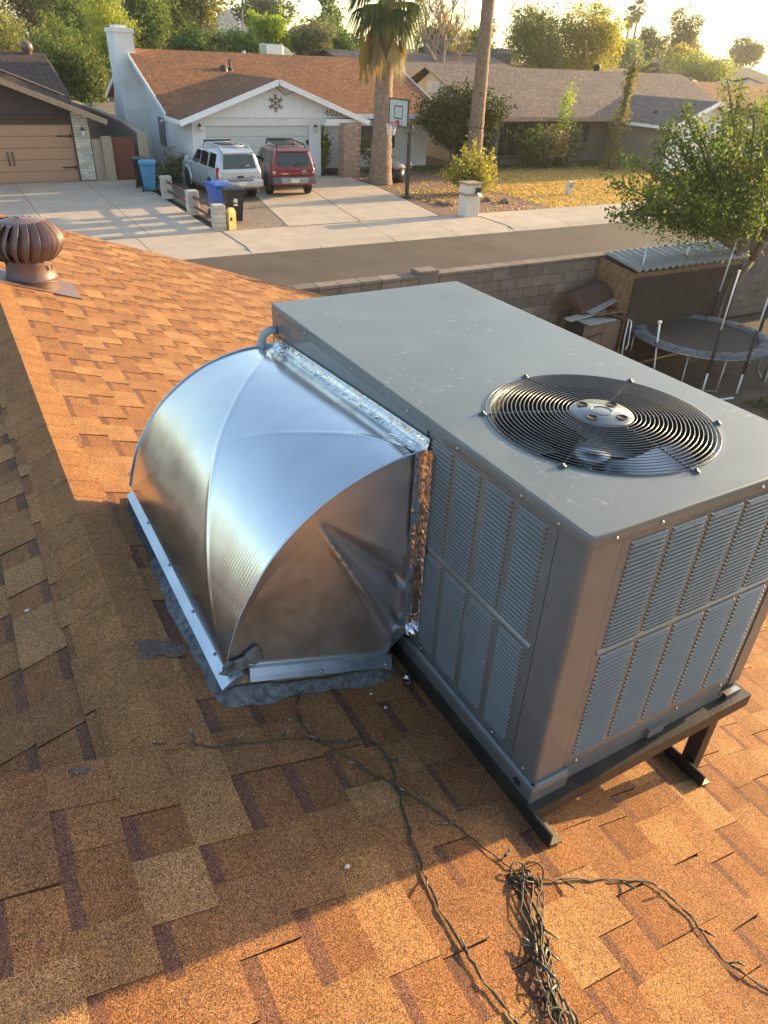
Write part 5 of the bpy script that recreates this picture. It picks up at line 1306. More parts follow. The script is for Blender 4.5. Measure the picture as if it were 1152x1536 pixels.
# wheelie bins
def bin_(label, x, y, rz, body, lid, s=1.0, logo=False):
    root = empty('wheelie_bin', label, 'bin', (x, y, .03), rz)
    b = MB().loft([[(-.22, -.26, .06), (.22, -.26, .06), (.22, .22, .06), (-.22, .22, .06)], [(-.24, -.30, .35), (.24, -.30, .35), (.24, .27, .35), (-.24, .27, .35)], [(-.30, -.37, .98), (.30, -.37, .98), (.30, .33, .98), (-.30, .33, .98)],
                   [(-.325, -.40, .99), (.325, -.40, .99), (.325, .36, .99), (-.325, .36, .99)], [(-.325, -.40, 1.04), (.325, -.40, 1.04), (.325, .36, 1.04), (-.325, .36, 1.04)]]).build('body', MAT[body], root)
    l = MB().loft([[(-.34, -.43, 1.045), (.34, -.43, 1.045), (.34, .38, 1.045), (-.34, .38, 1.045)], [(-.33, -.42, 1.075), (.33, -.42, 1.075), (.33, .37, 1.085), (-.33, .37, 1.085)], [(-.22, -.28, 1.115), (.22, -.28, 1.115), (.22, .24, 1.12), (-.22, .24, 1.12)]]).build('lid', MAT[lid], root)
    MB().tube([(-.28, .40, 1.02), (.28, .40, 1.02)], .02, 7).build('handle', MAT[lid], root)
    for sx in (-.27, .27): MB().lathe([(.03, -.03), (.125, -.03), (.125, .03), (.03, .03)], (sx, .27, .105), 16, axis='X', cap=True).build('wheel', MAT['black'], root)
    if logo:
        MB().lathe([(0, -.001), (.075, -.001), (.075, .006), (0, .006)], (0, -.365, .72), 14, axis='Y').box((-.07, -.366, .56), (.07, -.345, .62)).build('emblem', MAT['plate'], root)
    return root
bin_('pale blue wheelie bin standing in front of the red gate', 7.36, 31.9, 2.9, 'bluebin', 'bluebin')
bin_('black wheelie bin half hidden behind the pale blue one', 7.34, 33.0, 3.0, 'black', 'black')
bin_('royal blue wheelie bin behind the last fence post', 8.35, 26.1, .15, 'royalbin', 'royalbin')
bin_('black wheelie bin with a white emblem in front of the royal blue one', 8.5, 25.05, -.12, 'black', 'black', logo=True)
# ================================================================== sport utility vehicles
def suv(label, x, y, rz, paint, roofrail, red=False):
    """x forward, rear at -2.2; heading +Y after the turn"""
    root = empty('parked_suv', label, 'suv', (x, y, .03), rz + PI / 2)
    def part(mb, name, m, parent=root): return mb.build(name, MAT[m], parent)
    # stations: x, bottom z, belt z, roof z, half width bottom, half width belt, half width roof
    stn = [(2.24, .48, .78, .80, .62, .72, .66), (2.18, .40, .92, .96, .76, .82, .74), (1.9, .36, 1.00, 1.05, .84, .87, .78), (1.2, .34, 1.05, 1.10, .86, .89, .80), (.98, .34, 1.06, 1.12, .86, .89, .80),
           (.30, .34, 1.07, 1.66, .87, .90, .66), (.10, .34, 1.07, 1.71, .87, .90, .66), (-.6, .34, 1.08, 1.74, .87, .90, .66), (-.75, .34, 1.08, 1.79, .87, .90, .67), (-1.6, .36, 1.09, 1.78, .87, .90, .67), (-2.0, .40, 1.09, 1.74, .86, .89, .67), (-2.10, .42, 1.08, 1.70, .85, .88, .66), (-2.20, .55, 1.06, 1.16, .82, .86, .80), (-2.22, .60, 1.0, 1.04, .80, .84, .80)]
    rings = []
    for (sx, z0, zb_, zr, wb_, wm, wr) in stn:
        h = [(-wb_ + .04, z0), (-wb_, z0 + .07), (-wm - .005, z0 + (zb_ - z0) * .45), (-wm, zb_ - .04), (-wm + .02, zb_), (-(wm + (wr - wm) * .86), zb_ + (zr - zb_) * .84), (-wr + .04, zr - .025), (-wr * .6, zr + .0)]
        rings.append([(sx, yy, zz_) for yy, zz_ in h] + [(sx, -yy, zz_) for yy, zz_ in reversed(h)])
    part(MB().loft(rings, sm=True), 'body', paint)
    wmo = lambda sx, z: .9 - .0 if z < 1.08 else .885 - (z - 1.08) * .285
    def sidewin(x0, x1, x2, x3, z0, z1, s_, nm):
        # lower edge x0..x1, upper edge x3..x2
        pts_ = [(x0, s_ * (.898 - .02 + .006 - (z0 - 1.08) * .0), z0)]
        q = lambda xx, zz_: (xx, s_ * (.892 - (zz_ - 1.07) * .315), zz_)
        a = [q(x0, z0), q(x1, z0), q(x2, z1), q(x3, z1)]
        part(MB().slab(a, .02, d=(0, -s_, 0)), nm, 'glass')
    for s_ in (1, -1):
        sidewin(.72, -.12, -.10, .30, 1.13, 1.58, s_, 'door_window'); sidewin(-.24, -1.0, -.98, -.22, 1.13, 1.60, s_, 'door_window'); sidewin(-1.14, -1.82, -1.78, -1.12, 1.14, 1.62, s_, 'quarter_window')
        for wx in (1.38, -1.28):
            arch = MB()
            arch.loft([[(wx + r * math.cos(a), s_ * yo, .40 + r * math.sin(a)) for a in np.linspace(-.35, PI + .35, 15)] for r, yo in ((.395, .86), (.40, .925), (.47, .93), (.50, .88))], cap=False, closed=False)
            part(arch, 'wheel_arch', 'cladding' if red else paint)
            part(MB().lathe([(0, -.0), (.385, 0), (.385, .02), (0, .02)], (wx, s_ * .895 - .01, .40), 20, axis='Y'), 'wheel_well', 'black')
            w = part(MB().lathe([(.22, -.11), (.33, -.115), (.365, -.085), (.37, 0), (.365, .085), (.33, .115), (.22, .11)], (wx, s_ * .80, .37), 24, axis='Y'), 'wheel', 'tyre')
            MB().lathe([(.225, .0), (.225, s_ * .10), (.19, s_ * .10), (.17, s_ * .06), (.06, s_ * .085), (0, s_ * .09)], (wx, s_ * .80, .37), 20, axis='Y').build('rim', MAT['rim'], w)
        mr = part(MB().box((.62, s_ * 1.06 - .10, 1.12), (.76, s_ * 1.06 + .10, 1.30), bev=.03).box((.66, min(s_ * .86, s_ * .98), 1.15), (.72, max(s_ * .86, s_ * .98), 1.20)), 'wing_mirror', 'black' if red else 'silver')
        part(MB().box((-.12, s_ * .905 - .008, .98), (.04, s_ * .905 + .008, 1.02), bev=.004).box((-1.12, s_ * .905 - .008, .99), (-.98, s_ * .905 + .008, 1.03), bev=.004), 'door_handle', 'black' if red else paint)
        for xx in (.80, -.18, -1.05): part(MB().box((xx - .004, s_ * .897 - .01, .5), (xx + .004, s_ * .897 + .0105, 1.07)), 'door_gap', 'black')
        part(MB().box((-1.0, s_ * .93 - .05, .36), (1.0, s_ * .93 + .05, .41), bev=.02), 'side_step', 'cladding')
        lens = part(MB().slab([(-2.205, s_ * .88, .80), (-2.165, s_ * .88, 1.20), (-2.175, s_ * .73, 1.20), (-2.23, s_ * .73, .80)], .05, d=(1, 0, 0)).slab([(-2.205, s_ * .885, .80), (-2.165, s_ * .885, 1.20), (-2.03, s_ * .90, 1.20), (-2.06, s_ * .91, .80)], .04, d=(0, -s_, 0)), 'tail_light', 'redlens')
        MB().slab([(-2.237, s_ * .86, .90), (-2.232, s_ * .86, .97), (-2.232, s_ * .75, .97), (-2.237, s_ * .75, .90)], .01, d=(1, 0, 0)).build('indicator', MAT['plate'], lens)
        # roof rack rails
        part(MB().tube([(.05, s_ * .56, 1.73), (-.05, s_ * .56, 1.85), (-.5, s_ * .57, 1.87), (-1.7, s_ * .57, 1.88), (-1.95, s_ * .57, 1.77)], .03, 8), 'roof_rail', roofrail)
    for xx in (-.2, -.7, -1.2, -1.65): part(MB().tube([(xx, -.56, 1.87), (xx, .56, 1.87)], .02, 6), 'rack_bar', roofrail if xx in (-.2, -1.65) else 'black')
    part(MB().box((-.12, -.56, 1.84), (.10, .56, 1.93), bev=.03), 'rack_basket', 'black')
    # tailgate: window, wiper, spoiler, bumper, plate, emblem
    part(MB().slab([(-2.205, -.68, 1.14), (-2.205, .68, 1.14), (-2.128, .58, 1.62), (-2.128, -.58, 1.62)], .04, d=(1, 0, 0)), 'rear_window', 'glass')
    part(MB().slab([(-2.19, -.62, 1.70), (-2.19, .62, 1.70), (-2.0, .60, 1.765), (-2.0, -.60, 1.765)], .05), 'rear_spoiler', paint)
    part(MB().tube([(-2.222, .0, 1.16), (-2.20, -.12, 1.24), (-2.195, -.40, 1.26)], .014, 5), 'wiper', 'black')
    part(MB().loft([[(-2.10, yy, .50), (-2.34, yy * .98, .52), (-2.37, yy * .96, .60), (-2.37, yy * .96, .70), (-2.33, yy * .97, .76), (-2.10, yy, .76)] for yy in (-.90, -.5, 0, .5, .90)]), 'bumper', 'cladding' if red else 'silver')
    if red: part(MB().box((-2.39, -.55, .545), (-2.30, .55, .75), bev=.02), 'bumper_step', 'greyboard')
    else: part(MB().box((-2.372, -.5, .735), (-2.2, .5, .775), bev=.01), 'bumper_step', 'cladding')
    part(MB().box((-2.40 if red else -2.38, -.17, .575), (-2.385 if red else -2.365, .17, .715), bev=.004), 'licence_plate', 'plate')
    part(MB().loft([[(-2.222, yy, .80), (-2.236, yy, .84), (-2.236, yy, 1.02), (-2.215, yy, 1.09)] for yy in (-.70, .70)], closed=True), 'tailgate', paint)
    if red:
        part(MB().tube([(-2.243, -.42 + .065 * math.cos(2 * PI * k / 20), .96 + .065 * math.sin(2 * PI * k / 20)) for k in range(20)], .010, 6, closed=True).box((-2.247, -.50, .945), (-2.239, -.34, .975)), 'emblem', 'chrome')
        part(MB().box((-2.243, .22, .86), (-2.237, .52, .90)), 'badge', 'chrome'); part(MB().box((-2.241, -.62, .85), (-2.237, -.30, .90)), 'badge', 'cladding')
    else:
        part(MB().box((-2.246, -.13, .825), (-2.236, .13, .90), bev=.004), 'handle_recess', 'black'); part(MB().box((-2.240, -.62, .84), (-2.236, -.36, .865)), 'badge', 'cladding')
    part(MB().tube([(-2.30, -.55, .42), (-1.9, -.5, .42)], .03, 8), 'exhaust', 'iron')
    part(MB().box((-2.1, -.75, .36), (2.1, .75, .6)), 'underbody', 'black')
    # front: lamps, grille, windscreen
    part(MB().slab([(.92, -.74, 1.12), (.92, .74, 1.12), (.36, .60, 1.60), (.36, -.60, 1.60)], .02), 'windscreen', 'glass')
    part(MB().box((2.20, -.5, .62), (2.26, .5, .84), bev=.01), 'grille', 'black')
    for s_ in (1, -1): part(MB().box((2.14, s_ * .62 - .14, .68), (2.235, s_ * .62 + .14, .86), bev=.02), 'headlight', 'lantern')
    return root
suv('silver suv with a roof rack parked on the gravel strip', 9.98, 30.85, .04, 'silver', 'silver')
suv('dark red suv with a black roof rack parked beside the silver one', 12.72, 31.05, -.15, 'redpaint', 'black', True)

# ================================================================== basketball hoop
bh = empty('basketball_hoop', 'black pole basketball hoop with a clear backboard beside the driveway', 'basketball hoop', (16.95, 27.6, .03))
def bhp(mb, name, m, parent=bh): return mb.build(name, MAT[m], parent)
bhp(MB().box((-.065, -.065, .02), (.065, .065, 2.45), bev=.012).box((-.16, -.16, 0), (.16, .16, .03)), 'pole', 'iron')
nrm = Vector((-.995, -.10, 0)); edg = Vector((.10, -.995, 0)); bc = Vector((-.62, -.08, 3.13))
bd = bhp(MB().slab([bc + edg * .62 + Vector((0, 0, .44)), bc - edg * .62 + Vector((0, 0, .44)), bc - edg * .62 - Vector((0, 0, .44)), bc + edg * .62 - Vector((0, 0, .44))], .03, d=-nrm), 'backboard', 'board')
fr = MB()
for a, b in (((.62, .46), (-.62, .46)), ((-.62, .46), (-.62, -.46)), ((-.62, -.46), (.62, -.46)), ((.62, -.46), (.62, .46))):
    fr.bar(bc + edg * a[0] + Vector((0, 0, a[1])), bc + edg * b[0] + Vector((0, 0, b[1])), .045, .045)
fr.build('board_frame', MAT['iron'], bd)
lnm = MB()
for a, b in (((.27, .22), (-.27, .22)), ((-.27, .22), (-.27, -.20)), ((-.27, -.20), (.27, -.20)), ((.27, -.20), (.27, .22))):
    lnm.bar(bc + nrm * .006 + edg * a[0] + Vector((0, 0, a[1])), bc + nrm * .006 + edg * b[0] + Vector((0, 0, b[1])), .004, .04)
lnm.build('target_square', MAT['iron'], bd)
rc = bc + nrm * .32 + Vector((0, 0, -.34)); ringp = [rc + Vector((.23 * math.cos(2 * PI * k / 28), .23 * math.sin(2 * PI * k / 28), 0)) for k in range(28)]
rm_ = bhp(MB().tube(ringp, .013, 7, closed=True).bar(bc + Vector((0, 0, -.34)), rc - nrm * .22, .18, .04).box(tuple(bc + Vector((-.06, -.06, -.42))), tuple(bc + Vector((.06, .06, -.26)))), 'rim', 'rimred')
nt_ = MB()
for k_ in range(14):
    for sgn in (1, -1):
        nt_.tube([rc + Vector(((.225 - .10 * t) * math.cos(2 * PI * k_ / 14 + sgn * t * .9), (.225 - .10 * t) * math.sin(2 * PI * k_ / 14 + sgn * t * .9), -.45 * t)) for t in np.linspace(0, 1, 6)], .008, 4)
nt_.build('net', MAT['net'], rm_)
bhp(MB().bar((-.05, 0, 2.35), tuple(bc - nrm * .04 + Vector((0, 0, -.30))), .05, .07).bar((.0, 0, 2.75), tuple(bc - nrm * .04 + Vector((0, 0, .12))), .05, .07).bar((0, 0, 2.3), (.02, .0, 2.8), .06, .06).tube([(.02, 0, 2.8), (.25, .1, 2.5), (.1, .05, 2.3)], .02, 6), 'arm', 'iron')
bhp(MB().box(tuple(bc * .5 + Vector((-.06, -.05, 1.14))), tuple(bc * .5 + Vector((.05, .05, 1.30)))), 'spring_label', 'rimred')
bhp(MB().tube([(.07, 0, 1.35), (.22, .05, 1.2), (.28, .06, 1.05), (.12, .02, 1.15)], .016, 6), 'crank', 'chrome')

# mailbox pier, marker, trash pile
mp = empty('mailbox_pier', 'white stucco mailbox pier with a flat tan cap by the kerb', 'mailbox', (17.25, 23.55, 0))
MB().box((-.31, -.27, -.1), (.31, .27, 1.12), bev=.015).build('pier', MAT['stucco'], mp); MB().box((-.36, -.32, 1.122), (.36, .32, 1.19), bev=.012).build('cap', MAT['tantrim'], mp)
MB().box((-.34, -.30, .74), (.34, .30, .82), bev=.01).build('band', MAT['tantrim'], mp)
b = MB().box((.05, -.34, .83), (.27, -.26, 1.03), bev=.01).build('letter_box', MAT['black'], mp)
MB().slab([(.07, -.345, .86), (.25, -.345, .86), (.29, -.46, .74), (.11, -.46, .74)], .01).build('flap', MAT['whitetrim'], b)
ub = empty('utility_marker', 'short pale post standing in the dry lawn', 'post', (24.85, 26.35, 0))
MB().box((-.12, -.10, -.05), (.12, .10, .56), bev=.012).build('post_body', MAT['stucco'], ub); MB().box((-.10, -.105, .30), (.10, -.101, .50)).build('plate', MAT['greyboard'], ub)
tb_ = empty('yard_tub', 'dark tub with rags beside the palm trunk', 'tub', (18.75, 31.6, 0))
MB().lathe([(0, 0), (.36, 0), (.42, .62), (.39, .62), (.34, .05), (0, .05)], seg=18).build('body', MAT['black'], tb_)
mb = MB().lathe([(0, .60), (.35, .60), (.46, .66), (.30, .80), (0, .76)], seg=14); mb.v = [(a + R(-.05, .05), b + R(-.05, .05), c + R(-.04, .04)) for a, b, c in mb.v]; mb.build('rag', MAT['greyboard'], tb_)
# rocks edging the bed
RL = ['rock nearest the hoop pole foot', 'largest rock in the cluster near the hoop pole', 'smallest rock of the cluster right of the hoop pole', 'rock left of the sunlit shrub', 'largest rock in front of the sunlit shrub', 'flat rock at the driveway edge behind the hoop pole']
for i, (x, y, s_) in enumerate(((17.6, 26.0, .16), (17.75, 25.6, .2), (18.1, 25.9, .14), (20.0, 26.0, .18), (20.5, 25.4, .22), (17.5, 26.6, .12))):
    bmx = bmesh.new(); bmesh.ops.create_icosphere(bmx, subdivisions=2, radius=s_)
    for v in bmx.verts: v.co = Vector((v.co.x * R(.8, 1.25), v.co.y * R(.8, 1.25), v.co.z * R(.5, .7)))
    me = bpy.data.meshes.new('rock'); bmx.to_mesh(me); bmx.free(); me.materials.append(MAT['redgravel'])
    tag(inst('rock', me, None, (x, y, .05)), RL[i], 'rock', 'rocks edging the gravel bed')

# ================================================================== palms
def frond_fan(mb_v, mb_c, base, d, length, cols, spread=.9, n_=22, droop=.5, width=.05):
    """one fan leaf: leaflets radiating from the tip of the stalk"""
    d = Vector(d).normalized(); side = d.cross(Vector((0, 0, 1)))
    if side.length < .05: side = Vector((1, 0, 0))
    side.normalize(); up = side.cross(d)
    hub = Vector(base) + d * length * .45; c = cols[random.randrange(len(cols))]
    for i in range(n_):
        a = (i / (n_ - 1) - .5) * 2 * spread; q = (d * math.cos(a) + side * math.sin(a)).normalized(); L_ = length * .62 * (1 - .25 * abs(a)) * R(.85, 1.1)
        m_ = hub + q * L_ * .55 + up * .02; e = hub + q * L_ * .9 + Vector((0, 0, -1)) * droop * L_ * R(.4, .8); w = (side * math.cos(a) - d * math.sin(a)) * width
        k = R(.75, 1.25); cc = (c[0] * k, c[1] * k, c[2] * k)
        mb_v.append([hub, m_ + w, e, m_ - w]); mb_c.append(cc)
    s2 = side * .02; mb_v.append([Vector(base) - s2, Vector(base) + s2, hub + s2, hub - s2]); mb_c.append(cols[0])
def fan_palm(name, label, x, y, r0, r1, h, nf, fl_, skirt=0, lean=(0, 0), group=None, flare=True):
    root = empty(name, label, 'palm tree', (x, y, 0), 0, group)
    rings = 46; mb = MB(); L_ = []
    for i in range(rings):
        t = i / (rings - 1); r_ = r1 + (r0 - r1) * ((1 - t) ** 4 * .6 + (1 - t) * .25 if flare else (1 - t)); r_ *= 1 + (.035 if i % 2 else -.02) + R(-.015, .015)
        L_.append([(lean[0] * t * t * h * .0 + lean[0] * t + r_ * math.cos(2 * PI * k / 16) * R(.97, 1.03), lean[1] * t + r_ * math.sin(2 * PI * k / 16) * R(.97, 1.03), t * h - .1) for k in range(16)])
    mb.loft(L_, sm=True).build('trunk', MAT['palmbark'], root)
    V, C = [], []; top_ = Vector((lean[0], lean[1], h))
    G_ = [(.10, .13, .05), (.13, .15, .06), (.08, .11, .045)]; D_ = [(.30, .22, .10), (.36, .27, .12), (.24, .17, .08)]
    for i in range(nf):
        a = i * 2.39996; el = math.radians(75 - 125 * (i / nf)); d = Vector((math.cos(a) * math.cos(el), math.sin(a) * math.cos(el), math.sin(el)))
        frond_fan(V, C, top_ + Vector((0, 0, -.25 * i / nf)), d, fl_ * R(.85, 1.1), G_, droop=.5 + .4 * i / nf)
    for i in range(skirt):
        a = R(0, 2 * PI); d = Vector((math.cos(a) * .30, math.sin(a) * .30, -1)); z = h - R(.1, 1.0)
        frond_fan(V, C, Vector((lean[0] + math.cos(a) * r1, lean[1] + math.sin(a) * r1, z)), d, fl_ * R(.8, 1.05), D_, spread=.45, n_=12, droop=.3, width=.04)
    fast_quads('crown', np.array([[tuple(p) for p in q] for q in V], dtype=np.float32), np.array(C), MAT['leaf'], root)
    return root
p1 = fan_palm('fan_palm', 'fan palm with drooping fronds and a thick grey trunk beside the basketball hoop', 17.8, 31.4, .62, .345, 7.2, 46, 2.1, 20, (.05, .0))
# long dead flower stalks hanging from the crown
for k_ in range(6):
    mbv, mbc = [], []; bx = -1.25 + .16 * k_ + R(-.06, .06); z0 = R(5.6, 6.0); L_ = R(1.0, 1.75); prev_ = None
    for q in range(80):
        t = q / 80; p = Vector((bx + .08 * math.sin(3 * t + k_) + R(-.05, .05), R(-.06, .06), z0 - L_ * t)); e = p + Vector((R(-.05, .05), R(-.05, .05), -R(.08, .2))); w = Vector((.022, 0, 0))
        mbv.append([p - w, p + w, e + w, e - w]); mbc.append((.42 * R(.8, 1.2), .29 * R(.8, 1.2), .09))
    me_ = MB()
    for q_, c_ in zip(mbv, mbc): me_.add(q_, [(0, 1, 2, 3)], c_)
    me_.tube([(bx + .08 * math.sin(3 * t + k_), 0, z0 - L_ * t) for t in np.linspace(0, 1, 12)], .02, 5, (.34, .24, .08))
    o = me_.build('flower_stalk', MAT['leaf'], p1, fix=False); o['kind'] = 'stuff'
fan_palm('fan_palm', 'tall bare palm trunk leaning slightly right in front of the grey house', 23.95, 32.7, .50, .27, 12.5, 40, 2.2, 24, (.0, 0))
for (x, y, h, lb) in ((141.5, 140, 14.6, 'far slender palm on the skyline, the lower left one of the pair'), (145.2, 141, 15.9, 'far slender palm on the skyline, the taller right one of the pair')):
    fan_palm('skyline_palm', lb, x, y, .3, .22, h, 34, 2.3, 18, (R(-.4, .4), 0), 'palms on the skyline', False)
fan_palm('skyline_palm', 'tiny far palm just right of the bare palm trunk', 148.5, 200, .35, .25, 13.0, 26, 2.4, 10, (0, 0), 'palms on the skyline', False)
# date palm behind the white house
dp = empty('date_palm', 'date palm with arching feathery fronds behind the white house roof', 'palm tree', (18.8, 62, 0))
MB().tube([(0, 0, -.1), (0, 0, 5.2)], [.4, .32], 10).build('trunk', MAT['palmbark'], dp)
V, C = [], []
for i in range(34):
    a = i * 2.4; el = R(.15, 1.35); L_ = R(2.2, 3.0); prev = Vector((0, 0, 5.2)); d = Vector((math.cos(a) * math.cos(el), math.sin(a) * math.cos(el), math.sin(el)))
    for s_ in range(14):
        nxt = prev + d * L_ / 14; d = (d + Vector((0, 0, -.11))).normalized(); sd_ = d.cross(Vector((0, 0, 1))).normalized()
        for sg in (1, -1):
            e = nxt + sd_ * sg * .42 * (1 - s_ / 18) + d * .25 + Vector((0, 0, .06)); V.append([prev, prev.lerp(nxt, .6), e, prev.lerp(e, .5)]); k = R(.7, 1.3); C.append((.10 * k, .13 * k, .05 * k))
        prev = nxt
fast_quads('crown', np.array([[tuple(p) for p in q] for q in V], dtype=np.float32), np.array(C), MAT['leaf'], dp)

# ================================================================== front yard planting
jp = empty('juniper_tree', 'round dark green clipped juniper tree with twisting bare trunks', 'tree', (23.9, 34.4, 0))
P_, Lb = crown_pts(17000, (0.25, 0, 2.15), (2.65, 1.9, 1.5), 18, .6)
V, C = leaves(P_, .16, [(.024, .032, .009), (.032, .042, .011), (.017, .025, .008), (.05, .058, .015)], .45); fast_quads('crown', V, C, MAT['needle'], jp)
mb = MB()
for k_ in range(7):
    a = R(0, 6.28); l = Vector(Lb[k_ % len(Lb)]); mb.tube([(R(-.15, .15), R(-.15, .15), -.1), (math.cos(a) * .35, math.sin(a) * .3, .6), l * .6 + Vector((0, 0, .1)), l], [.13, .10, .07, .03], 6)
mb.build('trunk', MAT['bark'], jp)
def shrub(name, label, x, y, w, h, n, size, kind, mat='leaf', droop=0, cat='shrub', stems=8, dz=.5, upright=False, group=None):
    root = empty(name, label, cat, (x, y, 0), 0, group)
    P_, Lb = crown_pts(n, (0, 0, h * dz), (w, w * .8, h * .55), 12, .35)
    if upright: P_ = np.concatenate([P_] + [np.array(l) + RNG.normal(size=(n // 30, 3)) * np.array([.06, .06, .28]) + np.array([0, 0, .3]) for l in Lb])
    P_[:, 2] = np.abs(P_[:, 2]) + .02
    V, C = leaves(P_, size, LEAFC[kind] if isinstance(kind, str) else kind, .45, droop); fast_quads('foliage', V, C, MAT[mat], root)
    mb = MB()
    for k_ in range(stems): l = Vector(Lb[k_ % len(Lb)]); mb.tube([(R(-.1, .1), R(-.1, .1), -.05), l * .5, l], [.03, .022, .01], 5)
    mb.build('stem', MAT['bark'], root); return root
shrub('oleander_shrub', 'sunlit yellow green shrub behind the mailbox pier', 20.4, 27.9, 1.35, 1.6, 5200, .12, [(.17, .16, .045), (.20, .18, .05), (.12, .125, .035)], 'leafgold', upright=True)
shrub('vine_bush', 'tall straggly vine bush in front of the grey house windows', 30.1, 34.6, 2.5, 2.6, 9500, .14, [(.05, .075, .022), (.07, .09, .025), (.04, .06, .02)], stems=10)
shrub('dead_vine', 'dry brown dead vine hanging in the middle of the vine bush', 30.0, 33.7, 1.0, 2.4, 2000, .14, 'dead', droop=1.2, stems=5)
shrub('sprout', 'bright lime sprouts rising above the vine bush', 31.3, 34.4, .55, 3.0, 700, .13, 'bright', 'leafgold', dz=.82, stems=4)
shrub('leafy_plant', 'dark leafy plant growing against the left wall of the white house', 9.2, 34.6, .7, 1.2, 1500, .12, 'grey')
shrub('low_shrub', 'low dark green shrub behind the far fence posts', 8.5, 33.2, .75, .6, 1400, .10, 'dark')
shrub('porch_shrub', 'grey green bush in the porch beside the garage', 16.55, 34.9, .5, 1.15, 900, .10, 'grey')
shrub('porch_plant', 'spiky green plant left of the brick porch column', 16.6, 36.0, .7, 1.9, 700, .3, 'green', dz=.62)
shrub('bed_shrub', 'dark reddish shrub right of the palm trunk', 19.4, 34.6, 1.0, 1.5, 1800, .12, 'brown')
sg = empty('sago_palm', 'spiky sago palm between the brick column and the palm trunk', 'palm tree', (18.35, 34.9, 0)); V, C = [], []
for i in range(26):
    a = i * 2.4; el = R(.1, 1.2); d = Vector((math.cos(a) * math.cos(el), math.sin(a) * math.cos(el), math.sin(el))); prev = Vector((0, 0, .8))
    for s_ in range(8):
        nxt = prev + d * .14; d = (d + Vector((0, 0, -.10))).normalized(); sd_ = d.cross(Vector((0, 0, 1))).normalized() * .13
        V.append([prev, nxt + sd_, nxt, nxt - sd_]); k = R(.6, 1.3); C.append((.06 * k, .10 * k, .04 * k)); prev = nxt
fast_quads('crown', np.array([[tuple(p) for p in q] for q in V], dtype=np.float32), np.array(C), MAT['leaf'], sg); MB().tube([(0, 0, -.1), (0, 0, .8)], [.16, .13], 8).build('trunk', MAT['palmbark'], sg)
cyp = empty('vine_covered_post', 'tall thin dead trunk wrapped in ivy standing before the grey house', 'tree', (33.5, 32.4, 0))
P_ = np.stack([RNG.normal(0, .16, 3600), RNG.normal(0, .16, 3600), RNG.uniform(0, 5.1, 3600)], 1); f_ = .75 + 1.1 * (1 - P_[:, 2] / 5.1); P_[:, :2] *= f_[:, None] * (1 + .4 * np.sin(P_[:, 2:3] * 3.1))
P_[:, 0] += .35 * (P_[:, 2] / 5.1 - .4)
V, C = leaves(P_, .15, [(.10, .095, .03), (.13, .12, .04), (.16, .13, .05), (.07, .075, .025)], .45, .6); fast_quads('crown', V, C, MAT['leaf'], cyp)
MB().tube([(-.14, 0, -.1), (.05, 0, 2.5), (.2, 0, 5.3)], [.2, .15, .09], 8).build('trunk', MAT['bark'], cyp)

# ================================================================== grey house on the right
gh = empty('grey_house', 'long taupe house with a pinkish grey shingle roof and side wing', 'house')
def H_(mb, name, m, parent=gh): return mb.build(name, MAT[m], parent)
gable_roof(gh, 25.75, 47, 40.6, 4.68, 35.0, 2.45, 46.2, 2.45, 'roofgrey')
H_(MB().box((26.6, 36.25, -.1), (46, 45.6, 2.4)), 'wall', 'greywall')
H_(MB().loft([[(26.4, 35.8, 2.2), (26.4, 45.5, 2.2), (26.4, 40.6, 4.52)], [(26.62, 35.8, 2.2), (26.62, 45.5, 2.2), (26.62, 40.6, 4.52)]]).box((26.39, 36.0, -.1), (26.62, 45.4, 2.21)), 'gable_wall', 'creamwall')
gvn = H_(MB().box((26.36, 39.9, 3.25), (26.397, 41.3, 3.9)), 'gable_vent', 'creamwall')
for q in range(7):
    for y0 in (39.95, 40.63): MB().box((26.33, y0, 3.29 + q * .085), (26.365, y0 + .62, 3.33 + q * .085)).build('vent_slat', MAT['whitetrim'], gvn)
H_(MB().bar((25.72, 34.97, 2.37), (25.72, 40.6, 4.60), .05, .16).bar((25.72, 40.6, 4.60), (25.72, 46.22, 2.37), .05, .16), 'bargeboard', 'tantrim')
H_(MB().box((25.75, 34.94, 2.24), (36.0, 34.99, 2.43)), 'fascia', 'tantrim')
for (x0, x1, z0, z1) in ((28.0, 29.5, .35, 2.1), (33.5, 35.0, .95, 2.05)):
    w = H_(MB().box((x0, 36.19, z0), (x1, 36.24, z1)), 'window', 'greyboard'); m_ = (x0 + x1) / 2
    MB().box((x0 + .06, 36.17, z0 + .06), (m_ - .03, 36.189, z1 - .06)).build('pane', MAT['windowglass'], w); MB().box((m_ + .03, 36.17, z0 + .06), (x1 - .06, 36.189, z1 - .06)).build('pane', MAT['windowglass'], w)
H_(MB().box((27.95, 35.6, -.05), (31.2, 36.2, .28)), 'step', 'greywall')
for x0 in (27.3, 30.4, 32.8): H_(MB().box((x0, 35.3, -.05), (x0 + .18, 35.48, 2.3)), 'porch_post', 'greywall')
wgz = lambda x: 3.55 - abs(x - 39.0) * .37
gl = MB().slab([(35.75, 30.6, wgz(35.75)), (39.0, 30.6, 3.55), (39.0, 38.3, 3.55), (35.75, 35.1, wgz(35.75))], .12).build('wing_roof', MAT['roofgrey_s'], gh)
MB().slab([(39.004, 30.6, 3.55), (42.4, 30.6, wgz(42.4)), (42.4, 35.1, wgz(42.4)), (39.004, 38.3, 3.55)], .12).build('wing_roof', MAT['roofgrey_s'], gh)
H_(MB().bar((35.7, 30.57, wgz(35.7) - .08), (39, 30.57, 3.46), .05, .2).bar((39, 30.57, 3.46), (42.45, 30.57, wgz(42.45) - .08), .05, .2), 'bargeboard', 'whitetrim')
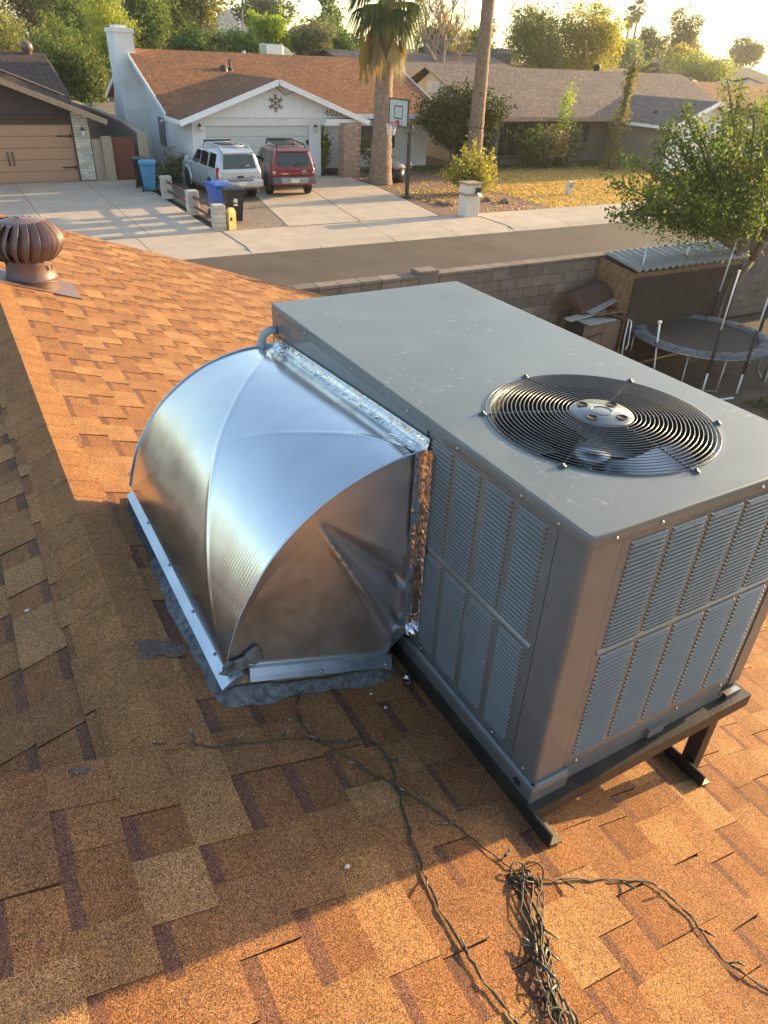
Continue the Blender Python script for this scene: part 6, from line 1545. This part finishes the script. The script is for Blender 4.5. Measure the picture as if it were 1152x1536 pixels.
H_(MB().box((35.70, 30.6, wgz(35.7) - .18), (35.74, 35.0, wgz(35.7) - .02)), 'fascia', 'whitetrim')
H_(MB().box((36.3, 31.2, -.1), (41.9, 36.3, 2.3)), 'wing_wall', 'greywall'); H_(MB().loft([[(36.25, 31.1, -.1), (41.95, 31.1, -.1), (41.95, 31.1, wgz(41.95) - .14), (39, 31.1, 3.41), (36.25, 31.1, wgz(36.25) - .14)], [(36.25, 31.2, -.1), (41.95, 31.2, -.1), (41.95, 31.2, wgz(41.95) - .14), (39, 31.2, 3.41), (36.25, 31.2, wgz(36.25) - .14)]]), 'wing_front', 'whitewall')
wd_ = H_(MB().box((37.0, 31.05, 0), (41.2, 31.099, 2.1)), 'garage_door', 'whitetrim')
for i in range(4): MB().box((37.02, 31.02, .02 + .52 * i), (41.18, 31.049, .52 + .52 * i), bev=.008).build('door_panel', MAT['whitetrim'], wd_)
H_(MB().lathe([(.2, -.1), (.2, .25), (.26, .27), (.22, .42), (0, .46)], (39.3, 41, 4.6), 12), 'roof_vent', 'iron')
H_(MB().lathe([(.14, -.1), (.12, .12), (0, .14)], (37.0, 33.2, wgz(37)), 8), 'roof_vent', 'iron')
# small iron table by the wall
it = empty('iron_table', 'small white wire table against the grey house wall', 'table', (33.0, 35.5, 0))
MB().lathe([(0, .5), (.3, .5), (.3, .52), (0, .52)], seg=16).build('top', MAT['whitepole'], it)
for k_ in range(4): a = k_ * PI / 2 + .4; MB().tube([(.24 * math.cos(a), .24 * math.sin(a), .5), (.3 * math.cos(a), .3 * math.sin(a), 0)], .014, 5).build('leg', MAT['whitepole'], it)

# ================================================================== roofs further back
def far_house(label, x0, x1, yr, zr, ye, ze, yb, mf, wall='greywall', name='far_house', hip=0):
    root = empty(name, label, 'house', ((x0 + x1) / 2, yr, 0)); cx = (x0 + x1) / 2
    a = MB().slab([(x0 - cx, ye - yr, ze), (x1 - cx, ye - yr, ze), (x1 - cx - hip, 0, zr), (x0 - cx + hip * .0, 0, zr)], .12).build('roof', MAT[mf], root)
    MB().slab([(x0 - cx, .004, zr), (x1 - cx - hip, .004, zr), (x1 - cx, yb - yr, ze), (x0 - cx, yb - yr, ze)], .12).build('roof', MAT[mf], root)
    if hip: MB().slab([(x1 - cx + .003, ye - yr, ze), (x1 - cx + .003, yb - yr, ze), (x1 - cx - hip + .003, 0, zr)], .12).build('roof', MAT[mf + '_s' if mf + '_s' in MAT else mf], root)
    MB().box((x0 - cx + .5, ye - yr + .5, -.1), (x1 - cx - .5, yb - yr - .5, ze - .1)).loft([[(x0 - cx + .5, ye - yr + .5, ze - .1), (x0 - cx + .5, yb - yr - .5, ze - .1), (x0 - cx + .5, 0, zr - .16)], [(x0 - cx + .7, ye - yr + .5, ze - .1), (x0 - cx + .7, yb - yr - .5, ze - .1), (x0 - cx + .7, 0, zr - .16)]]).build('wall', MAT[wall], root)
    return root
far_house('taupe roofed house showing between the palm trunk and the cream gable', 28.5, 45, 60, 5.2, 52, 3.4, 66, 'roofgrey')
far_house('low brown roofed house beyond the right end of the grey house', 56, 70, 66, 4.75, 57, 2.9, 74, 'roofgrey', hip=3)
far_house('brown gable house below the rooftop hood at right', 58, 92, 57, 3.95, 48, 2.2, 66, 'roofwhite')
wg = far_house('white gable house at the far right edge', 88, 110, 66, 4.4, 58, 2.6, 74, 'roofblack', 'whitewall')
MB().loft([[(-11.3, -3.6, 1.4), (-11.3, 9, 1.4), (-11.3, 3.0, 4.1)], [(-11.0, -3.6, 1.4), (-11.0, 9, 1.4), (-11.0, 3.0, 4.1)]]).build('gable_wall', MAT['whitewall'], wg)
far_house('distant house with dark solar roof at the right skyline', 100, 122, 92, 5.5, 82, 3.2, 100, 'roofblack')
far_house('distant brown roofed house under the trees at right', 88, 101, 80, 4.8, 72, 3.2, 88, 'roofwhite', hip=2)
far_house('distant tan house glimpsed above the chimney trees', 20, 32, 95, 6.2, 86, 4.2, 104, 'roofwhite', 'tanblock')
fhn = far_house('white walled house behind the bare branched tree', 44, 58, 78, 5.6, 70, 4.6, 86, 'roofgrey', 'whitewall')
ru3 = empty('rooftop_unit', 'rooftop unit with a tan and silver curved hood at the right', 'air conditioner', (72.2, 62, 3.2))
MB().box((-1.3, -.9, -.6), (.5, .9, 1.0), bev=.04).build('cabinet', MAT['cladding'], ru3)
MB().loft([[(.55 + 1.9 * math.sin(PI / 2 * k_ / 8), y, -.6 + 1.45 * math.cos(PI / 2 * k_ / 8)) for k_ in range(9)] + [(.55, y, -.6)] for y in (-.8, .8)]).build('curved_hood', MAT['galv'], ru3)
def box_unit(label, x, y, z, w, h):
    root = empty('rooftop_unit', label, 'air conditioner', (x, y, z))
    MB().box((-w / 2, -.6, 0), (w / 2, .6, h), bev=.04).build('cabinet', MAT['cladding'], root); MB().box((-w / 2 + .1, -.63, h * .2), (w / 2 - .1, -.605, h * .8)).build('louvre_panel', MAT['iron'], root)
    MB().lathe([(0, h), (w * .3, h), (w * .3, h + .06), (0, h + .08)], seg=14).build('fan_cowl', MAT['iron'], root); return root
box_unit('wide grey rooftop unit left of the bare palm trunk', 42.2, 60.5, 4.3, 2.9, 1.2)
box_unit('square grey rooftop unit right of the bare palm trunk', 46.2, 60.5, 4.3, 1.7, 1.5)
box_unit('small pale rooftop unit behind the bare branched tree', 41.5, 64, 4.9, 1.6, 1.4)
far_house('flat roofed annex carrying the rooftop units behind the bare palm trunk', 38, 52, 60.6, 4.32, 55, 4.1, 66, 'roofgrey')

# ================================================================== trees behind the houses
TG = 'trees behind the houses'
tree('feathery_tree', 'pale feathery tree at the left edge above the brown house', (5.0, 56, 0), (5.3, 56, 5.0), (2.6, 2.2, 2.3), 7000, .22, [(.13, .135, .05), (.16, .15, .055), (.10, .11, .04)], 10, .3, .5, group=TG)
tree('brown_tree', 'tall brownish tree rising out of frame at the top left', (9.5, 76, 0), (9.6, 76, 7.6), (2.8, 2.4, 3.8), 6000, .34, 'brown', 11, .45, .3, group=TG)
tree('bushy_tree', 'dense dark green tree filling the gap between the two houses', (8.6, 52.5, 0), (8.5, 52.5, 3.4), (2.3, 1.8, 2.7), 11000, .22, [(.055, .085, .025), (.08, .105, .03), (.04, .06, .02), (.12, .13, .04)], 12, .35, .4, group=TG)
tree('willow_tree', 'bright yellow green weeping tree behind the white chimney', (12.2, 58, 0), (12.3, 58, 5.3), (2.5, 2.0, 3.2), 11000, .26, [(.15, .17, .04), (.18, .19, .045), (.11, .13, .03)], 12, .22, 1.4, mat='leafgold', group=TG)
tree('broad_tree', 'broad olive tree behind the date palm', (23.2, 80, 0), (23.2, 80, 7.2), (4.2, 3, 3.4), 8000, .40, 'olive', 12, group=TG)
tree('backdrop_tree', 'dark tree left of the broad olive tree', (15.8, 84, 0), (16.2, 84, 8.0), (3.2, 3, 4.0), 6000, .40, 'dark', 10, group=TG)
tree('backdrop_tree', 'grey green tree far behind the feathery tree', (3.4, 90, 0), (3.2, 90, 7.2), (4.5, 3, 4.5), 6000, .45, 'grey', 10, group=TG)
tree('hedge_tree', 'dark green bushy tree behind the ridge below the date palm', (17.2, 57, 0), (17.2, 57, 4.6), (2.2, 1.6, 1.5), 6500, .22, [(.05, .08, .022), (.07, .10, .03), (.04, .06, .02)], 10, group=TG)
tree('hedge_tree', 'mid green hedge tree right of the date palm', (20.8, 58, 0), (20.8, 58, 4.7), (2.6, 1.6, 1.6), 7500, .22, 'green', 10, group=TG)
tree('lime_tree', 'bright lime green tree behind the silver rooftop hood', (23.9, 60, 0), (23.9, 60, 5.9), (1.9, 1.6, 2.0), 7000, .22, 'bright', 10, mat='leafgold', group=TG)
tree('shrubby_tree', 'grey green shrubby tree left of the palm crown', (28.2, 61, 0), (28.2, 61, 5.3), (3.2, 1.8, 1.6), 7500, .22, 'grey', 11, group=TG)
tree('leafy_tree', 'green leafy tree with pale stems behind the grey green shrubby tree', (36.5, 76, 0), (36.5, 76, 7.2), (2.0, 1.8, 2.3), 5000, .28, 'green', 10, group=TG)
tree('olive_tree', 'big airy olive tree standing behind the grey roof', (53.8, 62, 0), (51.6, 62, 6.3), (4.2, 2.8, 3.9), 14000, .26, [(.10, .105, .04), (.12, .12, .045), (.075, .085, .03)], 13, .4, .4, trunk=.22, limbs=10, group=TG)
tree('golden_tree', 'golden green tree overlapping the big airy olive tree on its right', (57.0, 61, 0), (56.9, 61, 6.2), (4.0, 2.6, 4.1), 15000, .26, [(.20, .17, .045), (.16, .15, .04), (.12, .12, .035)], 13, .4, .5, mat='leafgold', trunk=.2, limbs=10, group=TG)
tree('backdrop_tree', 'mid green tree behind the bare palm trunk', (51.3, 72, 0), (51.3, 72, 5.9), (3.0, 2, 1.8), 4500, .30, 'green', 9, group=TG)
tree('backdrop_tree', 'green tree seen through the bare branched tree', (44.5, 68, 0), (44.5, 68, 5.8), (2.4, 2, 2.4), 4500, .28, 'olive', 9, group=TG)
tree('pale_tree', 'soft pale green tree below the skyline palms', (97.5, 96, 0), (97.5, 96, 6.0), (6.0, 4, 2.6), 6000, .45, [(.12, .15, .06), (.14, .17, .07), (.10, .13, .05)], 10, group=TG)
tree('golden_tree', 'golden green low tree in the right background', (97, 85, 0), (97, 85, 5.6), (5.4, 3, 2.3), 6000, .42, 'gold', 10, mat='leafgold', group=TG)
tree('eucalyptus_tree', 'tall dark eucalyptus on the right skyline', (113.5, 100, 0), (113.8, 100, 9.6), (3.6, 2.8, 4.4), 5200, .42, [(.07, .075, .035), (.09, .09, .04), (.055, .06, .03)], 11, .4, .5, trunk=.3, limbs=11, group=TG)
tree('mesquite_tree', 'wide soft green mesquite in the right background', (92.0, 76, 0), (92.0, 76, 4.7), (6.6, 3, 2.6), 9000, .34, [(.12, .14, .045), (.14, .155, .05), (.09, .11, .035)], 12, .3, .4, mat='leafgold', group=TG)
tree('skyline_tree', 'dark rounded tree under the skyline palms', (118, 112, 0), (118, 112, 8.2), (4.2, 3, 3.4), 4000, .45, 'dark', 9, group=TG)
tree('skyline_tree', 'grey tree at the far right skyline', (146, 112, 0), (146, 112, 7.6), (5.5, 3, 3.2), 4000, .55, 'grey', 10, group=TG)
tree('skyline_tree', 'grey tree on the skyline right of the mesquite', (140, 118, 0), (137, 118, 7.0), (4.5, 3, 3.0), 3600, .55, 'grey', 9, group=TG)
tree('skyline_tree', 'small dark tree far behind the shrubby tree', (52, 130, 0), (52, 130, 9.5), (5.5, 4, 3.5), 3500, .6, 'dark', 9, group=TG)
FB = ['dark hazy tree beyond the left garage roof', 'hazy olive tree far behind the date palm', 'grey hazy tree far behind the big airy olive tree', 'dark hazy tree behind the skyline palms', 'hazy olive tree right of the eucalyptus', 'grey hazy tree at the far right horizon', 'dark hazy tree far behind the bare branched tree']
for i, (x, y, h) in enumerate(((5, 118, 8), (26, 125, 8.5), (75, 130, 6.8), (98, 135, 7.0), (128, 145, 7.4), (165, 150, 7.4), (60, 118, 6.5))):
    o = tree('distant_tree', FB[i], (x, y, 0), (x, y, h * .55), (9, 5, h * .52), 3800, .8, ['dark', 'olive', 'grey'][i % 3], 10, trunk=.4, group='far belt of trees')
tree('filler_tree', 'tall green tree between the brown tree and the willow behind the chimney', (11.5, 66, 0), (11.2, 66, 6.6), (2.6, 2.2, 3.4), 9000, .27, [(.09, .12, .035), (.11, .14, .04), (.07, .095, .03)], 12, .35, .6, group=TG)
tree('filler_tree', 'dense green tree rising right of the willow behind the white roof', (17.0, 70, 0), (17.0, 70, 6.6), (3.0, 2.2, 3.4), 9000, .28, [(.075, .10, .03), (.10, .13, .035), (.06, .08, .025)], 12, group=TG)
tree('filler_tree', 'yellow green bush tree beside the pale feathery tree', (8.0, 60, 0), (8.0, 60, 4.6), (2.4, 1.8, 1.9), 7000, .24, [(.13, .145, .04), (.16, .165, .05), (.10, .12, .035)], 11, .35, .5, mat='leafgold', group=TG)
tree('filler_tree', 'mid green tree filling the gap left of the palm crown', (32.0, 66, 0), (32.0, 66, 5.6), (2.8, 2, 2.0), 7000, .27, 'green', 11, group=TG)
# bare branched tree behind the cream gable
bt = empty('bare_tree', 'half bare pinkish branched tree behind the cream gable', 'tree', (38.2, 58, 0))
mb = MB(); V, C = [], []; tips = []
def branch(p, d, L_, r_, lev):
    p = Vector(p); pts_ = [p]; d = Vector(d).normalized()
    for i in range(5):
        d = (d + Vector((R(-.28, .28), R(-.28, .28), R(-.10, .24)))).normalized(); p = p + d * L_ / 5; pts_.append(p)
    mb.tube(pts_, [r_ * (1 - .13 * i) for i in range(6)], 5)
    if lev > 0:
        for k_ in range(3 if lev > 1 else 4): branch(pts_[random.choice((2, 3, 4, 5))], d + Vector((R(-.9, .9), R(-.9, .9), R(-.2, .7))), L_ * R(.55, .8), r_ * .55, lev - 1)
    else: tips.append(pts_[-1])
branch((0, 0, 0), (-.05, 0, 1), 4.2, .30, 0)
for d in ((-.5, 0, .9), (.5, .1, 1), (.1, .3, 1), (.9, 0, .6), (.2, -.3, 1.0)): branch((-.1, 0, R(3.2, 4.2)), d, 3.2, .2, 3)
mb.build('trunk', MAT['deadwood'], bt)
P_ = np.concatenate([np.array(t) + RNG.normal(size=(9, 3)) * np.array([.25, .25, .45]) + np.array([0, 0, -.3]) for t in tips])
V, C = leaves(P_, .30, [(.26, .19, .10), (.20, .16, .08), (.14, .13, .055)], .16, 1.8); fast_quads('crown', V, C, MAT['leaf'], bt)
# street lamp far away, overhead wires at right
sl = empty('street_lamp', 'distant curved street lamp above the hedge trees', 'street lamp', (40.3, 110, 0))
MB().tube([(0, 0, 0), (0, 0, 8.6), (.15, 0, 9.4), (.6, 0, 9.8), (1.2, 0, 9.75)], .09, 6).build('pole', MAT['cladding'], sl); MB().box((1.1, -.15, 9.6), (1.7, .15, 9.78), bev=.04).build('lamp_head', MAT['cladding'], sl)

# ================================================================== leafy tree in the yard at right
yt = empty('yard_tree', 'leafy green tree with upright sunlit shoots beside the trampoline', 'tree', (14.05, 9.75, 0))
B0 = Vector((14.05, 9.75, 0)); f1_ = Vector((14.2, 9.75, 1.9)); f2_ = Vector((15.0, 9.9, 1.6))
tips = [(10.44, 9.8, 3.76), (9.85, 9.5, 3.42), (10.1, 9.6, 2.85), (11.17, 10.0, 3.94), (11.73, 10.2, 4.18), (11.78, 10.0, 4.5), (11.63, 9.5, 4.30), (13.17, 10.3, 4.95), (12.55, 9.6, 4.12), (13.73, 10.0, 4.62), (14.96, 10.6, 4.7), (15.19, 10.0, 4.3), (15.3, 9.5, 3.39), (15.53, 9.6, 2.47), (13.15, 9.0, 2.7), (11.87, 9.2, 3.1), (10.74, 9.3, 3.24), (11.67, 9.6, 2.62), (13.36, 10.4, 3.45), (15.19, 10.5, 3.39), (10.95, 9.9, 2.74), (12.07, 9.9, 3.77), (14.42, 10.2, 2.82), (12.4, 10.6, 3.2), (13.6, 9.3, 3.6), (14.3, 9.6, 4.0), (12.8, 9.6, 3.3), (11.4, 9.7, 3.5), (13.9, 10.8, 3.9), (16.2, 10.2, 3.6), (12.9, 10.1, 2.75), (14.8, 9.3, 2.9), (12.2, 9.3, 2.6), (10.6, 9.55, 3.0), (13.0, 9.9, 4.3), (14.5, 10.2, 4.75), (15.9, 9.9, 4.2)]
mb = MB(); P_ = []
mb.tube([(0, 0, -.1), (.05, 0, .9), f1_ - B0], [.13, .10, .085], 8).tube([(.1, .05, .5), (.5, .1, 1.1), f2_ - B0], [.10, .08, .06], 8)
for t in tips:
    t = Vector(t); s0 = f1_ if t.x < 14.4 else f2_; m_ = s0.lerp(t, .5) + Vector((R(-.15, .15), R(-.2, .2), R(.05, .3)))
    if t.z < 2.95: m_.z += .35
    pth = []
    for i in range(9):
        f = i / 8; pth.append((s0 * (1 - f) ** 2 + m_ * 2 * f * (1 - f) + t * f * f) - B0)
    mb.tube(pth, [.05 * (1 - f / 9) + .006 for f in range(9)], 5)
    for q in range(640):
        f = R(.30, 1.0) ** .8; i = min(int(f * 8), 7); p = pth[i].lerp(pth[i + 1], f * 8 - i); sp_ = .34 * (1 - f) + .09
        P_.append(p + Vector((random.gauss(0, sp_), random.gauss(0, sp_), random.gauss(0, sp_ * .8))))
    for q in range(3):                              # upright side shoots
        f = R(.45, .95); i = min(int(f * 8), 7); b0 = pth[i]; e = b0 + Vector((R(-.25, .25), R(-.25, .25), R(.3, .7))); mb.tube([b0, b0.lerp(e, .5) + Vector((R(-.04, .04), 0, 0)), e], [.012, .009, .004], 4)
        for w in range(60): P_.append(b0.lerp(e, R(.1, 1)) + Vector((random.gauss(0, .06), random.gauss(0, .06), random.gauss(0, .05))))
mb.build('trunk', MAT['bark'], yt)
V, C = leaves(np.array([tuple(p) for p in P_]), .068, [(.055, .085, .024), (.07, .10, .028), (.045, .07, .022), (.10, .115, .03)], .62); fast_quads('crown', V, C, MAT['leafgold'], yt)

# unseen low house, added as a shade caster to keep the yard dim
shade_house = far_house('unseen taupe house added right of the yard to shade it', 20.5, 40, 2.5, 4.3, -6, 2.6, 10.2, 'roofgrey')
# evening haze over the whole place
hz = MB().box((-1520, -80, -1.3), (2520, 2520, 32)); hzo = hz.build('haze', []); hzo['kind'] = 'stuff'
hm_ = bpy.data.materials.new('haze_air'); hm_.use_nodes = True; hn = hm_.node_tree.nodes; hl = hm_.node_tree.links
for n_ in list(hn): hn.remove(n_)
pv = hn.new('ShaderNodeVolumePrincipled'); pv.inputs['Density'].default_value = 0.0004; pv.inputs['Anisotropy'].default_value = 0.6; pv.inputs['Color'].default_value = (1.0, 0.98, 0.94, 1)
ho = hn.new('ShaderNodeOutputMaterial'); hl.new(pv.outputs[0], ho.inputs['Volume']); hzo.data.materials.append(hm_)
